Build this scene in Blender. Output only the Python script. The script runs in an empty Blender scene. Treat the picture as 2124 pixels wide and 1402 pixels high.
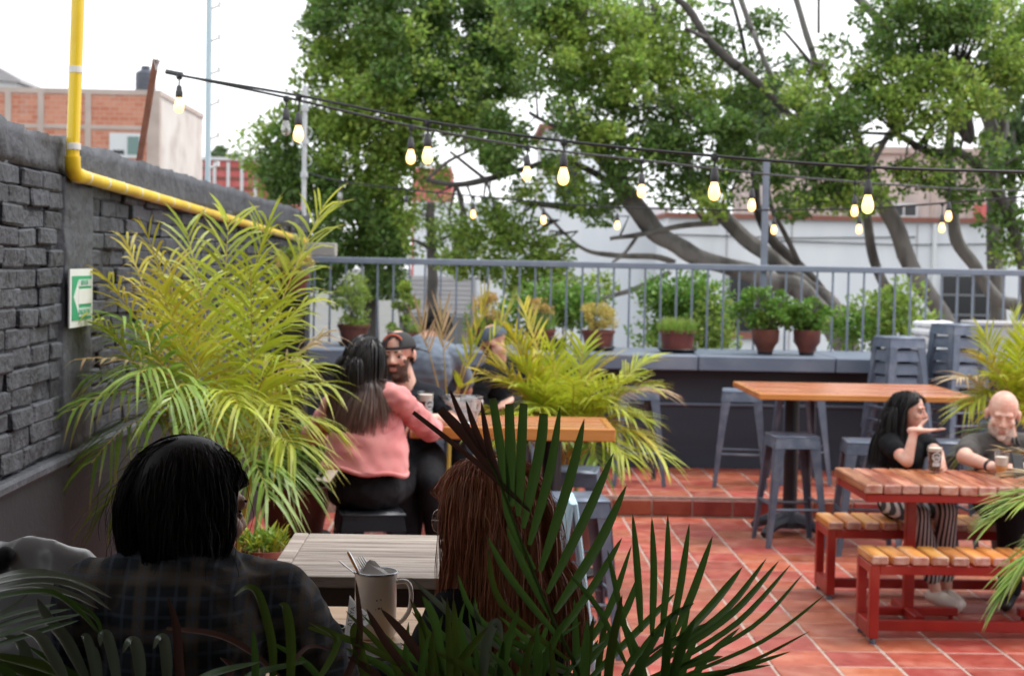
import bpy, bmesh, math, random
import numpy as np
from mathutils import Vector, Matrix, noise

PI = math.pi
R = math.radians
random.seed(7)
sc = bpy.context.scene
col = sc.collection

# ------------------------------------------------------------------ camera
# 35 mm lens on an APS-C body, eye 1.9 m above the tiled floor, looking along +Y
F = 3333.0
EYE = Vector((0, 0, 1.9))
CROT = (Matrix.Rotation(-math.atan(80 / F), 3, 'Z')
        @ Matrix.Rotation(PI / 2 - math.atan(155 / F), 3, 'X')
        @ Matrix.Rotation(0.019, 3, 'Z'))
cam_data = bpy.data.cameras.new('camera')
cam = bpy.data.objects.new('camera', cam_data)
col.objects.link(cam)
cam.matrix_world = Matrix.Translation(EYE) @ CROT.to_4x4()
cam_data.sensor_fit = 'HORIZONTAL'
cam_data.sensor_width = 22.3
cam_data.lens = 35.0
cam_data.clip_end = 2000
cam_data.clip_start = 0.05
cam_data.dof.use_dof = True
cam_data.dof.focus_distance = 3.1
cam_data.dof.aperture_fstop = 4.7
cam_data.dof.aperture_blades = 7
sc.camera = cam

# ------------------------------------------------------------------ overcast sky and soft sun
SUN_EL, SUN_AZ = R(62), R(75)          # azimuth measured from +Y towards +X
world = bpy.data.worlds.new('World')
sc.world = world
world.use_nodes = True
wn = world.node_tree
bg = wn.nodes['Background']
sky = wn.nodes.new('ShaderNodeTexSky')
sky.sky_type = 'NISHITA'
sky.sun_disc = False
sky.sun_elevation = SUN_EL
sky.sun_rotation = SUN_AZ
sky.air_density = 1.0
sky.dust_density = 1.0
hsv = wn.nodes.new('ShaderNodeHueSaturation')
hsv.inputs['Saturation'].default_value = 0.10
wn.links.new(sky.outputs[0], hsv.inputs['Color'])
cloud = wn.nodes.new('ShaderNodeMix'); cloud.data_type = 'RGBA'      # even cloud cover over the blue
cloud.inputs[0].default_value = .75
cloud.inputs[7].default_value = (6.6, 6.75, 7.0, 1)
wn.links.new(hsv.outputs[0], cloud.inputs[6])
wn.links.new(cloud.outputs[2], bg.inputs['Color'])
bg.inputs['Strength'].default_value = 0.15
sun_l = bpy.data.lights.new('sun', 'SUN')
sun_l.energy = 1.5
sun_l.angle = R(24)
sun_l.color = (1.0, 0.965, 0.92)
sun = bpy.data.objects.new('sun', sun_l)
col.objects.link(sun)
sd = Vector((math.sin(SUN_AZ) * math.cos(SUN_EL), math.cos(SUN_AZ) * math.cos(SUN_EL), math.sin(SUN_EL)))
sun.rotation_euler = sd.to_track_quat('Z', 'Y').to_euler()
sun.location = (0, 0, 30)

sc.view_settings.view_transform = 'Standard'
sc.view_settings.look = 'None'
sc.view_settings.gamma = 1.0
sc.view_settings.exposure = 0.9
sc.view_settings.use_curve_mapping = False
sc.render.engine = 'CYCLES'
sc.cycles.use_denoising = True
sc.cycles.max_bounces = 8
sc.cycles.transparent_max_bounces = 12
sc.cycles.caustics_reflective = False
sc.cycles.caustics_refractive = False


# where a ray through a picture point meets the plane at depth y, or the height z (used to read sizes off)
def at(px, py, y):
    d = CROT @ Vector(((px - 1062) / F, -(py - 701) / F, -1))
    return EYE + d * (y / d.y)


def at_z(px, py, z):
    d = CROT @ Vector(((px - 1062) / F, -(py - 701) / F, -1))
    return EYE + d * ((z - EYE.z) / d.z)


# ------------------------------------------------------------------ object helpers
def tag(o, label=None, cat=None, group=None, kind=None):
    if label: o['label'] = label
    if cat: o['category'] = cat
    if group: o['group'] = group
    if kind: o['kind'] = kind
    return o


def thing(name, label, cat, loc=(0, 0, 0), rz=0.0, group=None):
    o = bpy.data.objects.new(name, None)
    o.empty_display_size = 0.1
    col.objects.link(o)
    o.location = loc
    o.rotation_euler = (0, 0, rz)
    return tag(o, label, cat, group)


def link(name, me, parent=None, loc=None, rot=None):
    o = bpy.data.objects.new(name, me)
    col.objects.link(o)
    if parent: o.parent = parent
    if loc is not None: o.location = loc
    if rot is not None: o.rotation_euler = rot
    return o


def copy_tree(o, parent=None):
    c = o.copy()
    col.objects.link(c)
    c.parent = parent
    for ch in list(o.children):
        copy_tree(ch, c)
    return c


def frame(d, up=Vector((0, 0, 1))):
    d = Vector(d).normalized()
    s = d.cross(up)
    if s.length < 1e-4: s = d.cross(Vector((0, 1, 0)))
    s.normalize()
    return d, s, s.cross(d)


class MB:
    """collects shapes and links them as ONE mesh object"""
    def __init__(self):
        self.v, self.f, self.m = [], [], []

    def add(self, vs, fs, mi=0):
        b = len(self.v)
        self.v.extend([tuple(x) for x in vs])
        for q in fs:
            self.f.append(tuple(i + b for i in q))
            self.m.append(mi)
        return self

    def box(self, c, s, rot=None, bev=0.0, mi=0):
        c = Vector(c)
        hx, hy, hz = s[0] / 2, s[1] / 2, s[2] / 2
        if bev <= 0:
            vs = [Vector((x, y, z)) for x in (-hx, hx) for y in (-hy, hy) for z in (-hz, hz)]
            fs = [(0, 1, 3, 2), (4, 6, 7, 5), (0, 4, 5, 1), (2, 3, 7, 6), (0, 2, 6, 4), (1, 5, 7, 3)]
        else:
            b = min(bev, hx * .9, hy * .9, hz * .9)
            vs, idx = [], {}
            for x in (-1, 1):
                for y in (-1, 1):
                    for z in (-1, 1):
                        for a in range(3):
                            p = [x * hx, y * hy, z * hz]
                            for k in range(3):
                                if k != a: p[k] -= (x, y, z)[k] * b
                            idx[(x, y, z, a)] = len(vs)
                            vs.append(Vector(p))
            fs = []
            for a in range(3):
                o1, o2 = [(1, 2), (2, 0), (0, 1)][a]
                for s_ in (-1, 1):
                    q = []
                    for (u, w) in ((-1, -1), (1, -1), (1, 1), (-1, 1)):
                        k = [0, 0, 0]; k[a] = s_; k[o1] = u; k[o2] = w
                        q.append(idx[(*k, a)])
                    fs.append(tuple(q if s_ > 0 else q[::-1]))
            for a in range(3):                     # edge bevels along axis a
                o1, o2 = [(1, 2), (2, 0), (0, 1)][a]
                for u in (-1, 1):
                    for w in (-1, 1):
                        k0 = [0, 0, 0]; k1 = [0, 0, 0]
                        k0[a] = -1; k1[a] = 1
                        k0[o1] = k1[o1] = u; k0[o2] = k1[o2] = w
                        q = [idx[(*k0, o1)], idx[(*k1, o1)], idx[(*k1, o2)], idx[(*k0, o2)]]
                        fs.append(tuple(q if u * w < 0 else q[::-1]))
            for x in (-1, 1):
                for y in (-1, 1):
                    for z in (-1, 1):
                        q = [idx[(x, y, z, 0)], idx[(x, y, z, 1)], idx[(x, y, z, 2)]]
                        fs.append(tuple(q if x * y * z > 0 else q[::-1]))
        if rot is not None:
            rot = rot if isinstance(rot, Matrix) else Matrix.Rotation(rot, 3, 'Z')
            vs = [rot @ p for p in vs]
        return self.add([p + c for p in vs], fs, mi)

    def tube(self, pts, rad, seg=8, cap=True, mi=0, flat=1.0):
        pts = [Vector(p) for p in pts]
        n = len(pts)
        if not hasattr(rad, '__len__'): rad = [rad] * n
        vs, fs = [], []
        d, s, u = frame(pts[1] - pts[0])
        for i, p in enumerate(pts):
            t = (pts[min(i + 1, n - 1)] - pts[max(i - 1, 0)])
            if t.length < 1e-9: t = d.copy()
            t.normalize()
            q = d.rotation_difference(t)
            s = q @ s; u = q @ u; d = t
            for k in range(seg):
                a = 2 * PI * k / seg
                vs.append(p + s * (math.cos(a) * rad[i]) + u * (math.sin(a) * rad[i] * flat))
        for i in range(n - 1):
            for k in range(seg):
                a, b = i * seg + k, i * seg + (k + 1) % seg
                fs.append((a, b, b + seg, a + seg))
        if cap:
            fs.append(tuple(range(seg))[::-1])
            fs.append(tuple((n - 1) * seg + k for k in range(seg)))
        return self.add(vs, fs, mi)

    def cyl(self, p0, p1, r0, r1=None, seg=12, mi=0):
        return self.tube([p0, p1], [r0, r0 if r1 is None else r1], seg, True, mi)

    def lathe(self, prof, c=(0, 0, 0), seg=20, mi=0, rot=None, wob=0.0):
        c = Vector(c)
        vs, fs = [], []
        for (r, z) in prof:
            for k in range(seg):
                a = 2 * PI * k / seg
                rr = r * (1 + wob * math.sin(3 * a + 9 * z))
                p = Vector((rr * math.cos(a), rr * math.sin(a), z))
                vs.append((rot @ p if rot else p) + c)
        for i in range(len(prof) - 1):
            for k in range(seg):
                a, b = i * seg + k, i * seg + (k + 1) % seg
                fs.append((a, b, b + seg, a + seg))
        if prof[0][0] > 1e-6: fs.append(tuple(range(seg))[::-1])
        if prof[-1][0] > 1e-6: fs.append(tuple((len(prof) - 1) * seg + k for k in range(seg)))
        return self.add(vs, fs, mi)

    def mesh(self, name, mats, smooth=False):
        me = bpy.data.meshes.new(name)
        me.from_pydata(self.v, [], self.f)
        for m in (mats if isinstance(mats, (list, tuple)) else [mats]):
            me.materials.append(m)
        if any(self.m): me.polygons.foreach_set('material_index', self.m)
        if smooth:
            me.polygons.foreach_set('use_smooth', [True] * len(me.polygons))
            try:
                if smooth != 'all': me.set_sharp_from_angle(angle=R(38))
            except Exception: pass
        me.update()
        return me

    def build(self, name, mats, parent=None, smooth=False, loc=None, rot=None):
        return link(name, self.mesh(name, mats, smooth), parent, loc, rot)


def np_mesh(name, verts, faces, mats, mat_idx=None, smooth=False):
    """fast mesh from numpy arrays; faces (n,k) all of one size"""
    me = bpy.data.meshes.new(name)
    nv, (nf, k) = len(verts), faces.shape
    me.vertices.add(nv)
    me.vertices.foreach_set('co', np.ascontiguousarray(verts, dtype=np.float32).ravel())
    me.loops.add(nf * k)
    me.loops.foreach_set('vertex_index', np.ascontiguousarray(faces, dtype=np.int32).ravel())
    me.polygons.add(nf)
    me.polygons.foreach_set('loop_start', np.arange(0, nf * k, k, dtype=np.int32))
    for m in (mats if isinstance(mats, (list, tuple)) else [mats]):
        me.materials.append(m)
    if mat_idx is not None: me.polygons.foreach_set('material_index', np.asarray(mat_idx, dtype=np.int32))
    if smooth: me.polygons.foreach_set('use_smooth', np.ones(nf, dtype=bool))
    me.update(calc_edges=True)
    return me


# ------------------------------------------------------------------ procedural materials
def mat(name, c1, c2=None, rough=.6, metal=0., scale=6., detail=4., bump=0., bscale=30., rnd=0., isl=0.,
        spec=.5, stretch=(1, 1, 1), trans=0., coat=0., rough2=None, contrast=.5, c3=None, s3=1.5, sheen=0., bstretch=None,
        alpha=None):
    m = bpy.data.materials.new(name)
    m.use_nodes = True
    nt = m.node_tree
    N, L = nt.nodes, nt.links
    p = N['Principled BSDF']
    p.inputs['Roughness'].default_value = rough
    p.inputs['Metallic'].default_value = metal
    p.inputs['Specular IOR Level'].default_value = spec
    p.inputs['Coat Weight'].default_value = coat
    p.inputs['Coat Roughness'].default_value = .15
    p.inputs['Sheen Weight'].default_value = sheen
    tc = N.new('ShaderNodeTexCoord')
    mp = N.new('ShaderNodeMapping')
    mp.inputs['Scale'].default_value = stretch
    L.new(tc.outputs['Object'], mp.inputs['Vector'])
    oi = N.new('ShaderNodeObjectInfo')
    if rnd:                                     # every piece its own bit of the pattern
        ad = N.new('ShaderNodeVectorMath'); ad.operation = 'MULTIPLY_ADD'
        cx = N.new('ShaderNodeCombineXYZ')
        for k in range(3): L.new(oi.outputs['Random'], cx.inputs[k])
        ad.inputs[1].default_value = (37, 23, 51)
        L.new(cx.outputs[0], ad.inputs[0]); L.new(mp.outputs[0], ad.inputs[2])
        vec = ad.outputs[0]
    else:
        vec = mp.outputs[0]
    colr = None
    if c2 is not None:
        nz = N.new('ShaderNodeTexNoise')
        nz.inputs['Scale'].default_value = scale
        nz.inputs['Detail'].default_value = detail
        L.new(vec, nz.inputs['Vector'])
        mr = N.new('ShaderNodeMapRange')
        mr.inputs[1].default_value = .5 - contrast * .4
        mr.inputs[2].default_value = .5 + contrast * .4
        L.new(nz.outputs[0], mr.inputs[0])
        mx = N.new('ShaderNodeMix'); mx.data_type = 'RGBA'
        mx.inputs[6].default_value = (*c1, 1); mx.inputs[7].default_value = (*c2, 1)
        L.new(mr.outputs[0], mx.inputs[0])
        colr = mx.outputs[2]
        if rough2 is not None:
            rr = N.new('ShaderNodeMapRange')
            rr.inputs[3].default_value = rough; rr.inputs[4].default_value = rough2
            L.new(mr.outputs[0], rr.inputs[0]); L.new(rr.outputs[0], p.inputs['Roughness'])
        if c3 is not None:
            n3 = N.new('ShaderNodeTexNoise')
            n3.inputs['Scale'].default_value = s3; n3.inputs['Detail'].default_value = 5
            L.new(vec, n3.inputs['Vector'])
            m3 = N.new('ShaderNodeMapRange')
            m3.inputs[1].default_value = .5; m3.inputs[2].default_value = .68
            L.new(n3.outputs[0], m3.inputs[0])
            x3 = N.new('ShaderNodeMix'); x3.data_type = 'RGBA'
            L.new(colr, x3.inputs[6]); x3.inputs[7].default_value = (*c3, 1)
            L.new(m3.outputs[0], x3.inputs[0])
            colr = x3.outputs[2]
    else:
        rg = N.new('ShaderNodeRGB'); rg.outputs[0].default_value = (*c1, 1)
        colr = rg.outputs[0]
    if rnd or isl:
        src = oi.outputs['Random']
        if isl:
            ge = N.new('ShaderNodeNewGeometry'); src = ge.outputs['Random Per Island']
        amt = rnd or isl
        hs = N.new('ShaderNodeHueSaturation')
        v = N.new('ShaderNodeMapRange')
        v.inputs[3].default_value = 1 - amt; v.inputs[4].default_value = 1 + amt
        L.new(src, v.inputs[0]); L.new(v.outputs[0], hs.inputs['Value'])
        h = N.new('ShaderNodeMath'); h.operation = 'MULTIPLY_ADD'
        fr = N.new('ShaderNodeMath'); fr.operation = 'FRACT'
        f7 = N.new('ShaderNodeMath'); f7.operation = 'MULTIPLY'; f7.inputs[1].default_value = 7.31
        L.new(src, f7.inputs[0]); L.new(f7.outputs[0], fr.inputs[0]); L.new(fr.outputs[0], h.inputs[0])
        h.inputs[1].default_value = .05 * amt * 2; h.inputs[2].default_value = .5 - .025 * amt * 2
        L.new(h.outputs[0], hs.inputs['Hue'])
        L.new(colr, hs.inputs['Color'])
        colr = hs.outputs[0]
    L.new(colr, p.inputs['Base Color'])
    if bump:
        bz = N.new('ShaderNodeTexNoise')
        bz.inputs['Scale'].default_value = bscale; bz.inputs['Detail'].default_value = 6
        if bstretch:
            bm = N.new('ShaderNodeMapping'); bm.inputs['Scale'].default_value = bstretch
            L.new(tc.outputs['Object'], bm.inputs['Vector']); L.new(bm.outputs[0], bz.inputs['Vector'])
        else:
            L.new(vec, bz.inputs['Vector'])
        bp = N.new('ShaderNodeBump')
        bp.inputs['Strength'].default_value = min(1., bump); bp.inputs['Distance'].default_value = .02 if bump < 1 else .02 * bump
        L.new(bz.outputs[0], bp.inputs['Height']); L.new(bp.outputs[0], p.inputs['Normal'])
    if trans:
        tr = N.new('ShaderNodeBsdfTranslucent')
        L.new(colr, tr.inputs['Color'])
        ms = N.new('ShaderNodeMixShader'); ms.inputs[0].default_value = trans
        L.new(p.outputs[0], ms.inputs[1]); L.new(tr.outputs[0], ms.inputs[2])
        L.new(ms.outputs[0], N['Material Output'].inputs['Surface'])
    return m


def glass_mat(name, color=(1, 1, 1), rough=.02, mixt=.85):
    """thin clear glass: mostly see-through with a gloss on top"""
    m = bpy.data.materials.new(name); m.use_nodes = True
    N, L = m.node_tree.nodes, m.node_tree.links
    tr = N.new('ShaderNodeBsdfTransparent'); tr.inputs[0].default_value = (*color, 1)
    gl = N.new('ShaderNodeBsdfGlossy'); gl.inputs['Roughness'].default_value = rough
    ly = N.new('ShaderNodeLayerWeight'); ly.inputs[0].default_value = .15
    ma = N.new('ShaderNodeMapRange'); ma.inputs[3].default_value = 1 - mixt; ma.inputs[4].default_value = .5
    L.new(ly.outputs['Fresnel'], ma.inputs[0])
    ms = N.new('ShaderNodeMixShader')
    L.new(ma.outputs[0], ms.inputs[0]); L.new(tr.outputs[0], ms.inputs[1]); L.new(gl.outputs[0], ms.inputs[2])
    L.new(ms.outputs[0], N['Material Output'].inputs['Surface'])
    return m


def emit_mat(name, color, strength):
    m = bpy.data.materials.new(name); m.use_nodes = True
    p = m.node_tree.nodes['Principled BSDF']
    p.inputs['Base Color'].default_value = (*color, 1)
    p.inputs['Emission Color'].default_value = (*color, 1)
    p.inputs['Emission Strength'].default_value = strength
    p.inputs['Roughness'].default_value = .2
    return m


M = {}
M['tile'] = mat('tile', (.31, .056, .030), (.41, .10, .058), rough=.36, rough2=.55, scale=9, rnd=.22, bump=.15, bscale=25, c3=(.44, .145, .095), s3=6)
M['tile_dark'] = mat('tile_dark', (.20, .035, .022), (.30, .075, .05), rough=.45, scale=7, rnd=.22, bump=.15, bscale=25)
M['grout'] = mat('grout', (.33, .24, .20), (.48, .39, .34), rough=.9, scale=14, bump=.3, bscale=60)
M['black_brick'] = mat('black_brick', (.036, .040, .049), (.072, .078, .092), rough=.62, rough2=.8, scale=14, rnd=.22, bump=.9, bscale=34, c3=(.026, .028, .034), s3=9)
M['black_mortar'] = mat('black_mortar', (.022, .025, .031), (.055, .06, .072), rough=.8, scale=10, bump=1.6, bscale=22)
M['black_render'] = mat('black_render', (.042, .046, .056), (.078, .084, .10), rough=.6, scale=5, bump=.9, bscale=16, c3=(.045, .048, .057), s3=3)
M['dark_plinth'] = mat('dark_plinth', (.012, .0135, .017), (.018, .020, .025), rough=.55, scale=3, bump=.12, bscale=40)
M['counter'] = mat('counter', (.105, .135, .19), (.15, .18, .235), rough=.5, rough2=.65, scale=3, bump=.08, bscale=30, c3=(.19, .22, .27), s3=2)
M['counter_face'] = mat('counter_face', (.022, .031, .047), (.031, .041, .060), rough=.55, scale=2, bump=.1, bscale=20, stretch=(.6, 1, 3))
M['rail'] = mat('rail', (.155, .185, .24), (.20, .23, .285), rough=.45, scale=8)
M['slate_metal'] = mat('slate_metal', (.085, .115, .165), (.125, .155, .21), rough=.42, metal=.25, scale=12, rnd=.12, c3=(.17, .20, .25), s3=7)
M['black_metal'] = mat('black_metal', (.016, .018, .023), (.026, .029, .036), rough=.32, metal=.2, scale=9, rnd=.1)
M['cast_iron'] = mat('cast_iron', (.035, .042, .055), (.06, .068, .085), rough=.5, metal=.3, scale=12, bump=.2, bscale=60)
M['red_steel'] = mat('red_steel', (.25, .011, .007), (.32, .018, .011), rough=.36, scale=7, c3=(.36, .05, .03), s3=2.2)
M['plank_red'] = mat('plank_red', (.22, .055, .022), (.44, .145, .045), rough=.22, rough2=.5, scale=5, stretch=(3, .5, 3), rnd=.22, bump=.2, bscale=40, bstretch=(5, .5, 5), c3=(.52, .24, .13), s3=5)
M['plank_orange'] = mat('plank_orange', (.42, .14, .035), (.66, .28, .06), rough=.33, rough2=.5, scale=5, stretch=(3, .5, 3), rnd=.2, bump=.2, bscale=40, bstretch=(5, .5, 5), c3=(.72, .45, .25), s3=3)
M['worn_end'] = mat('worn_end', (.36, .12, .075), (.60, .42, .34), rough=.7, scale=16, bump=.4, bscale=40, rnd=.15)
M['bar_wood'] = mat('bar_wood', (.36, .12, .055), (.54, .21, .10), rough=.17, rough2=.34, scale=4, stretch=(.4, 4, 4), rnd=.14, bump=.08, bscale=40, bstretch=(.5, 6, 5))
M['bar_edge'] = mat('bar_edge', (.46, .15, .035), (.64, .28, .09), rough=.22, scale=4, stretch=(.4, 4, 4), rnd=.1)
M['grey_wood'] = mat('grey_wood', (.14, .10, .078), (.45, .385, .335), rough=.6, scale=5, stretch=(.7, 9, 5), rnd=.14, bump=.25, bscale=30, bstretch=(1, 16, 8), contrast=.55)
M['dark_wood'] = mat('dark_wood', (.028, .017, .012), (.06, .036, .025), rough=.55, scale=6, stretch=(.5, 5, 5))
M['light_wood'] = mat('light_wood', (.66, .38, .20), (.74, .50, .30), rough=.5, scale=5, stretch=(.6, 8, 5), rnd=.1)
M['yellow'] = mat('yellow', (.80, .53, .015), (.86, .62, .03), rough=.32, scale=3, coat=.2, c3=(.70, .46, .02), s3=4)
M['white_band'] = mat('white_band', (.78, .77, .72), (.66, .65, .6), rough=.5, scale=30)
M['concrete'] = mat('concrete', (.33, .31, .29), (.45, .42, .39), rough=.85, scale=4, bump=.3, bscale=20)
M['soil'] = mat('soil', (.035, .024, .016), (.07, .05, .035), rough=.95, scale=30, bump=.8, bscale=60)
M['roofing'] = mat('roofing', (.48, .46, .43), (.52, .50, .47), rough=.8, scale=3)
M['added_wall'] = mat('added_wall', (.30, .28, .26), (.34, .32, .30), rough=.8, scale=3)  # for the two added walls, lightened to bounce some light

# ================================================================== THE SETTING: terrace
STEP = 0.17
WALLX = -1.62
# --- ground of the street far below, one sheet to the horizon
M['ground'] = mat('ground', (.10, .105, .10), (.16, .16, .15), rough=.9, scale=.6, bump=.2, bscale=3)
tag(MB().box((0, 300, -3.7), (1600, 1600, .2)).build('ground', M['ground']), kind='structure')

# --- tiled terrace floor: grout bed with every tile in view laid on it
tf = MB().box((3.0, 5.85, -.015), (9.4, 12.52, .03)).box((3.0, 9.2, -.30), (9.4, 19.2, .53)) \
    .build('terrace_floor', M['grout'])
tag(tf, 'red square terracotta tile floor with pale grout', kind='structure')
PITCH = .306


def tile_mesh(sx, sy, sz, m, name='tile'):
    return MB().box((0, 0, 0), (sx, sy, sz), bev=.006).mesh(name, m)


tmesh = [tile_mesh(.2965, .289, .02, M['tile']) for _ in range(1)]
rest = MB()
for j in range(0, 25):
    y = 12.08 - .15 - j * .30
    for i in range(-10, 20):
        x = 1.455 + .153 + i * PITCH
        if x < WALLX + .1 or x > 7.5: continue
        u = 985 + x * F / y
        jz = random.uniform(-.0015, .0015)
        if y > 7.0 and 1120 < u < 2250:
            link('tile', tmesh[0], tf, (x, y, -.0065 + jz), (random.gauss(0, .0025), random.gauss(0, .0025), random.gauss(0, .004)))
        elif y > 4.9:
            rest.box((x, y, -.0065 + jz), (.292, .288, .02), bev=.005)
tag(rest.build('tile_field', M['tile'], tf), kind='stuff')

# --- raised strip along the counter, with riser and skirting tiles
rf = MB().box((3.0, 12.08 + .95, STEP / 2 - .012), (9.4, 1.9, STEP)).build('raised_floor', M['grout'])
tag(rf, 'raised tiled strip along the counter', kind='structure')
rmesh = tile_mesh(.292, .018, .115, M['tile_dark'], 'riser_tile')
smesh = tile_mesh(.292, .016, .085, M['tile_dark'], 'skirting_tile')
for i in range(-9, 18):
    x = 1.455 + .153 + i * PITCH - .08
    if x < WALLX + .1: continue
    u = 985 + x * F / 12.1
    if u < 1050: continue
    link('riser_tile', rmesh, rf, (x, 12.074, .075), (random.gauss(0, .01), 0, random.gauss(0, .006)))
    link('skirting_tile', smesh, rf, (x + .1, 13.852, STEP + .046), (random.gauss(0, .01), 0, random.gauss(0, .006)))
    for j in range(6):
        y = 12.09 + .15 + j * .30
        if y > 13.85: continue
        link('tile', tmesh[0], rf, (x, y, STEP - .0185 + random.uniform(-.0015, .0015)),
             (random.gauss(0, .003), random.gauss(0, .003), random.gauss(0, .004)))

# --- raised timber deck that the near tables stand on, under the roof
DECK = .35
dk = MB().box((.49, 1.0, DECK - .06), (4.1, 8.0, .10)).build('raised_deck', M['dark_wood'])
tag(dk, 'dark timber deck under the roof', kind='structure')
pl = MB().box((0, 0, 0), (4.1, .135, .02), bev=.004).mesh('plank', M['dark_wood'])
for j in range(54):
    link('plank', pl, dk, (.49, -2.9 + j * .146 + .05, DECK))
rfo = MB().box((1.7, .7, 3.25), (6.9, 7.3, .12)).build('roof', M['roofing'])
tag(rfo, 'roof over the near tables', kind='structure')
bwl = MB().box((1.7, -2.95, 1.45), (6.9, .12, 3.6)).build('added_rear_wall', M['added_wall'])  # added behind the camera to lower the ambient light
tag(bwl, 'added unseen wall behind the covered deck, tempers its light', kind='structure')
swl = MB().box((2.62, .3, 1.45), (.12, 6.4, 3.6)).build('added_side_wall', M['added_wall'])  # added out of view, holds ambient light off the deck
tag(swl, 'added unseen wall beside the covered deck, tempers its light', kind='structure')

# --- black painted brick wall on the left
bw = thing('brick_wall', 'long rough brick wall painted charcoal black along the left side', 'wall', (WALLX, 0, 0))
ZT = 2.35                              # top of the wall
ZL = 1.09                              # ledge of the smooth plinth
m_ = MB().box((-.10, 6.6, ZL / 2), (.27, 18.0, ZL))
m_.build('plinth', M['dark_plinth'], bw)
led = MB()
led.box((.02, 6.6, ZL + .012), (.07, 18.0, .045), bev=.012)
led.build('ledge', M['black_render'], bw)
# concrete column with the sign and the beam along the top
COLY0, COLY1 = 6.28, 6.74


def rough_slab(x0, x1, y0, y1, z0, z1, step, amp, seed):
    """slab whose +X face and top are uneven like hand-thrown render"""
    ny, nz = max(2, int((y1 - y0) / step)), max(2, int((z1 - z0) / step))
    v, f = [], []
    for j in range(nz + 1):
        for i in range(ny + 1):
            y = y0 + (y1 - y0) * i / ny; z = z0 + (z1 - z0) * j / nz
            n = noise.noise(Vector((seed, y * 7, z * 9))) + .6 * noise.noise(Vector((seed + 3, y * 21, z * 21)))
            top = (.022 * noise.noise(Vector((y * 2.2, seed, 1))) + .012 * noise.noise(Vector((y * 11, seed, 4)))) if j == nz else 0
            v.append((x1 + amp * n, y, z + top))
    for j in range(nz):
        for i in range(ny):
            a = j * (ny + 1) + i
            f.append((a, a + 1, a + ny + 2, a + ny + 1))
    b = len(v)                                        # back row so that the top has depth
    for i in range(ny + 1):
        t = v[nz * (ny + 1) + i]
        v.append((x0, t[1], t[2] - .004))
    for i in range(ny):
        a = nz * (ny + 1) + i
        f.append((a, a + 1, b + i + 1, b + i))
    b2 = len(v)
    for i in range(ny + 1):
        v.append((x0, v[i][1], z0))
    for i in range(ny):
        f.append((i + 1, i, b2 + i, b2 + i + 1))
    f.append(tuple([j * (ny + 1) for j in range(nz + 1)] + [b, b2]))
    f.append(tuple([j * (ny + 1) + ny for j in range(nz, -1, -1)] + [b2 + ny, b + ny]))
    return MB().add(v, f)


rough_slab(-.25, .028, COLY0, COLY1, ZL + .03, ZT - .16, .035, .012, 1.3).build('column', M['black_render'], bw, smooth='all')
rough_slab(-.25, .022, COLY1 - .2, 15.6, ZT - .17, ZT, .04, .010, 5.1).build('top_beam', M['black_render'], bw, smooth='all')
rough_slab(-.25, .006, -2.4, COLY1 - .2, ZT - .135, ZT + .01, .035, .018, 8.7).build('rough_coping', M['black_render'], bw, smooth='all')
rough_slab(-.25, -.003, -2.4, 15.6, ZL - .02, ZT - .12, .045, .016, 3.3).build('mortar_bed', M['black_mortar'], bw, smooth='all')
# bricks: a handful of lumpy shapes shared by all
brick_meshes = []
for k in range(7):
    bm = bmesh.new()
    bmesh.ops.create_cube(bm, size=1)
    bmesh.ops.scale(bm, vec=(.06, .225, .064), verts=bm.verts)
    bmesh.ops.bevel(bm, geom=bm.edges[:] , offset=.007, segments=1, affect='EDGES')
    for v in bm.verts:
        v.co += Vector([.005 * noise.noise(v.co * 45 + Vector((k * 7.7, a * 3.1, 0))) for a in range(3)])
    me = bpy.data.meshes.new('brick'); bm.to_mesh(me); bm.free()
    me.materials.append(M['black_brick'])
    brick_meshes.append(me)
COURSE = (ZT - .155 - ZL - .03) / 15
cand = []
for c in range(15):
    z = ZL + .045 + COURSE * (c + .5)
    for (ya, yb) in ((4.6, COLY0), (COLY1, 15.4)):
        y = ya - (random.uniform(0, .05) if c % 2 else random.uniform(.10, .16))
        k = 0
        while y < yb + .02:
            ln = .245 * random.uniform(.88, 1.12)
            y1 = min(y + ln, yb)
            yy0 = max(y, ya if ya > 5 else y)
            if y1 - yy0 > .06:
                cand.append((yy0, y1, z))
            y += ln + .022
cand.sort(key=lambda q: q[0])
far = MB()
for n_, (y0, y1, z) in enumerate(cand):
    d = random.gauss(.005, .007)
    if n_ < 300:
        o = link('brick', random.choice(brick_meshes), bw, (d - .018, (y0 + y1) / 2, z + random.gauss(0, .003)),
                 (random.gauss(0, .02), random.gauss(0, .03), random.gauss(0, .012)))
        o.scale = (1, (y1 - y0 + .010) / .225 * .98, COURSE / .064 * random.uniform(.90, .99))
    else:
        far.box((d - .018, (y0 + y1) / 2, z), (.06, (y1 - y0) * .97, COURSE * .86), bev=.008)
tag(far.build('brick_field', M['black_brick'], bw), kind='stuff')
# concrete stub where the wall turns at its far end
tag(MB().box((-1.50, 15.6, 1.995), (.32, .22, .13), bev=.01).build('concrete_block', M['concrete']),
    'small grey concrete block at the far end of the black wall', 'block')

# --- counter along the terrace edge
ct = thing('bar_counter', 'long slate blue counter with thick top running under the railing', 'counter', (1.9, 14.1, STEP))
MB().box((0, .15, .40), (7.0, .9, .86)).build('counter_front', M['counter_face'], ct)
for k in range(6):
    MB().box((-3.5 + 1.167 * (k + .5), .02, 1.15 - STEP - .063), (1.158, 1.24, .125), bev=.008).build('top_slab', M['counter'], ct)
MB().tube([(-3.4, -.318, .545), (3.5, -.318, .545)], .014, 8).build('foot_rail', M['counter'], ct, smooth=True)
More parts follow.
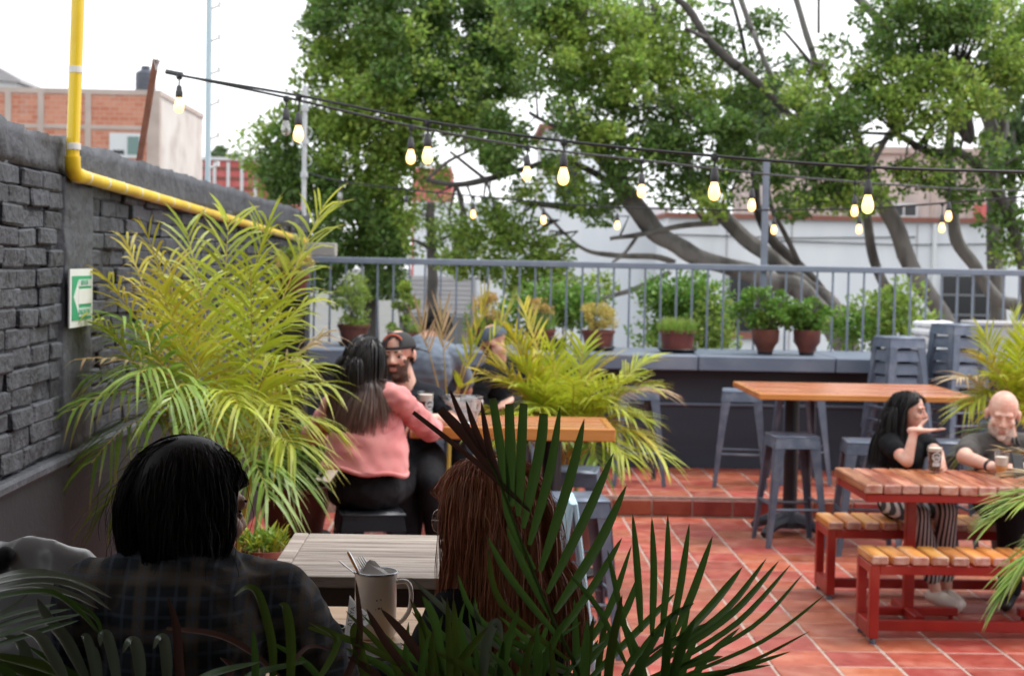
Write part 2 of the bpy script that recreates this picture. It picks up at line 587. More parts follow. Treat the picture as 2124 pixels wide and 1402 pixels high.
# building below the terrace
tag(MB().box((3.0, 9.0, -2.15), (9.3, 11.5, 2.9)).build('lower_storey', M['concrete']), kind='structure')

# --- railing
rl = thing('railing', 'blue grey metal railing with thin vertical bars above the counter', 'railing', (0, 14.5, 1.153))
MB().box((1.85, 0, .745), (6.7, .05, .055), bev=.006).build('handrail', M['rail'], rl)
bar = MB().box((0, 0, .36), (.018, .018, .715), bev=.003).mesh('baluster', M['rail'])
k = 0
x = -1.44
while x < 5.2:
    link('baluster', bar, rl, (x, 0, 0), (0, 0, random.gauss(0, .02)))
    x += .142
MB().box((-1.5, .0, .36), (.05, .05, .72)).build('post', M['rail'], rl)
px_post = at(1583, 600, 14.55)
MB().box((px_post.x, .055, .86), (.055, .055, 1.72), bev=.004).build('tall_post', M['rail'], rl)

# --- yellow drain pipe on the wall
yp = thing('drain_pipe', 'bright yellow drain pipe bent along the black brick wall', 'pipe', (0, 0, 0))
PY = 6.28
pe = at(159, 362, PY)
pxx = WALLX + .058
top = at(173, 0, PY)
pv = [Vector((pxx, PY, pe.z + .055)), Vector((pxx + .03, PY, top.z + .5))]
MB().tube(pv, .0255, 16).build('riser', M['yellow'], yp, smooth=True)
pend = Vector((pxx - .02, 15.0, 2.07))
el = [Vector((pxx, PY, pe.z + .07)), Vector((pxx, PY + .003, pe.z + .03)), Vector((pxx, PY + .02, pe.z + .008)), Vector((pxx, PY + .06, pe.z)), Vector((pxx, PY + .12, pe.z - .001))]
MB().tube(el, .0305, 16).build('elbow', M['yellow'], yp, smooth=True)
p0 = Vector((pxx, PY + .1, pe.z))
MB().tube([p0, pend], .0265, 16).build('run', M['yellow'], yp, smooth=True)
MB().tube([pend - Vector((0, .35, 0)), pend + Vector((0, .05, 0))], .032, 14).build('end_socket', M['yellow'], yp, smooth=True)
for t in (.012, .05, .088, .128, .172, .22, .27, .33, .40, .47, .55, .64):
    q = p0.lerp(pend, t)
    MB().tube([q, q + (pend - p0).normalized() * .018], .0278, 16).build('white_ring', M['white_band'], yp, smooth=True)
for zz in (pe.z + .095, at(165, 152, PY).z):
    MB().tube([Vector((pxx + .002 + (zz - pe.z) * .02, PY, zz)), Vector((pxx + .002 + (zz - pe.z) * .02, PY, zz + .025))], .0272, 16).build('white_ring', M['white_band'], yp, smooth=True)

# --- evacuation sign on the column
sg = thing('evacuation_sign', 'green and white evacuation route sign with arrow on the black wall', 'sign', (0, 0, 0))
M['sign_white'] = mat('sign_white', (.74, .76, .74), (.66, .69, .67), rough=.4, scale=5)
M['sign_green'] = mat('sign_green', (.02, .33, .16), rough=.4)
M['sign_pale'] = mat('sign_pale', (.50, .58, .56), rough=.5)
a_, b_ = at(127, 560, 6.26), at(176, 557, 6.66)
ox = WALLX + .05


def sbox(mb, y0, y1, z0, z1, x, th=.002):
    mb.box((x, (y0 + y1) / 2, (z0 + z1) / 2), (th, y1 - y0, z1 - z0))


SY0, SY1, SZ0, SZ1 = 6.27, 6.64, 1.615, 1.845
mb = MB(); sbox(mb, SY0, SY1, SZ0, SZ1, ox, .006); mb.build('panel', M['sign_white'], sg)
mb = MB(); sbox(mb, SY0 + .03, SY1 - .03, SZ0 + .028, SZ1 - .028, ox + .0045); mb.build('green_field', M['sign_green'], sg)
mb = MB()                                          # white arrow pointing to the near end
xa = ox + .0065
for (y0, y1, z0, z1) in ((SY0 + .12, SY1 - .03, 1.705, 1.765),):
    sbox(mb, y0, y1, z0, z1, xa)
mb.add([(xa, SY0 + .048, 1.733), (xa, SY0 + .125, 1.80), (xa, SY0 + .125, 1.668),
        (xa - .002, SY0 + .048, 1.733), (xa - .002, SY0 + .125, 1.80), (xa - .002, SY0 + .125, 1.668)],
       [(0, 2, 1), (3, 4, 5), (0, 1, 4, 3), (1, 2, 5, 4), (2, 0, 3, 5)])
mb.build('arrow', M['sign_white'], sg)
mb = MB(); sbox(mb, SY0 + .125, SY1 - .035, 1.775, 1.803, xa); mb.build('text_strip', M['sign_pale'], sg)
mb = MB(); sbox(mb, SY0 + .125, SY1 - .035, 1.655, 1.69, xa); mb.build('text_strip', M['sign_pale'], sg)


def text(name, body, size, mtx, m, parent=None, extr=.0006):
    cu = bpy.data.curves.new(name, 'FONT')
    cu.body = body; cu.size = size; cu.extrude = extr
    cu.align_x = 'CENTER'; cu.align_y = 'CENTER'
    to = bpy.data.objects.new(name, cu); col.objects.link(to)
    dg = bpy.context.evaluated_depsgraph_get(); dg.update()
    me = bpy.data.meshes.new_from_object(to.evaluated_get(dg))
    bpy.data.objects.remove(to)
    me.materials.clear(); me.materials.append(m)
    me.transform(mtx)
    return link(name, me, parent)


def text_frame(o, xdir, up):
    x = Vector(xdir).normalized(); u = Vector(up).normalized(); n = x.cross(u)
    return Matrix(((x.x, u.x, n.x, o[0]), (x.y, u.y, n.y, o[1]), (x.z, u.z, n.z, o[2]), (0, 0, 0, 1)))


text('lettering', 'RUTA DE', .028, text_frame((xa + .0016, (SY0 + SY1) / 2 + .03, 1.789), (0, 1, 0), (0, 0, 1)), M['sign_green'], sg)
text('lettering', 'EVACUACION', .028, text_frame((xa + .0016, (SY0 + SY1) / 2 + .03, 1.6725), (0, 1, 0), (0, 0, 1)), M['sign_green'], sg)

# --- posts standing on the wall top
M['rust'] = mat('rust', (.14, .05, .03), (.22, .09, .055), rough=.8, scale=20, bump=.3)
M['pale_pole'] = mat('pale_pole', (.42, .55, .62), (.50, .61, .66), rough=.5, scale=8)
M['white_pole'] = mat('white_pole', (.55, .57, .58), (.42, .44, .46), rough=.5, scale=10)
M['porcelain'] = mat('porcelain', (.7, .7, .7), rough=.3)
pb, pt = at(294, 330, 7.85), at(324, 146, 7.85)
pa = thing('angle_iron', 'leaning rusty angle iron post on top of the black wall', 'post', pb)
dv = pt - pb
_, s_, u_ = frame(dv, Vector((0, 1, 0)))
mb = MB()
rot = Matrix((s_, u_, dv.normalized())).transposed()
mb.box(dv / 2 + s_ * .012, (.026, .004, dv.length + .1), rot)
mb.box(dv / 2 + u_ * .011, (.004, .024, dv.length + .1), rot)
mb.build('angle_bar', M['rust'], pa)
mb = MB()
for q in ((.01, .09), (-.012, .06), (.02, .05)):
    mb.tube([dv, dv + Vector((q[0], 0, q[1]))], .003, 5)
mb.build('rebar_tip', M['white_pole'], pa)
pb, pt = at(431, 384, 9.75), at(434, 0, 9.75)
pa = thing('fence_pole', 'tall pale blue electric fence pole rising from the black wall', 'pole', pb)
mb = MB(); mb.tube([Vector((0, 0, -.06)), (pt - pb) + Vector((0, 0, .6))], .0175, 12); mb.build('pole', M['pale_pole'], pa, smooth=True)
for yy in (345, 285, 215, 150, 82, 15):
    z = at(432, yy, 9.75).z - pb.z
    MB().tube([(.012, 0, z - .01), (.05, 0, z + .006), (.062, 0, z + .016)], .007, 6).tube([(.06, 0, z), (.06, 0, z + .03)], .011, 8) \
        .build('insulator', M['porcelain'], pa, smooth=True)
pb, pt = at(621, 425, 14.75), at(627, 178, 14.75)
pb.x = pt.x = WALLX + .05
pa = thing('fence_pole', 'short white pole with clips at the far end of the wall', 'pole', pb)
mb = MB(); mb.tube([Vector((0, 0, -.1)), (pt - pb)], .022, 10); mb.build('pole', M['white_pole'], pa, smooth=True)
for z in (.25, .55, .85):
    MB().tube([(0, 0, z), (0, 0, z + .05)], .034, 10).build('clip', M['white_pole'], pa, smooth=True)
for z in (.4, .66):
    pts = [(.015 + .05 * math.sin(a), 0, z + .05 * math.cos(a)) for a in np.linspace(.3, PI - .3, 8)]
    MB().tube(pts, .005, 5).build('wire_loop', M['white_pole'], pa, smooth=True)

# ================================================================== BUILDINGS BEYOND THE TERRACE
GZ = -3.6
M['raw_brick'] = None


def brick_wall_mat(name, b1, b2, mortar, scale, bw_=.5, rh=.25, stain=(.5, .45, .4)):
    m = mat(name, b1, b2, rough=.85, scale=2)
    N, L = m.node_tree.nodes, m.node_tree.links
    p = N['Principled BSDF']
    tc = N.new('ShaderNodeTexCoord')
    sx = N.new('ShaderNodeSeparateXYZ'); cx = N.new('ShaderNodeCombineXYZ')
    L.new(tc.outputs['Object'], sx.inputs[0])
    L.new(sx.outputs[0], cx.inputs[0]); L.new(sx.outputs[2], cx.inputs[1])
    bt = N.new('ShaderNodeTexBrick')
    bt.inputs['Color1'].default_value = (*b1, 1); bt.inputs['Color2'].default_value = (*b2, 1)
    bt.inputs['Mortar'].default_value = (*mortar, 1)
    bt.inputs['Scale'].default_value = scale
    bt.inputs['Mortar Size'].default_value = .016
    bt.inputs['Brick Width'].default_value = bw_; bt.inputs['Row Height'].default_value = rh
    L.new(cx.outputs[0], bt.inputs['Vector'])
    nz = N.new('ShaderNodeTexNoise'); nz.inputs['Scale'].default_value = .9; nz.inputs['Detail'].default_value = 6
    L.new(tc.outputs['Object'], nz.inputs['Vector'])
    mr = N.new('ShaderNodeMapRange'); mr.inputs[1].default_value = .56; mr.inputs[2].default_value = .80
    L.new(nz.outputs[0], mr.inputs[0])
    mx = N.new('ShaderNodeMix'); mx.data_type = 'RGBA'
    L.new(mr.outputs[0], mx.inputs[0]); L.new(bt.outputs[0], mx.inputs[6]); mx.inputs[7].default_value = (*stain, 1)
    L.new(mx.outputs[2], p.inputs['Base Color'])
    return m


M['raw_brick'] = brick_wall_mat('raw_brick', (.48, .17, .10), (.58, .26, .17), (.50, .36, .29), 2.2)
M['plaster'] = mat('plaster', (.56, .51, .47), (.64, .60, .56), rough=.9, scale=1.2, c3=(.44, .38, .35), s3=.9)
M['conc_band'] = mat('conc_band', (.42, .34, .30), (.52, .44, .39), rough=.9, scale=2)
M['white_paint'] = mat('white_paint', (.64, .67, .71), (.73, .75, .775), rough=.8, scale=.9, c3=(.52, .54, .57), s3=.45, stretch=(1.6, 1, .5))
M['pink_plaster'] = mat('pink_plaster', (.50, .40, .36), (.60, .52, .48), rough=.9, scale=1.0, c3=(.33, .30, .29), s3=1.1, stretch=(1.5, 1, .5))
M['window_dark'] = mat('window_dark', (.012, .013, .016), rough=.12)
M['window_green'] = mat('window_green', (.13, .22, .20), rough=.12)
M['frame_white'] = mat('frame_white', (.62, .64, .65), rough=.5)
M['frame_grey'] = mat('frame_grey', (.16, .17, .18), rough=.5)
M['tank'] = mat('tank', (.05, .06, .085), (.07, .08, .10), rough=.5, scale=4)
M['red_paint'] = mat('red_paint', (.50, .10, .10), (.58, .17, .16), rough=.7, scale=2)
M['bark_dark0'] = mat('bark_dark0', (.03, .03, .03), rough=.8)
M['roof_tile'] = mat('roof_tile', (.20, .075, .055), (.27, .11, .08), rough=.85, scale=3)
M['grey_slat'] = mat('grey_slat', (.36, .35, .36), (.42, .41, .42), rough=.6, scale=2, rnd=.05)


def facade_box(mb, x0, x1, y0, y1, z0, z1):
    return mb.box(((x0 + x1) / 2, (y0 + y1) / 2, (z0 + z1) / 2), (x1 - x0, y1 - y0, z1 - z0))


# --- raw brick building on the far left
p_tl, p_tr = at(-60, 190, 38), at(331, 190, 38)
bx1, bzt = p_tr.x, p_tr.z
bb = thing('brick_building', 'unfinished red brick building with grey plaster side and water tank', 'building', (bx1 - 4, 38, GZ))
facade_box(MB(), -8, 4, 0.2, 6.0, 0, bzt - GZ).build('plaster_wall', M['plaster'], bb)
facade_box(MB(), -8.02, 3.80, .0, .2, 0, bzt - GZ - .1).build('brick_wall', M['raw_brick'], bb)
facade_box(MB(), -8.04, 4.03, -.02, 6.02, bzt - GZ - .1, bzt - GZ + .02).build('coping', M['conc_band'], bb)
facade_box(MB(), 3.72, 4.015, -.03, .2, 0, bzt - GZ - .1).build('corner_column', M['conc_band'], bb)
for u in (17, 85, 183):
    q = at(u, 250, 38).x - (bx1 - 4)
    facade_box(MB(), q - .07, q + .07, -.03, .1, 0, bzt - GZ - .1).build('column', M['conc_band'], bb)
q = at(100, 262, 38).z - GZ
facade_box(MB(), -8.02, 3.72, -.025, .1, q - .05, q + .05).build('floor_band', M['conc_band'], bb)


def window(parent, x0, x1, z0, z1, y, frame_w=.08, panes=2, pm=None, fm=None, cross=0, dark_first=False):
    w = facade_box(MB(), x0, x1, y - .02, y + .04, z0, z1).build('window', fm or M['frame_white'], parent)
    n = panes
    for k in range(n):
        a = x0 + frame_w + (x1 - x0 - frame_w) * k / n
        b = x0 + (x1 - x0 - frame_w) * (k + 1) / n
        pmm = M['window_dark'] if (dark_first and k == 0) else (pm or M['window_dark'])
        facade_box(MB(), a, b, y - .035, y - .021, z0 + frame_w, z1 - frame_w * (5 if dark_first and k == 0 else 1)).build('pane', pmm, w)
    for k in range(cross):
        zz = z0 + (z1 - z0) * (k + 1) / (cross + 1)
        facade_box(MB(), x0 + .02, x1 - .02, y - .05, y - .036, zz - .018, zz + .018).build('glazing_bar', fm or M['frame_white'], w)
    return w


a, b = at(228, 276, 38), at(296, 318, 38)
window(bb, a.x - bx1 + 4, b.x - bx1 + 4, b.z - GZ - .12, a.z - GZ, -.02, pm=M['window_green'], dark_first=True)
tkp = at(302, 189, 40)
tk = thing('water_tank', 'dark round water tank on the brick building roof', 'tank', (tkp.x, 40, bzt + .02))
hh = at(302, 140, 40).z - bzt
MB().lathe([(.23, 0), (.245, .06), (.245, hh * .72), (.235, hh * .8), (.11, hh * .9)], seg=20).build('tank_body', M['tank'], tk, smooth=True)
MB().lathe([(.11, hh * .88), (.11, hh), (0.02, hh * 1.02)], seg=16).build('lid', M['tank'], tk, smooth=True)
for k in range(3):
    MB().lathe([(.246, hh * (.2 + .2 * k)), (.254, hh * (.22 + .2 * k)), (.246, hh * (.24 + .2 * k))], seg=20).build('rib', M['tank'], tk, smooth=True)
p = at(10, 186, 60)
hs = thing('rooftop_shed', 'far grey shed roof peeking above the brick building', 'shed', (p.x, 60, p.z - 6))
facade_box(MB(), -1.5, .42, 0, 3, 0, 6.4).build('wall', M['frame_white'], hs)
MB().add([(-1.6, -.2, 6.9), (-.4, -.2, 6.9), (.62, -.2, 6.35), (-1.6, 3.2, 6.9), (-.4, 3.2, 6.9), (.62, 3.2, 6.35),
          (-1.6, -.2, 6.4), (.62, -.2, 6.25), (-1.6, 3.2, 6.4), (.62, 3.2, 6.25)],
         [(0, 1, 4, 3), (1, 2, 5, 4), (0, 6, 7, 2, 1), (3, 4, 5, 9, 8), (2, 7, 9, 5), (6, 8, 9, 7), (0, 3, 8, 6)]).build('roof', M['grey_slat'], hs)

# --- red building with white pillars behind the pale pole
a, b = at(404, 332, 50), at(512, 400, 50)
rb = thing('red_building', 'low red painted building with white pillars beyond the wall', 'building', (a.x, 50, GZ))
facade_box(MB(), 0, b.x - a.x + 1.2, 0, 6, 0, a.z - GZ).build('wall', M['red_paint'], rb)
for k in range(5):
    facade_box(MB(), .15 + k * .42, .25 + k * .42, -.06, .02, 0, a.z - GZ - .05).build('pillar', M['frame_white'], rb)
for k in range(6):
    facade_box(MB(), 0, b.x - a.x + 1.2, -.025, .0, a.z - GZ - .3 - k * .3, a.z - GZ - .2 - k * .3).build('slat', M['roof_tile'], rb)
facade_box(MB(), -.05, b.x - a.x + 1.25, -.1, 6.1, a.z - GZ, a.z - GZ + .1).build('roof_edge', M['frame_white'], rb)

# --- white house across the street (right), with an older storey set back above it
a, b = at(1385, 470, 32), at(2300, 470, 32)
zt = at(1750, 458, 32).z
wb = thing('white_house', 'long white rendered house with dark barred windows behind the trees', 'building', (a.x, 32, GZ))
facade_box(MB(), 0, b.x - a.x, 0, 4, 0, zt - GZ).build('wall', M['white_paint'], wb)
facade_box(MB(), -.06, b.x - a.x, -.12, 4.1, zt - GZ, zt - GZ + .09).build('eave', M['roof_tile'], wb)
for (u0, u1, v0, v1, npn, cr) in ((1512, 1602, 565, 690, 2, 1), (1952, 2052, 570, 695, 3, 2)):
    q0, q1 = at(u0, v0, 32), at(u1, v1, 32)
    w = window(wb, q0.x - a.x, q1.x - a.x, q1.z - GZ, q0.z - GZ, -.02, .03, npn, cross=cr, fm=M['frame_grey'])
    facade_box(MB(), q0.x - a.x - .1, q1.x - a.x + .1, -.10, .0, q1.z - GZ - .12, q1.z - GZ - .005).build('sill', M['roof_tile'], w)
q = at(1935, 560, 32).x - a.x
MB().tube([(q, -.05, .3), (q, -.05, zt - GZ - .02)], .05, 8).build('downpipe', M['frame_white'], wb, smooth=True)
for (u0, u1, v0) in ((1385, 1900, 486), (1620, 2120, 500)):
    q0, q1 = at(u0, v0, 31.9), at(u1, v0 + 6, 31.9)
    MB().tube([(q0.x - a.x, -.04, q0.z - GZ), ((q0.x + q1.x) / 2 - a.x, -.05, (q0.z + q1.z) / 2 - GZ - .05), (q1.x - a.x, -.04, q1.z - GZ)], .012, 5).build('cable', M['bark_dark0'], wb)
for u in (1506, 1640, 1900):
    q = at(u, 560, 32).x - a.x
    facade_box(MB(), q - .012, q + .012, -.02, .01, 0.5, zt - GZ - .05).build('joint', M['grey_slat'], wb)
a2, b2 = at(1592, 400, 37), at(2062, 400, 37)
zt2 = at(1800, 318, 37).z
ub = thing('old_house', 'weathered pinkish plaster storey above the white house', 'building', (a2.x, 37, GZ))
facade_box(MB(), 0, b2.x - a2.x, 0, 5, 0, zt2 - GZ).build('wall', M['pink_plaster'], ub)
facade_box(MB(), -.1, b2.x - a2.x + .1, -.1, 5.1, zt2 - GZ, zt2 - GZ + .15).build('coping', M['conc_band'], ub)
q0, q1 = at(1845, 422, 37), at(1902, 452, 37)
window(ub, q0.x - a2.x, q1.x - a2.x, q1.z - GZ, q0.z - GZ, -.02, .05, 2)
for u in (1612, 1700, 1935, 2010):
    q = at(u, 400, 37).x - a2.x
    facade_box(MB(), q - .05, q + .05, -.05, .01, 2, zt2 - GZ - .02).build('pilaster', M['conc_band'], ub)
q0, q1 = at(2022, 424, 36.5), at(2050, 462, 36.5)
tag(facade_box(MB(), q0.x, q1.x, 36.3, 36.6, q1.z, q0.z).box(((q0.x + q1.x) / 2, 36.45, (GZ + q1.z) / 2), (.08, .08, q1.z - GZ)).build('red_board', M['red_paint']), 'small red board beside the weathered storey', 'board')

# --- white house in the middle with a tall gable
a, b = at(1132, 268, 36), at(1262, 268, 36)
mh = thing('white_gable_house', 'tall white house with red roof edge glimpsed between branches', 'building', (a.x, 36, GZ))
facade_box(MB(), 0, b.x - a.x, 0, 5, 0, a.z - GZ).build('wall', M['white_paint'], mh)
facade_box(MB(), -.15, b.x - a.x + .1, -.2, 5.1, a.z - GZ, a.z - GZ + .1).build('roof_edge', M['roof_tile'], mh)
facade_box(MB(), .25, .75, -.03, 0, a.z - GZ - 1.5, a.z - GZ - .6).build('window', M['window_dark'], mh)
a, b = at(860, 418, 34), at(1390, 418, 34)
gh = thing('pale_house', 'low pale house with grey slatted gate behind the trunk', 'building', (a.x, 34, GZ))
facade_box(MB(), 0, b.x - a.x, 0, 2, 0, a.z - GZ).build('wall', M['white_paint'], gh)
q0, q1 = at(852, 572, 34), at(985, 652, 34)
gt = facade_box(MB(), q0.x - a.x, q1.x - a.x, -.06, -.03, q1.z - GZ, q0.z - GZ).build('gate', M['grey_slat'], gh)
for k in range(8):
    z0 = q1.z - GZ + (q0.z - q1.z) * k / 8
    facade_box(MB(), q0.x - a.x + .02, q1.x - a.x - .02, -.085, -.062, z0 + .012, z0 + (q0.z - q1.z) / 8 - .012).build('slat', M['grey_slat'], gt)
facade_box(MB(), q0.x - a.x - .2, q1.x - a.x + .3, -.5, -.0, q1.z - GZ - 1.0, q1.z - GZ - .05).build('hedge_base', M['ground'], gh)
a, b = at(856, 348, 44), at(938, 348, 44)
tag(facade_box(MB(), a.x, b.x, 44, 48, GZ, a.z).build('pink_house', M['red_paint']), 'far coral red house wall seen through the leaves', 'building')

# ================================================================== TREES
M['bark'] = mat('bark', (.115, .108, .102), (.21, .20, .19), rough=.9, scale=7, stretch=(1, 1, .4), bump=.9, bscale=16, c3=(.06, .055, .052), s3=4, contrast=.8)
M['bark_dark'] = mat('bark_dark', (.045, .040, .037), (.10, .09, .083), rough=.9, scale=5, bump=.5, bscale=14)
M['leaf'] = mat('leaf', (.15, .255, .045), (.34, .46, .085), rough=.4, scale=.9, isl=.45, trans=.5, contrast=.8)
M['leaf_dark'] = mat('leaf_dark', (.065, .13, .03), (.16, .27, .05), rough=.4, scale=1.1, isl=.45, trans=.45, contrast=.7)
M['leaf_far'] = mat('leaf_far', (.09, .15, .06), (.13, .20, .08), rough=.6, scale=1, isl=.3, trans=.25)
nrng = np.random.default_rng(11)


def leaf_quads(centres, outward, L_, W_, up=.35, jit=.75):
    """folded rhombic leaves: n x 4 verts"""
    n = len(centres)
    d = outward + nrng.normal(0, jit, (n, 3)) + np.array([0, 0, up])
    d /= np.linalg.norm(d, axis=1, keepdims=True) + 1e-9
    r = nrng.normal(0, 1, (n, 3))
    nor = np.cross(d, r); nor /= np.linalg.norm(nor, axis=1, keepdims=True) + 1e-9
    nor[nor[:, 2] < 0] *= -1
    nor = nor + outward * .5; nor -= d * np.sum(nor * d, axis=1, keepdims=True)
    nor /= np.linalg.norm(nor, axis=1, keepdims=True) + 1e-9
    s = np.cross(d, nor)
    ln = (L_ * nrng.uniform(.65, 1.25, n))[:, None]; w = (W_ * nrng.uniform(.7, 1.2, n))[:, None]
    b = centres - d * ln * .5
    t = centres + d * ln * .5 - nor * ln * .12
    l = centres + s * w * .5 + nor * w * .14
    rr = centres - s * w * .5 + nor * w * .14
    v = np.stack([b, l, t, rr], axis=1).reshape(-1, 3)
    f = np.arange(n * 4).reshape(n, 4)
    f = np.concatenate([f[:, [0, 1, 2]], f[:, [0, 2, 3]]])
    return v, f


def clump_points(c, rad, n_sub, n_leaf, r_sub, squash=.75):
    """leaves gathered in sub-clumps spread through an uneven ellipsoid"""
    c = np.array(c); rad = np.array(rad)
    u = nrng.normal(0, 1, (n_sub, 3)); u /= np.linalg.norm(u, axis=1, keepdims=True)
    rr = nrng.uniform(.25, 1.0, n_sub) ** .5
    sc_ = c + u * rr[:, None] * rad
    pts, out = [], []
    for k in range(n_sub):
        m = int(n_leaf * nrng.uniform(.6, 1.4))
        v = nrng.normal(0, 1, (m, 3)); v /= np.linalg.norm(v, axis=1, keepdims=True)
        q = nrng.uniform(.15, 1, m) ** .5
        rs = r_sub * nrng.uniform(.7, 1.35)
        pts.append(sc_[k] + v * q[:, None] * rs * np.array([1, 1, squash]))
        out.append(v * .8 + (sc_[k] - c) / (np.linalg.norm(sc_[k] - c) + 1e-6) * .4)
    return np.concatenate(pts), np.concatenate(out), sc_


def crown_part(parent, blobs, L_=.078, W_=.043, dens=1.0, mats=('leaf', 'leaf_dark'), origin=(0, 0, 0), name='crown'):
    """blobs: (px, py, r_px_x, r_px_y, depth, weight)"""
    P, O, centres = [], [], []
    for (px, py, rx, ry, Y, w) in blobs:
        c = at(px, py, Y)
        k = Y / F
        rx_, rz_ = rx * k, ry * k
        ry_ = min(rx_, rz_) * 1.0
        nsub = max(3, int(w * dens * (rx_ * rz_) * 60))
        p, o, s = clump_points(c, (rx_, ry_, rz_), nsub, 135, .25)
        P.append(p); O.append(o); centres.append(s)
    P = np.concatenate(P); O = np.concatenate(O)
    v, f = leaf_quads(P, O, L_, W_)
    v = v - np.array(origin)
    n = len(P)
    z = np.array([noise.noise(Vector(p) * .8) for p in P[::1]])
    idx = (z < -.02).astype(np.int32)
    me = np_mesh(name, v, f, [M[mats[0]], M[mats[1]]], np.concatenate([idx, idx]))
    link(name, me, parent)
    return np.concatenate(centres)


def limb(mb, pts, Y, mi=0, origin=Vector((0, 0, 0)), wob=.35):
    """pts: (px, py, width_px[, dY]); a bent tapered limb"""
    P, Rr = [], []
    for q in pts:
        y = Y + (q[3] if len(q) > 3 else 0)
        P.append(at(q[0], q[1], y)); Rr.append(q[2] * y / F / 2 * .88)
    # smooth the line with Catmull-Rom and a little unevenness
    out, rad = [], []
    n = len(P)
    for i in range(n - 1):
        a, b, c, d = P[max(i - 1, 0)], P[i], P[i + 1], P[min(i + 2, n - 1)]
        for s in range(5):
            t = s / 5
            p = .5 * ((2 * b) + (c - a) * t + (2 * a - 5 * b + 4 * c - d) * t * t + (3 * b - a - 3 * c + d) * t ** 3)
            r = Rr[i] * (1 - t) + Rr[i + 1] * t
            p += noise.noise_vector(p * 2.3) * r * wob
            out.append(p - origin); rad.append(r * (1 + .16 * noise.noise(p * 4)))
    out.append(P[-1] - origin); rad.append(Rr[-1])
    mb.tube(out, rad, 9, True, mi)


def twigs(mb, centres, anchors, origin, n, r=.012, mi=1):
    """thin branches from the nearest limb point to some of the leaf clumps"""
    A = np.array([tuple(a) for a in anchors])
    for k in nrng.choice(len(centres), min(n, len(centres)), replace=False):
        c = centres[k]
        d = np.linalg.norm(A - c, axis=1)
        j = int(np.argmin(d))
        if d[j] > 2.6 or d[j] < .15: continue
        a = Vector(A[j]); b = Vector(c)
        mid = a.lerp(b, .5) + Vector((nrng.normal(0, .12), nrng.normal(0, .12), .12))
        rr = r * (.7 + d[j] * .5)
        mb.tube([a - origin, mid - origin, b - origin], [rr * 1.4, rr, rr * .35], 5, False, mi)


def limb_points(lists):
    A = []
    for pts, Y in lists:
        for i in range(len(pts) - 1):
            for t in (0, .33, .66):
                q = [pts[i][k] * (1 - t) + pts[i + 1][k] * t for k in range(2)]
                A.append(at(q[0], q[1], Y))
    return A


def tree(name, label, base_px, Y, limbs, blobs, dens=1.0, ntw=60, **kw):
    b = at(base_px, 700, Y); b.z = GZ
    t = thing(name, label, 'tree', b, group='trees beyond the railing')
    mb = MB()
    for (pts, dy, mi) in limbs:
        limb(mb, pts, Y + dy, mi, b)
    cs = crown_part(t, blobs, dens=dens, origin=tuple(b), **kw)
    twigs(mb, cs, limb_points([(pts, Y + dy) for (pts, dy, mi) in limbs]), b, ntw)
    mb.build('trunk', [M['bark'], M['bark_dark']], t, smooth='all')
    return t


def base_pts(px, py, w, Y):
    """run a limb down to the ground"""
    d = (at(px, py, Y).z - GZ) * F / Y
    return [(px + 6, py + d + 40, w * 1.35), (px + 3, py + d * .5, w * 1.15), (px, py, w)]


# tree with the big dense crown left of the middle
YA = 20.5
tree('ficus_tree', 'dense green tree with full crown left of the middle', 760, YA,
     [(base_pts(770, 600, 34, YA) + [(755, 470, 26), (740, 330, 18), (735, 190, 12), (740, 60, 8)], .5, 1),
      ([(755, 470, 16), (690, 400, 12), (600, 330, 8), (560, 300, 5)], .5, 1),
      ([(740, 400, 16), (800, 280, 12), (850, 140, 9), (870, 40, 6)], .4, 1),
      ([(740, 330, 12), (680, 210, 9), (690, 90, 6)], .6, 1)],
     [(740, 60, 120, 110, YA, 1.25), (860, 70, 110, 120, YA - .6, 1.3), (960, 60, 110, 110, YA, 1.2), (690, 190, 95, 95, YA - .3, 1.2),
      (810, 210, 115, 90, YA - .9, 1.3), (930, 200, 110, 90, YA - .5, 1.2), (610, 300, 78, 75, YA, 1.2), (720, 320, 110, 85, YA - .6, 1.3),
      (830, 350, 80, 80, YA - .2, 1.1), (560, 350, 62, 55, YA + .2, 1.1), (640, 400, 95, 62, YA - .4, 1.2), (760, 440, 95, 75, YA - .7, 1.3),
      (700, 500, 80, 55, YA, 1.2), (800, 520, 70, 62, YA - .2, 1.2), (740, 580, 90, 55, YA + .2, 1.1), (690, 20, 70, 70, YA + .5, 1.0),
      (1040, 150, 80, 90, YA + .2, 1.0), (990, 270, 80, 55, YA, .8), (1050, 60, 80, 80, YA + .3, 1.0), (640, 560, 40, 60, YA + .4, .8)], dens=1.25, ntw=40, L_=.08, W_=.044)

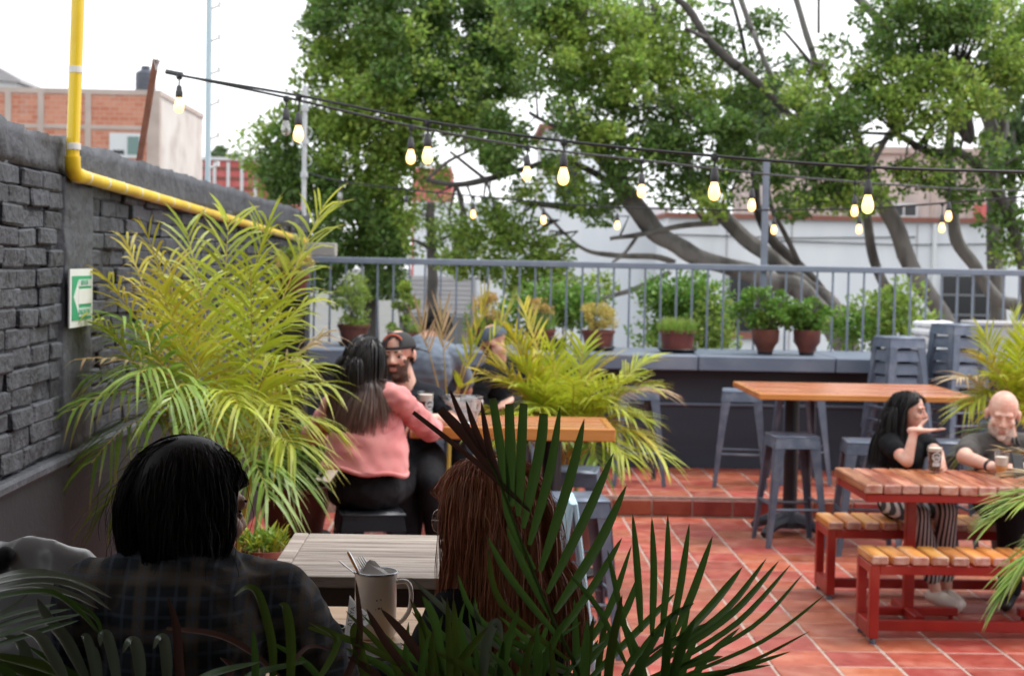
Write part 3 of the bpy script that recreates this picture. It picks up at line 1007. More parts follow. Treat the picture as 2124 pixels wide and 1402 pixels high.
# tree leaning left from the lower right, with long bare grey limbs
YB = 19.0
Lb = [
    ([(1830, 1240, 80), (1800, 980, 70), (1768, 760, 62), (1735, 690, 56), (1656, 602, 48), (1598, 583, 46), (1531, 560, 43), (1448, 533, 42), (1377, 496, 44), (1335, 450, 50), (1302, 408, 46), (1262, 350, 34), (1215, 290, 24), (1180, 195, 18), (1190, 90, 15), (1172, 0, 12), (1165, -60, 10)], 0, 0),
    ([(1768, 760, 44), (1731, 645, 42), (1673, 595, 40), (1614, 550, 38), (1556, 504, 38), (1494, 446, 36), (1440, 380, 26), (1400, 250, 18), (1371, 154, 15), (1357, 68, 14), (1357, -40, 12)], .25, 0),
    ([(1768, 760, 36), (1735, 655, 30), (1698, 600, 27), (1660, 558, 26), (1627, 525, 26), (1594, 487, 26), (1570, 420, 22), (1566, 330, 16), (1564, 253, 12), (1554, 164, 11), (1537, 68, 10), (1511, -20, 9)], .5, 1),
    ([(1656, 545, 13), (1625, 480, 13), (1602, 433, 12), (1590, 370, 9)], .1, 1),
    ([(1302, 408, 20), (1215, 350, 15), (1155, 335, 14), (1070, 356, 15), (1008, 373, 16), (946, 383, 14), (885, 373, 10)], .2, 1),
    ([(1008, 373, 9), (960, 335, 8), (933, 315, 6)], .2, 1), ([(885, 373, 7), (930, 335, 8), (981, 311, 6)], .1, 1),
    ([(1490, 462, 14), (1406, 470, 13), (1323, 487, 12), (1265, 496, 9)], -.1, 0),
    ([(1323, 487, 9), (1296, 525, 8), (1270, 545, 6)], -.1, 0),
    ([(1400, 545, 15), (1356, 533, 15), (1265, 529, 13), (1200, 510, 8), (1120, 430, 5)], .3, 0),
    ([(1390, 565, 13), (1315, 600, 12), (1252, 618, 9), (1180, 640, 5)], .2, 0),
    ([(1302, 408, 18), (1240, 440, 22), (1170, 430, 17), (1080, 420, 12)], .4, 0),
    ([(1262, 350, 14), (1190, 274, 11), (1152, 264, 10), (1097, 233, 8)], -.2, 1),
    ([(1400, 250, 14), (1350, 120, 12), (1326, -20, 12)], .2, 0),
    ([(1302, 408, 16), (1290, 300, 12), (1300, 200, 8)], -.4, 1),
]
tree('ficus_tree', 'leaning tree with bare grey limbs crossing behind the railing', 1800, YB, Lb,
     [(1130, 110, 85, 90, YB - .3, 1.0), (1100, 30, 80, 60, YB - .2, 1.1), (1190, 40, 80, 60, YB - .1, 1.1), (1270, 50, 70, 60, YB - .1, 1.1), (1230, 110, 85, 110, YB, 1.1), (1300, 170, 90, 90, YB - .4, 1.0), (1220, 240, 80, 60, YB - .5, 1.0),
      (1320, 290, 95, 62, YB - .7, 1.1), (1410, 250, 90, 85, YB - .4, 1.1), (1480, 300, 80, 70, YB - .8, 1.1), (1300, 40, 60, 60, YB + .2, .7),
      (1440, 130, 55, 60, YB, .8), (1470, 220, 70, 55, YB - .2, .9), (1580, 140, 45, 55, YB + .2, .7), (1560, 300, 55, 55, YB - .5, .9),
      (1420, 380, 80, 42, YB - .3, .9), (1500, 420, 40, 34, YB - .9, .9), (1060, 520, 120, 70, YB + .2, 1.2), (1000, 470, 80, 55, YB, 1.1),
      (1120, 590, 80, 50, YB + .3, 1.0), (960, 540, 45, 55, YB + .2, .9), (1010, 320, 50, 45, YB, .8), (1060, 300, 55, 55, YB - .1, .8),
      (1380, 30, 40, 40, YB + .2, .6), (1250, 330, 60, 40, YB - .6, 1.0), (1180, 400, 40, 35, YB + .3, .6), (1620, 380, 45, 35, YB - .2, .8), (1040, 260, 55, 50, YB, .9),
      (1210, 600, 70, 40, YB + 1, .8), (1375, 70, 50, 60, YB, .9), (1440, 35, 45, 40, YB + .1, .5), (1500, 110, 45, 40, YB + .1, .45), (1600, 70, 40, 50, YB + .2, .4), (1560, 200, 50, 40, YB, .7), (1340, 130, 60, 60, YB - .2, 1.0), (1290, 110, 60, 60, YB - .2, .9), (1640, 150, 40, 40, YB, .5), (1250, 430, 45, 28, YB - .2, .6), (1360, 330, 50, 40, YB - .8, 1.0), (1180, 335, 55, 40, YB - .3, .8), (1480, 385, 55, 35, YB - .7, .8), (1280, 380, 45, 40, YB - .6, .8), (1110, 400, 45, 30, YB, .7)], ntw=170)

# tree on the right with heavy dark crown and pale trunks
YC = 18.2
Lc = [
    ([(2100, 1320, 80), (2080, 1000, 66), (2020, 780, 56), (1964, 668, 44), (1906, 583, 41), (1864, 487, 40), (1820, 400, 36), (1790, 320, 26), (1760, 230, 18)], 0, 0),
    ([(1964, 680, 30), (1890, 660, 26), (1843, 608, 25), (1814, 541, 24), (1798, 441, 22), (1805, 350, 18), (1850, 270, 14)], .4, 0),
    ([(2090, 900, 46), (2120, 720, 40), (2114, 641, 34), (2068, 620, 32), (2022, 558, 30), (1985, 495, 30), (1977, 400, 28), (1968, 315, 22), (1976, 240, 18), (1990, 150, 14)], .2, 0),
    ([(2090, 900, 44), (2078, 760, 40), (2072, 666, 40), (2062, 454, 36), (2064, 298, 32), (2026, 202, 30), (2000, 110, 20)], .7, 0),
    ([(2130, 700, 34), (2128, 600, 32), (2114, 525, 28), (2089, 445, 26), (2047, 366, 24), (1990, 315, 22), (1935, 320, 20), (1885, 295, 17), (1850, 270, 12)], -.3, 1),
    ([(2064, 298, 24), (2081, 274, 24), (2071, 202, 22), (2080, 100, 16)], .6, 0),
    ([(1976, 240, 26), (2010, 290, 24), (2000, 230, 24), (1960, 170, 18)], -.1, 1),
    ([(1684, 105, 16), (1664, 45, 15), (1645, -20, 14)], .3, 0), ([(1760, 230, 16), (1700, 150, 16), (1684, 105, 15)], .3, 0),
    ([(1681, 130, 9), (1653, 96, 8), (1626, 65, 7)], .1, 1), ([(1698, 70, 7), (1698, -20, 7)], .2, 1),
    ([(1533, 140, 24), (1468, 82, 22), (1430, 20, 18), (1395, -10, 14)], .5, 1), ([(1640, 240, 16), (1580, 180, 20), (1533, 140, 22)], .5, 1),
    ([(1561, 65, 14), (1533, -10, 13)], .6, 0), ([(1600, 160, 12), (1561, 65, 13)], .6, 0),
    ([(1850, 80, 22), (1804, 20, 22), (1755, -25, 20)], .3, 0),
    ([(1468, 82, 12), (1420, 60, 10)], .4, 1),
]
tree('ficus_tree', 'right hand tree with heavy dark crown and pale trunks', 2040, YC, Lc,
     [(1890, 60, 110, 90, YC - .4, 1.3), (2010, 90, 110, 100, YC - .6, 1.4), (1840, 170, 90, 75, YC - .8, 1.3), (1960, 190, 100, 70, YC - 1.0, 1.4),
      (2090, 60, 70, 110, YC, 1.2), (1730, 210, 75, 70, YC - .4, 1.1), (1690, 290, 60, 60, YC - .5, 1.2), (1740, 300, 70, 75, YC - .9, 1.3),
      (1860, 250, 70, 45, YC - .9, 1.2), (1720, 380, 55, 42, YC - .7, 1.2), (2090, 180, 55, 60, YC - .3, 1.0), (1660, 200, 55, 45, YC, .8),
      (1990, 335, 70, 34, YC - .5, .75), (2090, 320, 60, 50, YC - .2, .85), (2110, 420, 50, 70, YC - .4, .9), (2080, 500, 45, 35, YC - .2, .7),
      (1720, 130, 50, 50, YC + .1, .6), (1640, 320, 45, 60, YC - .1, .9), (1950, 20, 80, 50, YC - .8, 1.2), (1640, 430, 35, 35, YC - .3, .5), (1930, 350, 40, 26, YC - .6, .7), (1650, 350, 55, 45, YC - .5, .9), (1770, 400, 50, 40, YC - .9, .9), (1860, 365, 45, 30, YC - .6, .6), (1700, 420, 50, 34, YC - .8, 1.0), (2010, 400, 40, 30, YC - .5, .5)], ntw=110)
# bare dark trunk in front of the pale house
YD = 26
tree('street_tree', 'straight dark trunk with sparse leaves behind the railing', 896, YD,
     [(base_pts(898, 650, 27, YD) + [(896, 560, 26), (893, 470, 23), (892, 420, 18)], 0, 1), ([(895, 520, 11), (860, 500, 8), (830, 505, 5)], 0, 1), ([(895, 505, 10), (930, 490, 7), (960, 470, 4)], 0, 1)],
     [(850, 480, 50, 35, YD, .5), (930, 500, 45, 40, YD, .4), (890, 440, 60, 30, YD, .5)], ntw=12)
# far trees fading behind the houses
for (u, v, rx, ry, Y, lb) in ((1600, 250, 110, 70, 48, 'pale far tree rising behind the weathered storey'), (465, 330, 26, 22, 70, 'tiny distant tree top above the red building'), (2100, 250, 60, 90, 46, 'pale far tree at the right behind the trunks')):
    b = at(u, v, Y)
    t = thing('distant_tree', lb, 'tree', (b.x, Y, GZ), group='distant trees')
    MB().tube([(0, 0, 0), (.1, 0, (b.z - GZ) * .6), (0, 0, b.z - GZ)], [.25, .18, .08], 8).build('trunk', M['bark'], t, smooth=True)
    crown_part(t, [(u, v, rx, ry, Y, .5), (u - rx * .4, v + ry * .5, rx * .6, ry * .6, Y, .5)], L_=.2, W_=.12, mats=('leaf_far', 'leaf_far'), origin=(b.x, Y, GZ))
# shrubs growing against the outside of the railing
M['leaf_bright'] = mat('leaf_bright', (.10, .21, .03), (.18, .34, .05), rough=.45, scale=2, isl=.35, trans=.35, contrast=.8)
for (u, v, rx, ry, Y, lb) in ((1405, 645, 92, 68, 16.0, 'round bright green shrub behind the railing and square pot'),
                              (1480, 690, 50, 50, 16.1, 'lower green shrub right of the round shrub behind the railing'),
                              (1800, 670, 78, 52, 16.2, 'leafy shrub behind the railing left of the stacked stools'),
                              (1880, 640, 46, 40, 16.2, 'small shrub behind the railing above the stacked stools'),
                              (1160, 640, 95, 52, 16.3, 'green shrub behind the railing in the middle'),
                              (1050, 690, 60, 40, 16.3, 'low green shrub behind the railing near the bent man')):
    b = at(u, v, Y)
    t = thing('shrub', lb, 'shrub', (b.x, Y, GZ), group='shrubs outside the railing')
    mb = MB()
    cs = crown_part(t, [(u, v, rx, ry, Y, 1.6)], L_=.07, W_=.036, dens=1.8, mats=('leaf_bright', 'leaf'), origin=(b.x, Y, GZ), name='foliage')
    hz = b.z - GZ
    for k in range(4):
        mb.tube([(.12 * k - .2, 0, 0), (.05 * k - .1, .05, hz * .7), (.1 * k - .15, 0, hz)], [.03, .022, .008], 6)
    mb.build('stem', M['bark'], t, smooth=True)

# ================================================================== FURNITURE
def make_stool(name, label, x, y, z, rz, m, group, h=.76):
    t = thing(name, label, 'stool', (x, y, z), rz, group)
    w0, w1 = .150, .215                                # half widths at seat and floor
    mb = MB()
    mb.box((0, 0, h - .008), (.312, .312, .016), bev=.012)
    mb.box((0, 0, h - .004), (.26, .26, .014), bev=.01)
    mb.build('seat', m, t, smooth=True)
    mb = MB()
    for s in (-1, 1):                                  # folded apron under the seat
        for (ax, ay) in ((0, s), (s, 0)):
            a, b = .152, .163
            if ax == 0:
                q = [(-a, s * a, h - .012), (a, s * a, h - .012), (b, s * b, h - .085), (-b, s * b, h - .085)]
                q2 = [(x_, y_ - s * .006, z_) for x_, y_, z_ in q]
            else:
                q = [(s * a, -a, h - .012), (s * a, a, h - .012), (s * b, b, h - .085), (s * b, -b, h - .085)]
                q2 = [(x_ - s * .006, y_, z_) for x_, y_, z_ in q]
            mb.add(q + q2, [(0, 1, 2, 3), (7, 6, 5, 4), (0, 4, 5, 1), (1, 5, 6, 2), (2, 6, 7, 3), (3, 7, 4, 0)])
    mb.build('apron', m, t)
    for sx in (-1, 1):
        for sy in (-1, 1):
            mb = MB()                                  # pressed L-shaped leg, wide at the top
            for (dx, dy) in ((1, 0), (0, 1)):
                vs = []
                for (zz, hw, fl) in ((h - .02, w0 + .004, .075), (h * .55, (w0 + w1) / 2 - .004, .050), (0, w1, .032)):
                    cx_, cy_ = sx * hw, sy * hw
                    e = (cx_ - dx * sx * fl, cy_ - dy * sy * fl)
                    tn = (dy * sx * .008, dx * sy * .008)
                    vs += [(cx_, cy_, zz), (e[0], e[1], zz), (e[0] - tn[0], e[1] - tn[1], zz), (cx_ - tn[0], cy_ - tn[1], zz)]
                fs = []
                for k in range(2):
                    for j in range(4):
                        a, b = k * 4 + j, k * 4 + (j + 1) % 4
                        fs.append((a, b, b + 4, a + 4))
                fs += [(3, 2, 1, 0), (8, 9, 10, 11)]
                mb.add(vs, fs)
            mb.build('leg', m, t)
    zr = .26 * h / .76
    k_ = w0 + (w1 - w0) * (1 - zr / h) - .012
    for (zz, pair) in ((zr, 0), (zr + .035, 1)):
        for s in (-1, 1):
            p0, p1 = ((-k_, s * k_, zz), (k_, s * k_, zz)) if pair == 0 else ((s * k_, -k_, zz), (s * k_, k_, zz))
            MB().tube([p0, p1], .010, 6).build('rung', m, t, smooth=True)
    return t


def place_stool(src, label, x, y, z, rz, m=None, group=None):
    o = copy_tree(src)
    o.location = (x, y, z); o.rotation_euler = (0, 0, rz); o['label'] = label
    if group: o['group'] = group
    if m:
        for ch in o.children:
            ch.data = stool_dark[ch.name.split('.')[0]] if False else ch.data
    return o


SG = 'slate blue metal bar stools'
st0 = make_stool('bar_stool', 'slate metal stool in front of the rear wooden bar table', 2.21, 11.0, 0, R(4), M['slate_metal'], SG)
place_stool(st0, 'slate metal stool on the raised step left of the rear bar table', 2.145, 12.72, STEP, R(-9), group=SG)
place_stool(st0, 'slate metal stool behind the rear bar table column', 2.66, 12.95, STEP, R(6), group=SG)
place_stool(st0, 'slate metal stool on the step right of the middle yellow palm', 1.30, 12.72, STEP, R(5), group=SG)
place_stool(st0, 'slate metal stool just behind the dark haired woman', 2.66, 10.70, 0, R(-5), group=SG)
place_stool(st0, 'slate metal stool between the seated woman and bald man', 3.17, 10.75, 0, R(3), group=SG)
for (nm, cx, cy, n, rz, lb) in (('left', 3.47, 13.02, 5, R(12), 'lower stack beside the counter'), ('right', 3.98, 13.12, 6, R(20), 'taller stack beside the yellow palm')):
    words = ['bottom', 'second', 'third', 'fourth', 'fifth', 'sixth']
    for k in range(n):
        place_stool(st0, ('topmost' if k == n - 1 else words[k]) + ' metal stool of the ' + lb, cx, cy, STEP + k * .108, rz,
                    group='stacked stools by the counter')
BG = 'black metal stools at the near bar table'
sb0 = make_stool('bar_stool', 'black metal stool under the woman in pink', at(768, 1070, 7.75).x, 7.75, 0, R(10), M['black_metal'], BG, h=.70)
place_stool(sb0, 'black metal stool under the man in the backward cap', at(905, 1040, 8.35).x, 8.35, 0, R(-12), group=BG)
place_stool(st0, 'dark metal stool right of the auburn haired woman', .50, 7.75, .02, R(6), group=BG)
place_stool(st0, 'dark metal stool under the near bar table beside its column', .56, 8.95, 0, R(-8), group=BG)


# --- wooden bar tables
def bar_table(name, label, x0, x1, y0, y1, ztop, th, nb, cols, zc=0.0):
    t = thing(name, label, 'table', ((x0 + x1) / 2, (y0 + y1) / 2, 0))
    w, d = x1 - x0, y1 - y0
    for k in range(nb):
        yy = -d / 2 + .04 + (d - .08) * (k + .5) / nb
        MB().box((0, yy, ztop - th / 2), (w - .084, (d - .08) / nb - .002, th - .003), bev=.003).build('board', M['bar_wood'], t)
    for s in (-1, 1):
        MB().box((0, s * (d / 2 - .02), ztop - th / 2 - .002), (w, .04, th), bev=.005).build('edge_board', M['bar_edge'], t)
        MB().box((s * (w / 2 - .02), 0, ztop - th / 2 - .001), (.04, d - .081, th), bev=.005).build('edge_board', M['bar_edge'], t)
    for cx in cols:
        MB().box((cx, 0, ztop - th - .012), (.34, .34, .02), bev=.004).build('mounting_plate', M['black_metal'], t)
        MB().tube([(cx, 0, .06), (cx, 0, ztop - th - .02)], .052, 14).build('column', M['black_metal'], t, smooth=True)
        b = MB()
        b.lathe([(.10, .05), (.105, .09), (.075, .13), (.056, .18)], (cx, 0, 0), 16)
        for k in range(4):
            a = PI / 4 + k * PI / 2
            dx, dy = math.cos(a), math.sin(a)
            b.tube([(cx + dx * .06, dy * .06, .10), (cx + dx * .18, dy * .18, .085), (cx + dx * .27, dy * .27, .05), (cx + dx * .31, dy * .31, .022)],
                   [.05, .042, .034, .030], 8)
        b.build('pedestal_foot', M['cast_iron'], t, smooth=True)
    return t


bar_table('bar_table', 'long rear wooden bar table in front of the slate counter', 1.95, 3.45, 10.85, 11.98, 1.05, .042, 7, (2.29 - 2.70, 3.14 - 2.70))
bar_table('bar_table', 'wooden bar table where the woman in pink sits', -.32, .74, 8.22, 8.86, 1.06, .066, 5, (.43 - .21,))


# --- red steel picnic set with worn planks
def bench(name, label, x0, x1, y0, y1, h, cat='bench'):
    t = thing(name, label, cat, ((x0 + x1) / 2, (y0 + y1) / 2, 0), 0, 'red framed benches')
    w, d = x1 - x0, y1 - y0
    ps = .048
    th = .046
    zt = h - th
    n = int(w / .1035)
    for k in range(n):
        xx = -w / 2 + .045 + k * .1035
        MB().box((0, 0, 0), (.085, d + .02, th), bev=.007).build('plank', [M['plank_orange'], M['worn_end']], t, loc=(xx, 0, h - th / 2 + random.uniform(-.002, .002)),
                                                             rot=(0, 0, random.gauss(0, .012)))
    for s in (-1, 1):
        fr = MB()
        fr.box((s * (w / 2 - ps / 2), -d / 2 + ps / 2, zt / 2 + .015), (ps, ps, zt - .03), bev=.004)
        fr.box((s * (w / 2 - ps / 2), d / 2 - ps / 2, zt / 2 + .015), (ps, ps, zt - .03), bev=.004)
        fr.box((s * (w / 2 - ps / 2), 0, zt - ps / 2 - .001), (ps - .002, d - 2 * ps, ps), bev=.004)
        fr.box((s * (w / 2 - ps / 2), 0, .03 + .04), (ps - .002, d - 2 * ps, .08), bev=.004)
        fr.build('end_frame', M['red_steel'], t)
        MB().box((0, s * (d / 2 - ps / 2), zt - ps / 2 - .002), (w - 2 * ps, ps - .004, ps), bev=.004).build('side_rail', M['red_steel'], t)
        for yy in (-d / 2 + ps / 2, d / 2 - ps / 2):
            MB().lathe([(.016, 0), (.018, .008), (.012, .03)], (s * (w / 2 - ps / 2), yy, 0), 10).build('foot_pad', M['slate_metal'], t, smooth=True)
    MB().box((0, 0, .03 + .04), (w - 2 * ps, ps - .006, .055), bev=.004).build('stretcher', M['red_steel'], t)
    return t


bench('picnic_bench', 'front red steel bench with orange planks nearest the camera', 2.035, 3.60, 8.04, 8.34, .455)
bench('picnic_bench', 'rear red steel bench under the seated couple', 2.055, 3.62, 9.12, 9.46, .455)
pt = thing('picnic_table', 'red steel picnic table with worn wooden planks', 'table', (2.90, 8.66, 0))
TW, TD, TH = 1.68, .70, .78
for k in range(int(TW / .1005)):
    xx = -TW / 2 + .045 + k * .1005
    MB().box((0, 0, 0), (.093, TD + random.uniform(-.006, .006), .05), bev=.007).build('plank', [M['plank_red'], M['worn_end']], pt, loc=(xx, 0, TH - .025 + random.uniform(-.002, .002)),
                                                             rot=(0, 0, random.gauss(0, .004)))
for s in (-1, 1):
    MB().box((0, s * (TD / 2 - .035), TH - .05 - .022), (TW - .02, .045, .042), bev=.004).build('side_rail', M['red_steel'], pt)
    MB().box((s * (TW / 2 - .035), 0, TH - .05 - .022), (.044, TD - .117, .040), bev=.004).build('end_rail', M['red_steel'], pt)
for cx in (2.40 - 2.90, 3.28 - 2.90):
    MB().box((cx, 0, .35), (.055, .055, .66), bev=.004).build('column', M['red_steel'], pt)
    MB().box((cx, 0, TH - .074), (.055, TD - .117, .045), bev=.003).build('cross_rail', M['red_steel'], pt)
    b = MB()
    b.box((cx, 0, .045), (.055, .50, .045), bev=.005)
    b.box((cx - .15, 0, .0445), (.244, .054, .044), bev=.005).box((cx + .15, 0, .0445), (.244, .054, .044), bev=.005)
    for (dx, dy) in ((.24, 0), (-.24, 0), (0, .22), (0, -.22)):
        b.lathe([(.014, 0), (.014, .024)], (cx + dx, dy, 0), 8)
    b.build('cross_foot', M['red_steel'], pt)

# worn end grain: planks keep the second material on their -Y and +Y end faces
for o in bpy.data.objects:
    if o.name.split('.')[0] == 'plank' and o.type == 'MESH' and len(o.data.materials) == 2:
        for p_ in o.data.polygons:
            if abs(p_.normal.y) > .6: p_.material_index = 1


# --- near tables on the deck
def cafe_table(label, x0, x1, y0, y1, ztop, m, nb, ap):
    t = thing('cafe_table', label, 'table', ((x0 + x1) / 2, (y0 + y1) / 2, DECK))
    w, d = x1 - x0, y1 - y0
    h = ztop - DECK
    for k in range(nb):
        yy = -d / 2 + d * (k + .5) / nb
        MB().box((0, yy, h - .016), (w - (.09 if nb > 5 else 0), d / nb - .0015, .030), bev=.002).build('board', m, t)
    if nb > 5:
        for s in (-1, 1):
            MB().box((s * (w / 2 - .022), 0, h - .0155), (.043, d, .031), bev=.003).build('edge_board', m, t)
    for s in (-1, 1):
        MB().box((0, s * (d / 2 - .02), h - .032 - ap / 2), (w - .05, .022, ap)).build('apron', M['dark_wood'], t)
        MB().box((s * (w / 2 - .035), 0, h - .032 - ap / 2), (.022, d - .063, ap)).build('apron', M['dark_wood'], t)
        for q in (-1, 1):
            MB().box((s * (w / 2 - .055), q * (d / 2 - .055), (h - .033) / 2), (.045, .045, h - .033)).build('leg', M['dark_wood'], t)
    return t


cafe_table('weathered grey plank table in front of the seated pair', -.515, .16, 4.05, 4.69, 1.10, M['grey_wood'], 9, .075)
cafe_table('light wood table holding the enamel mug', -.66, -.065, 3.05, 3.70, 1.10, M['light_wood'], 5, .09)

# pale blue folding sign board leaning by the deck edge
ab = thing('folding_board', 'pale blue folding board half hidden behind the auburn hair', 'board', (at(1182, 1200, 6.2).x, 6.2, 0), PI / 2)
M['pale_blue'] = mat('pale_blue', (.42, .66, .78), (.47, .70, .80), rough=.5, scale=4)
for s in (-1, 1):
    MB().box((0, s * .075, .50), (.30, .018, 1.0), Matrix.Rotation(R(s * 8), 3, 'X'), bev=.004).build('panel', M['pale_blue'], ab)

# ================================================================== STRING LIGHTS
M['cord'] = mat('cord', (.012, .013, .016), rough=.5)
M['socket'] = mat('socket', (.035, .035, .04), (.06, .06, .065), rough=.6, scale=20)
M['bulb_lit'] = emit_mat('bulb_lit', (1.0, .62, .20), 5.0)
M['bulb_glow'] = emit_mat('bulb_glow', (1.0, .72, .36), 14.0)
M['bulb_off'] = glass_mat('bulb_off', (.9, .9, .88), .05, .7)
M['filament'] = emit_mat('filament', (1, .62, .25), 30.0)


def lit_bulb_mat():
    """frosted warm glass: hot in the middle, amber where the glass is seen edge on"""
    m = bpy.data.materials.new('bulb_glass'); m.use_nodes = True
    N, L = m.node_tree.nodes, m.node_tree.links
    p = N['Principled BSDF']
    p.inputs['Base Color'].default_value = (.9, .7, .4, 1); p.inputs['Roughness'].default_value = .15
    p.inputs['Emission Color'].default_value = (1, .60, .18, 1)
    p.inputs['Emission Strength'].default_value = 1.5
    return m


M['bulb_glass'] = lit_bulb_mat()


def cord_path(pts, sag=0):
    return [at(*q) for q in pts]


def smooth_line(P, n=6):
    out = []
    for i in range(len(P) - 1):
        a, b, c, d = P[max(i - 1, 0)], P[i], P[i + 1], P[min(i + 2, len(P) - 1)]
        for s in range(n):
            t = s / n
            out.append(.5 * ((2 * b) + (c - a) * t + (2 * a - 5 * b + 4 * c - d) * t * t + (3 * b - a - 3 * c + d) * t ** 3))
    out.append(P[-1])
    return out


CORDS = {
    'front': [(349, 151, 7.8), (372, 157, 7.75), (620, 199, 7.2), (888, 252, 6.9), (1170, 293, 6.6), (1483, 324, 6.4), (1802, 347, 6.25), (2124, 357, 6.2), (2330, 362, 6.2)],
    'middle': [(349, 150, 7.8), (372, 156, 7.75), (594, 203, 7.7), (853, 262, 7.9), (1094, 305, 8.3), (1332, 333, 8.8), (1561, 359, 9.4), (1774, 378, 10.1), (1969, 391, 10.9), (2124, 396, 11.5), (2330, 396, 12.3)],
    'rear': [(640, 359, 14.7), (706, 376, 14.5), (843, 393, 14.2), (982, 407, 13.9), (1128, 420, 13.6), (1281, 430, 13.2), (1440, 435, 12.8), (1606, 436, 12.4), (1783, 433, 12.0), (1955, 422, 11.7), (2124, 408, 11.5), (2330, 388, 11.3)],
}
cord_lab = {'front': 'front black string light cord across the terrace', 'middle': 'second black string light cord crossing towards the back right',
            'rear': 'lowest black string light cord starting at the white pole'}
for k, pts in CORDS.items():
    P = smooth_line(cord_path(pts))
    c = thing('light_string', cord_lab[k], 'cord', tuple(P[0]), group='string light cords')
    MB().tube([p - P[0] for p in P], .0065 if k != 'rear' else .0075, 6).build('cable', M['cord'], c, smooth=True)
    if k == 'front':
        hook = at(326, 150, 7.85)
        MB().tube([Vector((0, 0, 0)), hook - P[0]], .0015, 4).build('tie_wire', M['white_pole'], c)
        MB().tube([Vector((-.012, 0, .004)), Vector((.07, 0, -.01))], .012, 8).build('end_plug', M['cord'], c, smooth=True)

for (key, lb) in (('front', 'metal post holding the right end of the front cord'), ('middle', 'metal post holding the right end of the second cord'), ('rear', 'metal post holding the right end of the lowest cord')):
    q = at(*CORDS[key][-1])
    lpz = thing('light_post', lb, 'post', (q.x, q.y, STEP if q.y > 12.1 else 0), group='posts for the string lights')
    MB().tube([(0, 0, 0), (0, 0, q.z + .1 - (STEP if q.y > 12.1 else 0))], .022, 10).build('pole', M['slate_metal'], lpz, smooth=True)
    MB().box((0, 0, .005), (.16, .16, .01), bev=.002).build('base_plate', M['slate_metal'], lpz)
BULBS = [  # px, y of the glass centre, cord, junction index, lit
    (363, 218, 'front', 1, 1), (617, 277, 'front', 2, 1), (888, 322, 'front', 3, 1), (1169, 365, 'front', 4, 1), (1481, 396, 'front', 5, 1), (1800, 423, 'front', 6, 1),
    (592, 265, 'middle', 2, 0), (853, 325, 'middle', 3, 1), (1092, 360, 'middle', 4, 1), (1331, 396, 'middle', 5, 1), (1560, 425, 'middle', 6, 1), (1773, 437, 'middle', 7, 1), (1968, 448, 'middle', 8, 1),
    (705, 406, 'rear', 1, 0), (843, 428, 'rear', 2, 0), (982, 444, 'rear', 3, 1), (1127, 456, 'rear', 4, 1), (1280, 467, 'rear', 5, 1), (1606, 476, 'rear', 7, 1), (1782, 475, 'rear', 8, 1), (1954, 472, 'rear', 9, 1),
]
ordn = ['first', 'second', 'third', 'fourth', 'fifth', 'sixth', 'seventh', 'eighth', 'ninth', 'tenth']
cnt = {}
glass_prof = [(.0125, .0), (.0135, -.006), (.019, -.022), (.0228, -.038), (.0235, -.048), (.0215, -.060), (.015, -.070), (.006, -.0745), (.0, -.0755)]
for (u, v, ck, ji, lit) in BULBS:
    jp = at(*CORDS[ck][ji])
    Y = CORDS[ck][ji][2]
    gc = at(u, v, Y)
    cnt[ck] = cnt.get(ck, 0) + 1
    nm = {'front': 'front', 'middle': 'second', 'rear': 'lowest'}[ck]
    lab = ('glowing' if lit else 'unlit') + ' bulb, ' + ordn[cnt[ck] - 1] + ' from the left on the ' + nm + ' cord'
    zs = gc.z + .036                                  # bottom of the socket
    b = thing('hanging_bulb', lab, 'bulb', (jp.x, Y, zs), random.uniform(0, 3), group='string light bulbs')
    top_z = jp.z - zs
    MB().tube([(0, 0, .05), (0, 0, max(top_z, .07))], .004, 6).lathe([(.012, top_z - .02), (.016, top_z - .005), (.012, top_z + .008)], seg=8) \
        .build('drop_lead', M['cord'], b, smooth=True)
    MB().lathe([(.016, -.002), (.0175, .0), (.0175, .028), (.014, .034), (.013, .05), (.006, .058)], seg=14).build('socket', M['socket'], b, smooth=True)
    g = MB().lathe([(r, z) for r, z in glass_prof], seg=16).build('glass', M['bulb_glass'] if lit else M['bulb_off'], b, smooth=True)
    MB().tube([(.0, 0, -.004), (.007, 0, -.018), (-.006, 0, -.03), (.006, 0, -.042), (0, 0, -.052)], .0022, 5).build('filament', M['filament'] if lit else M['socket'], g)

# ================================================================== PALMS AND POTTED PLANTS
def palm_mat(name, c1, c2, tip, isl=.3, rough=.42, trans=.3, tip0=.62):
    m = mat(name, c1, c2, rough=rough, scale=3, isl=isl, trans=trans, contrast=.9)
    N, L = m.node_tree.nodes, m.node_tree.links
    p = N['Principled BSDF']
    src = p.inputs['Base Color'].links[0].from_socket
    at_ = N.new('ShaderNodeAttribute'); at_.attribute_name = 'tip'
    mr = N.new('ShaderNodeMapRange'); mr.inputs[1].default_value = tip0; mr.inputs[2].default_value = 1.0
    L.new(at_.outputs['Fac'], mr.inputs[0])
    mx = N.new('ShaderNodeMix'); mx.data_type = 'RGBA'
    L.new(mr.outputs[0], mx.inputs[0]); L.new(src, mx.inputs[6]); mx.inputs[7].default_value = (*tip, 1)
    for l in list(src.links):
        if l.to_node != mx: L.new(mx.outputs[2], l.to_socket)
    return m


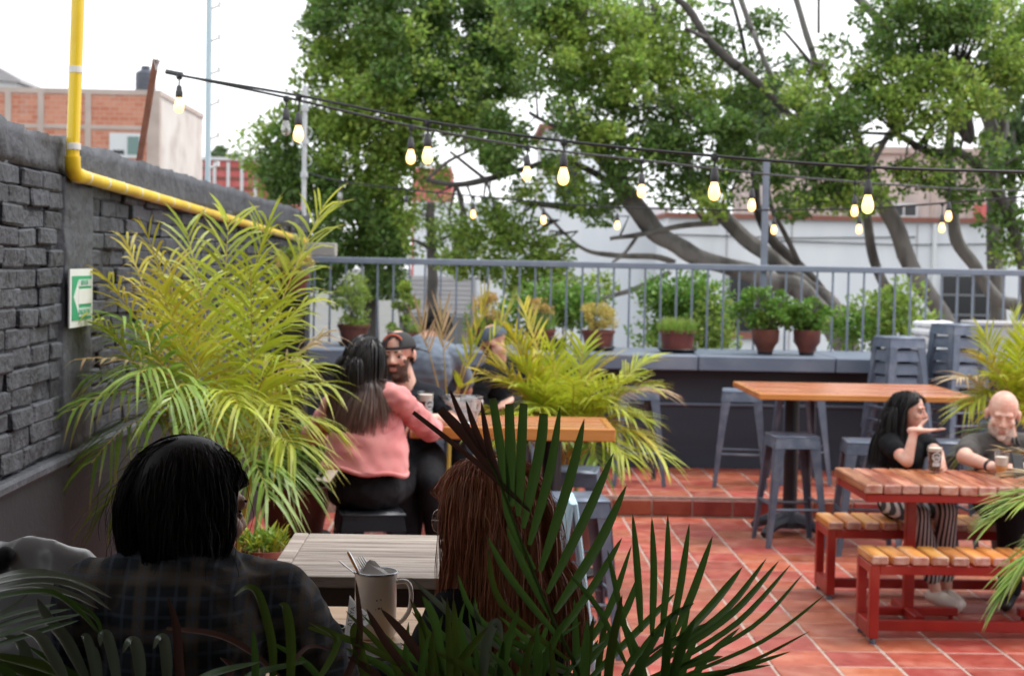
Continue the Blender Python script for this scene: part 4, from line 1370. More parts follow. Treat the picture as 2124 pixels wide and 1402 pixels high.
M['palm_yellow'] = palm_mat('palm_yellow', (.30, .40, .03), (.52, .55, .04), (.50, .38, .08), tip0=.8)
M['palm_green'] = palm_mat('palm_green', (.16, .32, .045), (.34, .48, .08), (.36, .34, .12), tip0=.8)
M['palm_gold'] = palm_mat('palm_gold', (.46, .42, .03), (.58, .50, .05), (.40, .22, .08), tip0=.7)
M['palm_dry'] = palm_mat('palm_dry', (.46, .34, .17), (.56, .46, .28), (.32, .18, .10))
M['palm_shade'] = palm_mat('palm_shade', (.10, .19, .03), (.19, .29, .04), (.25, .16, .06))  # darker copy of the palm greens, shade put into the colour
M['rachis'] = mat('rachis', (.45, .40, .07), (.50, .30, .06), rough=.45, scale=8)
M['terracotta'] = mat('terracotta', (.095, .024, .015), (.165, .045, .028), rough=.5, scale=6, rnd=.15, bump=.15, bscale=30, c3=(.08, .025, .018), s3=5)
M['black_plastic'] = mat('black_plastic', (.010, .011, .013), (.018, .019, .022), rough=.45, scale=9)


def bez(a, b, c, t):
    return a * (1 - t) ** 2 + b * (2 * t * (1 - t)) + c * t ** 2


def frond_mesh(a, b, c, nl, ll, lw, m, lift=.25, droop=.35, start=.22, rr=.007, origin=Vector((0, 0, 0)), fan=55):
    """one feather leaf: arched midrib a-b-c with leaflets on both sides"""
    mb = MB()
    P = [bez(a, b, c, t / 12) for t in range(13)]
    mb.tube([p - origin for p in P], [rr * (1 - .8 * t / 12) for t in range(13)], 5, True, 1)
    tips = [0.0] * len(mb.v)
    for k in range(nl):
        for s in (-1, 1):
            t = start + (1 - start) * (k + .5 * (s > 0)) / nl
            t = min(t, .995)
            p = bez(a, b, c, t)
            tg = (bez(a, b, c, min(1, t + .03)) - bez(a, b, c, t - .03)).normalized()
            side = tg.cross(Vector((0, 0, 1)))
            if side.length < .15: side = tg.cross(Vector((0, 1, .3)))
            side.normalize()
            up = side.cross(tg)
            q = (t - start) / (1 - start)
            ln = ll * (.55 + .9 * math.sin(PI * min(1, .12 + q * .80)) ** .8) * random.uniform(.85, 1.12) * .72
            ang = R(fan - 28 * q + random.gauss(0, 5))
            d = (side * s * math.sin(ang) + tg * math.cos(ang) + up * (lift + random.gauss(0, .10))).normalized()
            sag = droop * random.uniform(.6, 1.4)
            W = lw * random.uniform(.8, 1.15)
            wd = d.cross(up + Vector((random.gauss(0, .25), random.gauss(0, .25), 0)))
            if wd.length < .01: continue
            wd.normalize()
            vs = []
            for (f, w_) in ((0, .45), (.25, 1.0), (.52, .95), (.78, .55)):
                o = p + d * (ln * f) - Vector((0, 0, 1)) * (sag * ln * f * f)
                vs += [o + wd * W * w_ / 2 - origin, o - wd * W * w_ / 2 - origin]
            vs.append(p + d * ln - Vector((0, 0, 1)) * (sag * ln) - origin)
            mb.add(vs, [(0, 1, 3, 2), (2, 3, 5, 4), (4, 5, 7, 6), (6, 7, 8)], 0)
            tips += [0, 0, .25, .25, .55, .55, .8, .8, 1.0]
    me = mb.mesh('frond', [m, M['rachis']])
    me.attributes.new('tip', 'FLOAT', 'POINT').data.foreach_set('value', tips)
    return me


def frond(parent, origin, base, tip, m, arch=.35, nl=24, ll=.26, lw=.021, name='frond', **kw):
    L_ = (tip - base).length
    b = base.lerp(tip, .45) + Vector((0, 0, arch * L_))
    me = frond_mesh(base, b, tip, nl, ll, lw, m, origin=origin, **kw)
    return link(name, me, parent)


def pot(name, label, loc, r0, r1, h, plant=True, saucer=True, group=None, m=None, rim=.02):
    t = thing(name, label, 'potted plant', loc, random.uniform(0, 3), group)
    z0 = .025 if saucer else 0
    prof = [(r0, z0), (r0 + (r1 - r0) * .5, z0 + h * .45), (r1, z0 + h - rim * 1.4), (r1 + rim * .45, z0 + h - rim * 1.2), (r1 + rim * .5, z0 + h),
            (r1 - rim * .4, z0 + h), (r1 - rim * .6, z0 + h - .03), (0.0, z0 + h - .03)]
    MB().lathe(prof, seg=22).build('pot', m or M['terracotta'], t, smooth=True)
    MB().lathe([(r1 - rim * .65, z0 + h - .028), (0, z0 + h - .02)], seg=18).build('soil', M['soil'], t)
    if saucer:
        MB().lathe([(r0 * 1.1, 0), (r0 * 1.35, .03), (r0 * 1.32, .034), (r0 * 1.05, .01), (0, .01)], seg=20).build('saucer', M['black_plastic'], t, smooth=True)
    return t, z0 + h - .03


def foliage(parent, c, rad, n_sub, n_leaf, r_sub, L_, W_, m, up=.5, name='foliage', jit=.75):
    p, o, s = clump_points(c, rad, n_sub, n_leaf, r_sub)
    v, f = leaf_quads(p, o, L_, W_, up=up, jit=jit)
    return link(name, np_mesh(name, v, f, [m]), parent)


def stems(parent, z0, h, n, spread, r=.004, m=None, name='stem'):
    mb = MB()
    for k in range(n):
        a = random.uniform(0, 2 * PI); q = spread * random.uniform(.3, 1)
        mb.tube([(math.cos(a) * .02, math.sin(a) * .02, z0), (math.cos(a) * q * .5, math.sin(a) * q * .5, z0 + h * .55), (math.cos(a) * q, math.sin(a) * q, z0 + h * random.uniform(.7, 1))], [r, r * .8, r * .4], 5, False)
    return mb.build(name, m or M['bark'], parent, smooth=True)


def grass_tuft(parent, z0, n, h, r, w, m, name='blades', lean=.5):
    """loose upright blades"""
    V, Fc, tips = [], [], []
    for k in range(n):
        a = random.uniform(0, 2 * PI); q = r * math.sqrt(random.random())
        b = Vector((math.cos(a) * q, math.sin(a) * q, z0))
        a2 = a + random.gauss(0, .7)
        hh = h * random.uniform(.5, 1.1)
        out = Vector((math.cos(a2), math.sin(a2), 0)) * hh * lean * random.uniform(.2, 1)
        sd_ = Vector((-math.sin(a2 + random.gauss(0, 1)), math.cos(a2), 0)).normalized()
        i = len(V)
        for (f, ww) in ((0, .7), (.4, 1), (.75, .6)):
            o = b + Vector((0, 0, hh)) * f + out * f * f
            V += [o + sd_ * w * ww / 2, o - sd_ * w * ww / 2]; tips += [f, f]
        V.append(b + Vector((0, 0, hh * .95)) + out); tips.append(1.0)
        Fc += [(i, i + 1, i + 3, i + 2), (i + 2, i + 3, i + 5, i + 4), (i + 4, i + 5, i + 6)]
    mb = MB(); mb.v = [tuple(x) for x in V]; mb.f = Fc; mb.m = [0] * len(Fc)
    me = mb.mesh(name, m)
    me.attributes.new('tip', 'FLOAT', 'POINT').data.foreach_set('value', tips)
    return link(name, me, parent)


# --- big yellow green palm by the wall
YP = 6.95
pc = at(440, 1150, YP)
bp, pz = pot('areca_palm', 'large yellow green palm in front of the black brick wall', (pc.x, YP, 0), .19, .25, .42, m=M['black_plastic'])
bp['category'] = 'palm'
O = Vector((pc.x, YP, 0)); bp.rotation_euler = (0, 0, 0)
mb = MB()
stem_tops = []
for k in range(9):
    a = k * 2.4; q = .03 + .012 * k
    tp = Vector((math.cos(a) * q * 1.4, math.sin(a) * q * 1.2, .95 + .05 * math.sin(k * 1.7)))
    mb.tube([(math.cos(a) * q * .7, math.sin(a) * q * .7, .38), (math.cos(a) * q, math.sin(a) * q, .7), tp], [.02, .016, .012], 7)
    stem_tops.append(tp + O)
mb.build('stem', M['rachis'], bp, smooth=True)
P_ = [  # tip px, py, depth, arch, material, leaflet length, leaflets
    (672, 425, 7.5, .12, 'palm_yellow', .30, 26), (560, 452, 7.2, .10, 'palm_yellow', .28, 26), (475, 452, 7.0, .06, 'palm_yellow', .30, 26),
    (300, 478, 6.7, .12, 'palm_gold', .24, 22), (262, 500, 7.1, .20, 'palm_gold', .22, 20), (385, 470, 7.3, .08, 'palm_yellow', .28, 24),
    (215, 575, 6.6, .22, 'palm_gold', .24, 22), (165, 655, 6.5, .28, 'palm_yellow', .22, 22), (95, 745, 6.25, .30, 'palm_dry', .10, 16),
    (100, 850, 6.2, .42, 'palm_shade', .22, 22), (190, 960, 6.3, .50, 'palm_shade', .24, 22), (235, 1040, 6.35, .5, 'palm_shade', .26, 22),
    (640, 545, 7.4, .18, 'palm_yellow', .28, 24), (690, 620, 7.2, .22, 'palm_yellow', .26, 24), (705, 700, 7.0, .30, 'palm_dry', .22, 22),
    (715, 800, 6.8, .36, 'palm_yellow', .24, 24), (720, 880, 7.0, .42, 'palm_yellow', .24, 24), (650, 930, 6.7, .45, 'palm_yellow', .26, 24),
    (560, 1040, 6.4, .50, 'palm_green', .24, 22), (600, 985, 6.6, .46, 'palm_green', .26, 22), (345, 850, 6.1, .55, 'palm_green', .24, 24),
    (430, 905, 6.15, .5, 'palm_green', .24, 22), (500, 850, 6.2, .45, 'palm_yellow', .26, 24), (590, 740, 6.4, .30, 'palm_yellow', .28, 24),
    (280, 780, 6.2, .40, 'palm_green', .26, 24), (420, 600, 6.7, .12, 'palm_yellow', .30, 24), (520, 560, 6.6, .12, 'palm_yellow', .30, 24),
    (330, 600, 6.5, .16, 'palm_gold', .28, 24), (250, 660, 6.4, .25, 'palm_green', .28, 24), (480, 690, 6.3, .22, 'palm_green', .30, 24),
    (380, 720, 6.2, .28, 'palm_green', .30, 24), (620, 850, 6.3, .40, 'palm_yellow', .26, 24), (210, 720, 6.4, .30, 'palm_green', .24, 22),
    (560, 640, 7.3, .16, 'palm_yellow', .30, 24), (450, 780, 6.15, .35, 'palm_green', .28, 24), (300, 900, 6.4, .42, 'palm_shade', .26, 22),
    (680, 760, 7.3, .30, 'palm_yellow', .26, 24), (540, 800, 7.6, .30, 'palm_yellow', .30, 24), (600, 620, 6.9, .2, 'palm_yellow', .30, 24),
    (350, 540, 7.4, .10, 'palm_gold', .26, 24), (440, 520, 7.5, .08, 'palm_yellow', .28, 24), (170, 780, 6.5, .35, 'palm_shade', .24, 22)]
DROP = {(450, 780), (380, 720), (540, 800), (600, 620), (440, 520), (210, 720), (300, 900), (480, 690), (560, 640)}
P_ = [q for q in P_ if q[:2] not in DROP]
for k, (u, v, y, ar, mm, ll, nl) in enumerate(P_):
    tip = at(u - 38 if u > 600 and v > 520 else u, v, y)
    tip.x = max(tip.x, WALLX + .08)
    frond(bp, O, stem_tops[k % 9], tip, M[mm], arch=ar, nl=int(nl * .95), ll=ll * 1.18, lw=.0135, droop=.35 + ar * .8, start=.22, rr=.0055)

# --- yellow palm behind the near bar table
pc = at(1165, 1000, 9.75)
mp_, pz = pot('areca_palm', 'yellow palm with drooping fronds behind the near bar table', (pc.x, 9.75, 0), .17, .23, .40, m=M['terracotta'])
mp_['category'] = 'palm'; mp_.rotation_euler = (0, 0, 0)
O = Vector((pc.x, 9.75, 0))
mb = MB(); stem_tops = []
for k in range(7):
    a = k * 2.4; q = .03 + .014 * k
    tp = Vector((math.cos(a) * q * 1.4, math.sin(a) * q, .72))
    mb.tube([(math.cos(a) * q * .7, math.sin(a) * q * .7, .36), tp], [.018, .012], 7)
    stem_tops.append(tp + O)
mb.build('stem', M['rachis'], mp_, smooth=True)
for k, (u, v, y, ar, mm) in enumerate([(1085, 640, 9.9, .10, 'palm_gold'), (1060, 690, 9.6, .2, 'palm_gold'), (1140, 720, 9.6, .2, 'palm_yellow'), (1210, 715, 9.8, .15, 'palm_yellow'),
        (1270, 745, 9.7, .25, 'palm_gold'), (1345, 745, 9.9, .3, 'palm_yellow'), (1378, 815, 9.9, .42, 'palm_dry'), (1335, 870, 9.5, .4, 'palm_yellow'), (1290, 850, 9.3, .35, 'palm_yellow'),
        (1375, 950, 9.3, .5, 'palm_yellow'), (1240, 830, 9.2, .3, 'palm_yellow'), (1130, 800, 9.2, .2, 'palm_yellow'), (1040, 790, 9.4, .25, 'palm_gold'),
        (1010, 880, 9.2, .35, 'palm_yellow'), (1090, 860, 9.1, .3, 'palm_yellow'), (1190, 890, 9.1, .4, 'palm_yellow'), (1300, 950, 9.2, .5, 'palm_yellow'),
        (1190, 790, 9.0, .2, 'palm_yellow'), (1030, 940, 9.2, .5, 'palm_yellow'), (1000, 775, 9.6, .22, 'palm_gold'), (1015, 735, 9.9, .18, 'palm_gold'), (1050, 725, 9.8, .16, 'palm_gold'), (1085, 715, 9.7, .14, 'palm_yellow'), (1030, 760, 9.5, .2, 'palm_gold'), (1075, 750, 9.5, .2, 'palm_yellow'), (965, 850, 9.5, .35, 'palm_yellow'), (1070, 800, 9.3, .25, 'palm_yellow'), (1120, 850, 9.1, .3, 'palm_yellow'), (1350, 800, 9.6, .35, 'palm_yellow'), (1270, 790, 9.3, .28, 'palm_yellow'), (1150, 900, 9.0, .4, 'palm_green'), (1060, 900, 9.1, .42, 'palm_yellow'), (1340, 910, 9.4, .42, 'palm_gold'), (1240, 960, 9.2, .5, 'palm_green'), (1090, 730, 9.9, .15, 'palm_gold'),
        (1310, 790, 9.6, .3, 'palm_yellow'), (1160, 760, 10.0, .2, 'palm_yellow')]):
    frond(mp_, O, stem_tops[k % 7], at(u, v, y), M[mm], arch=ar, nl=24, ll=.28, lw=.016, droop=.2 + ar * .6)
# thin pale palm between the bent man and the counter
pc = at(930, 900, 10.6)
dp, pz = pot('areca_palm', 'thin straw coloured palm beside the bent man in grey blue', (pc.x, 10.6, 0), .13, .17, .34, m=M['terracotta'])
dp['category'] = 'palm'; dp.rotation_euler = (0, 0, 0)
O = Vector((pc.x, 10.6, 0))
MB().tube([(0, 0, .3), (.01, 0, .8)], [.016, .012], 7).build('stem', M['rachis'], dp, smooth=True)
for (u, v, y, ar, mm) in ((868, 655, 10.3, .05, 'palm_dry'), (915, 650, 10.4, .04, 'palm_dry'), (985, 660, 10.6, .06, 'palm_dry'), (1010, 620, 10.8, .05, 'palm_gold'), (1060, 640, 10.8, .1, 'palm_yellow'), (985, 720, 10.4, .15, 'palm_yellow'), (965, 800, 10.1, .3, 'palm_yellow')):
    frond(dp, O, O + Vector((0, 0, .8)), at(u, v, y), M[mm], arch=ar, nl=6, ll=.25, lw=.015, droop=.05, start=.68, fan=34)

# --- palm behind the bald man
pc = at(2120, 1000, 10.4)
rp, pz = pot('areca_palm', 'yellow palm rising behind the bald man at the right', (pc.x, 10.4, 0), .17, .22, .40, m=M['black_plastic'])
rp['category'] = 'palm'; rp.rotation_euler = (0, 0, 0)
O = Vector((pc.x, 10.4, 0))
mb = MB(); stem_tops = []
for k in range(5):
    a = k * 2.4; q = .03 + .012 * k
    tp = Vector((math.cos(a) * q * 1.4, math.sin(a) * q, .85)); mb.tube([(math.cos(a) * q * .7, math.sin(a) * q * .7, .36), tp], [.018, .012], 7); stem_tops.append(tp + O)
mb.build('stem', M['rachis'], rp, smooth=True)
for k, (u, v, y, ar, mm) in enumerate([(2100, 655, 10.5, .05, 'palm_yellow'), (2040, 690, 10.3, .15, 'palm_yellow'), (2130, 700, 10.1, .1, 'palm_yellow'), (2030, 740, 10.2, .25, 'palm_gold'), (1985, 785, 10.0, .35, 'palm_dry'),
        (2000, 850, 10.0, .5, 'palm_yellow'), (2070, 780, 9.9, .3, 'palm_yellow'), (2020, 835, 10.0, .45, 'palm_yellow'), (2150, 780, 9.8, .3, 'palm_yellow'), (2060, 850, 10.0, .4, 'palm_yellow'), (2180, 700, 10.4, .2, 'palm_yellow'), (2020, 930, 10.3, .5, 'palm_shade'), (2110, 720, 9.9, .15, 'palm_yellow'), (2150, 860, 9.9, .4, 'palm_yellow')]):
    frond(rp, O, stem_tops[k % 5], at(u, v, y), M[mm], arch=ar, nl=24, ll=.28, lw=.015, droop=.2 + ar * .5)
# --- palm at the right edge, nearer than the picnic table
pc = at(2330, 1250, 6.9)
ep, pz = pot('areca_palm', 'palm reaching in from the right edge over the picnic table', (pc.x, 6.9, 0), .17, .22, .40, m=M['black_plastic'])
ep['category'] = 'palm'; ep.rotation_euler = (0, 0, 0)
O = Vector((pc.x, 6.9, 0))
MB().tube([(0, 0, .36), (-.02, 0, .8)], [.02, .014], 7).build('stem', M['rachis'], ep, smooth=True)
for (u, v, y, ar, mm, ll) in ((2085, 935, 6.7, .22, 'palm_dry', .16), (2060, 1080, 6.6, .38, 'palm_green', .24), (2090, 1040, 6.8, .33, 'palm_green', .24), (2075, 1240, 6.5, .40, 'palm_green', .22), (2130, 1180, 6.6, .40, 'palm_green', .22), (2110, 985, 6.9, .25, 'palm_dry', .2)):
    frond(ep, O, O + Vector((-.02, 0, .8)), at(u, v, y), M[mm], arch=ar, nl=20, ll=ll * 1.1, lw=.014, droop=.30, start=.3, fan=30)

# --- plants and pots standing on the counter
M['leaf_lime'] = mat('leaf_lime', (.22, .34, .05), (.34, .44, .08), rough=.5, scale=6, isl=.3, trans=.35)
M['leaf_straw'] = mat('leaf_straw', (.48, .40, .10), (.60, .50, .14), rough=.55, scale=6, isl=.3, trans=.3)
M['leaf_orange'] = mat('leaf_orange', (.52, .33, .12), (.50, .42, .12), rough=.55, scale=6, isl=.35, trans=.3)
M['blade_green'] = palm_mat('blade_green', (.16, .30, .05), (.28, .42, .07), (.32, .38, .08))
PG = 'potted plants on the counter'
CT = 1.153


def cpos(u, y=14.0):
    p = at(u, 720, y); return (p.x, y, CT)


t, z = pot('potted_plant', 'feathery green plant in a dark pot left of the cap man', cpos(733, 14.1), .10, .135, .16, group=PG)
stems(t, z, .42, 14, .14); foliage(t, (0, 0, z + .26), (.13, .13, .20), 26, 60, .055, .035, .010, M['leaf_lime'], up=.9); foliage(t, (0, 0, z + .05), (.16, .16, .05), 12, 60, .06, .03, .012, M['leaf_lime'])
t, z = pot('potted_plant', 'thin stemmed plant in a red bowl behind the cap man', cpos(836, 14.1), .08, .13, .10, group=PG, m=M['terracotta'])
stems(t, z, .45, 10, .12); foliage(t, (0, 0, z + .30), (.10, .10, .18), 14, 50, .05, .05, .018, M['leaf_lime'], up=.7); foliage(t, (0, 0, z + .06), (.16, .16, .05), 10, 60, .06, .03, .012, M['leaf_lime'])
t, z = pot('potted_plant', 'orange tinted plant in a red pot behind the capped head', cpos(1015, 14.1), .09, .125, .15, group=PG)
stems(t, z, .35, 10, .14); foliage(t, (0, 0, z + .20), (.16, .14, .14), 16, 60, .05, .035, .014, M['leaf_orange'], up=.6); foliage(t, (0, 0, z + .06), (.12, .12, .05), 10, 60, .06, .03, .012, M['leaf_lime'])
t, z = pot('potted_plant', 'straw coloured grassy plant left of the yellow mound plant', cpos(1122, 14.1), .09, .12, .15, group=PG)
stems(t, z, .3, 10, .12); foliage(t, (-.04, 0, z + .18), (.10, .12, .12), 12, 60, .05, .03, .012, M['leaf_orange'], up=.6); grass_tuft(t, z, 160, .2, .12, .008, M['blade_green'])
t, z = pot('potted_plant', 'yellow mound plant in a square red pot in the middle', cpos(1240, 14.05), .115, .14, .15, group=PG)
stems(t, z, .22, 10, .14); foliage(t, (0, 0, z + .16), (.17, .15, .11), 30, 70, .055, .028, .012, M['leaf_straw'], up=.6)
t, z = pot('potted_plant', 'low grassy plant in a square brown pot before the round shrub', cpos(1405, 13.95), .13, .15, .17, group=PG)
grass_tuft(t, z, 420, .15, .17, .007, M['blade_green']); foliage(t, (0, 0, z + .05), (.16, .16, .05), 14, 70, .06, .022, .008, M['leaf_lime'])
tp_ = [(.062, 0.0), (.065, .02), (.085, .07), (.115, .11), (.12, .215)]
for (u, v_, lb, w) in ((1587, 0, 'leafy bush in a tapered brown pot under the tall rail post', 1.0), (1673, 0, 'leafy bush in a tapered brown pot right of its twin', .78)):
    t = thing('potted_plant', lb, 'potted plant', cpos(u, 13.9), 0, PG)
    MB().lathe(tp_ + [(.112, .215), (.108, .19), (0, .19)], seg=22).build('pot', M['terracotta'], t, smooth=True)
    MB().lathe([(.108, .192), (0, .196)], seg=16).build('soil', M['soil'], t)
    MB().lathe([(.0625, -.001), (.068, .022), (.066, .024), (.05, .01)], seg=20).build('base_ring', M['black_plastic'], t, smooth=True)
    stems(t, .19, .4 * w, 16, .24 * w, r=.006)
    foliage(t, (0, 0, .19 + .21 * w), (.28 * w, .22 * w, .17 * w), int(40 * w), 46, .06, .048, .026, M['leaf_bright'], up=.5)
    foliage(t, (0, 0, .19 + .12 * w), (.22 * w, .2 * w, .10 * w), int(16 * w), 40, .06, .045, .024, M['leaf'], up=.4)
# small black caddy with a pale label next to the straw plant
cd = thing('label_caddy', 'small black caddy with pale sticker on the counter', 'caddy', cpos(1157, 13.8))
MB().box((0, 0, .06), (.14, .10, .12), bev=.01).build('box', M['black_plastic'], cd)
MB().lathe([(.03, 0), (.03, .004)], (0, -.052, .07), 16, rot=Matrix.Rotation(R(90), 3, 'X')).build('sticker', M['sign_white'], cd)
cd.children[1].location = (0, -.122, .07)
cd.children[1].data.transform(Matrix.Translation((0, .052 + .07, -.07)) if False else Matrix.Identity(4))

# --- pot on a tall black pedestal at the end of the wall
p = at(606, 600, 12.6)
pd = thing('pedestal', 'black pedestal by the far wall carrying a red pot', 'pedestal', (p.x, 12.6, STEP))
zt_ = at(606, 615, 12.6).z
MB().box((0, 0, (zt_ - STEP) / 2 - .02), (.24, .24, zt_ - STEP - .04), bev=.006).build('body', M['black_plastic'], pd)
MB().box((0, 0, zt_ - STEP - .02), (.30, .30, .038), bev=.006).build('top', M['black_plastic'], pd)
t, z = pot('potted_plant', 'yellowish plant in a red pot on the black pedestal', (p.x, 12.6, zt_), .10, .13, .15)
stems(t, z, .3, 9, .12); foliage(t, (0, 0, z + .12), (.16, .14, .10), 20, 60, .05, .035, .014, M['leaf_straw'], up=.6); foliage(t, (0, 0, z + .25), (.08, .08, .10), 8, 40, .05, .035, .014, M['leaf_lime'], up=.7)

# --- pots by the left wall near the woman in pink
p = at(612, 1000, 8.25)
psn = thing('plant_stand', 'dark plant stand with wooden legs beside the woman in pink', 'stand', (p.x, 8.25, 0))
MB().box((0, 0, .44), (.42, .40, .035), bev=.005).build('shelf', M['black_plastic'], psn)
for sx in (-1, 1):
    for sy in (-1, 1):
        MB().box((sx * .19, sy * .18, .2115), (.035, .035, .420)).build('leg', M['plank_red'], psn)
t, z = pot('potted_plant', 'round leaved green plant in a dark red pot beside the pink jacket', (p.x, 8.25, .458), .14, .19, .26)
stems(t, z, .3, 14, .2); foliage(t, (0, 0, z + .18), (.22, .2, .17), 46, 50, .07, .035, .026, M['leaf_bright'], up=.4)
t, z = pot('potted_plant', 'low red pot under the dark plant stand', (p.x + .0, 8.2, 0), .12, .15, .25)
foliage(t, (0, 0, z + .03), (.1, .1, .04), 8, 40, .05, .03, .02, M['leaf_bright'])
p = at(552, 1150, 6.1)
bs = thing('plant_stool', 'dark wooden block under the sprouting terracotta pot', 'stand', (p.x, 6.1, 0))
zr = at(552, 1140, 6.1).z - .19
MB().box((0, 0, zr / 2 - .015), (.2, .2, zr - .03), bev=.006).build('body', M['dark_wood'], bs)
MB().box((0, 0, zr - .015), (.26, .26, .029), bev=.006).build('top', M['dark_wood'], bs)
M['pot_red'] = mat('pot_red', (.26, .07, .045), (.36, .12, .085), rough=.6, scale=8, bump=.2)
t, z = pot('potted_plant', 'terracotta pot of yellow green sprouts beside the weathered table', (p.x, 6.1, zr), .065, .085, .17, m=M['pot_red'])
grass_tuft(t, z, 70, .13, .07, .012, M['palm_yellow'], lean=.9); foliage(t, (0, 0, z + .05), (.09, .08, .05), 14, 26, .04, .04, .014, M['leaf_lime'], up=.6)
mb = MB()
for k in range(9):
    a = random.uniform(0, 2 * PI); q = .088
    c_, s_ = math.cos(a), math.sin(a)
    mb.tube([(c_ * .06, s_ * .06, z + .02), (c_ * q, s_ * q, z + .045), (c_ * q * 1.1, s_ * q * 1.1, z - .01), (c_ * q * 1.08, s_ * q * 1.08, z - .05 - .03 * random.random())], [.003, .003, .0025, .001], 4)
mb.build('dry_runner', M['palm_dry'], t)

# ================================================================== NEAR PALM FRONDS (in the shade of the roof)
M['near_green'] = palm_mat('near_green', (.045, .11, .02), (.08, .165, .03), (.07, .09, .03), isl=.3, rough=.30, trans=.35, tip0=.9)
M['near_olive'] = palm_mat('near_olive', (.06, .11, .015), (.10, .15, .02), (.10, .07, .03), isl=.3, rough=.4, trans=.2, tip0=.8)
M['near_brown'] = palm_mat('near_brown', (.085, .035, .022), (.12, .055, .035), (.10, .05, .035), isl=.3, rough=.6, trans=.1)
M['near_sheen'] = palm_mat('near_sheen', (.14, .18, .11), (.19, .22, .16), (.18, .15, .12), isl=.2, rough=.2, trans=.1, tip0=.85)  # sky sheen put into the leaf colour, paler than the green

M['near_sheen'].node_tree.nodes['Principled BSDF'].inputs['Coat Weight'].default_value = .7
M['near_green'].node_tree.nodes['Principled BSDF'].inputs['Coat Weight'].default_value = .15


def blade(parent, pts, Y, w, m, fold=.25, name='leaflet', origin=Vector((0, 0, 0)), dy=0.0, flat_tip=False, yaw=0.0, up=.35):
    """a folded ribbon leaf along picture points (px, py) at depth Y, running away by dy; w is its width in metres"""
    n = len(pts)
    P = [at(q[0], q[1], Y + dy * i / (n - 1) + (q[2] if len(q) > 2 else 0)) for i, q in enumerate(pts)]
    P = smooth_line(P, 5 if n > 2 else 7)
    k = len(P)
    mb = MB(); vs = []; tips = []
    nb = Matrix.Rotation(yaw, 3, 'Z') @ Vector((0, -1, up))
    for i, p in enumerate(P):
        t = (P[min(i + 1, k - 1)] - P[max(i - 1, 0)]).normalized()
        s = t.cross(nb)
        if s.length < .05: s = t.cross(Vector((1, 0, 0)))
        s.normalize(); nn = s.cross(t)
        f = i / (k - 1)
        ww = w * (.45 + .55 * min(1, f * 4)) * (1 if f < .5 else (1 - ((f - .5) / .5) ** 2 * (.25 if flat_tip else .97)))
        c = p - origin
        vs += [c + s * ww / 2, c + nn * (-fold * ww), c - s * ww / 2]
        tips += [f] * 3
    fs = []
    for i in range(k - 1):
        a = i * 3
        fs += [(a, a + 1, a + 4, a + 3), (a + 1, a + 2, a + 5, a + 4)]
    mb.add(vs, fs)
    me = mb.mesh(name, m, smooth='all')
    me.attributes.new('tip', 'FLOAT', 'POINT').data.foreach_set('value', tips)
    return link(name, me, parent)


def near_palm(label, base, fr):
    t = thing('near_palm', label, 'palm', base)
    B = Vector(base)
    tr = MB().tube([(0, 0, -.05), (.01, 0, .12), (0, 0, .26)], [.03, .026, .012], 8)
    tr.build('stem', M['near_olive'], t, smooth=True)
    pr = MB().lathe([(.14, -.3), (.17, -.02), (.18, -.02), (.18, .0), (.165, .0), (.16, -.04), (0, -.04)], seg=18)
    pr.build('pot', M['black_plastic'], t, smooth=True)
    for (rach, Y, leaves, ym) in fr:
        R_ = [B + Vector((0, 0, .24))] + smooth_line([at(u, v, Y) for (u, v) in rach], 4)
        mb = MB(); mb.tube([p - B for p in R_], [.006] * 2 + [.0042 - .003 * i / len(R_) for i in range(len(R_) - 2)], 6)
        fo = mb.build('frond', M['near_olive'], t, smooth=True)
        for (pts, w, mm, kw) in leaves:
            kk = dict(kw); 
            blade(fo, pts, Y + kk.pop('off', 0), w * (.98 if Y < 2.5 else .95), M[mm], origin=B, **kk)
    return t


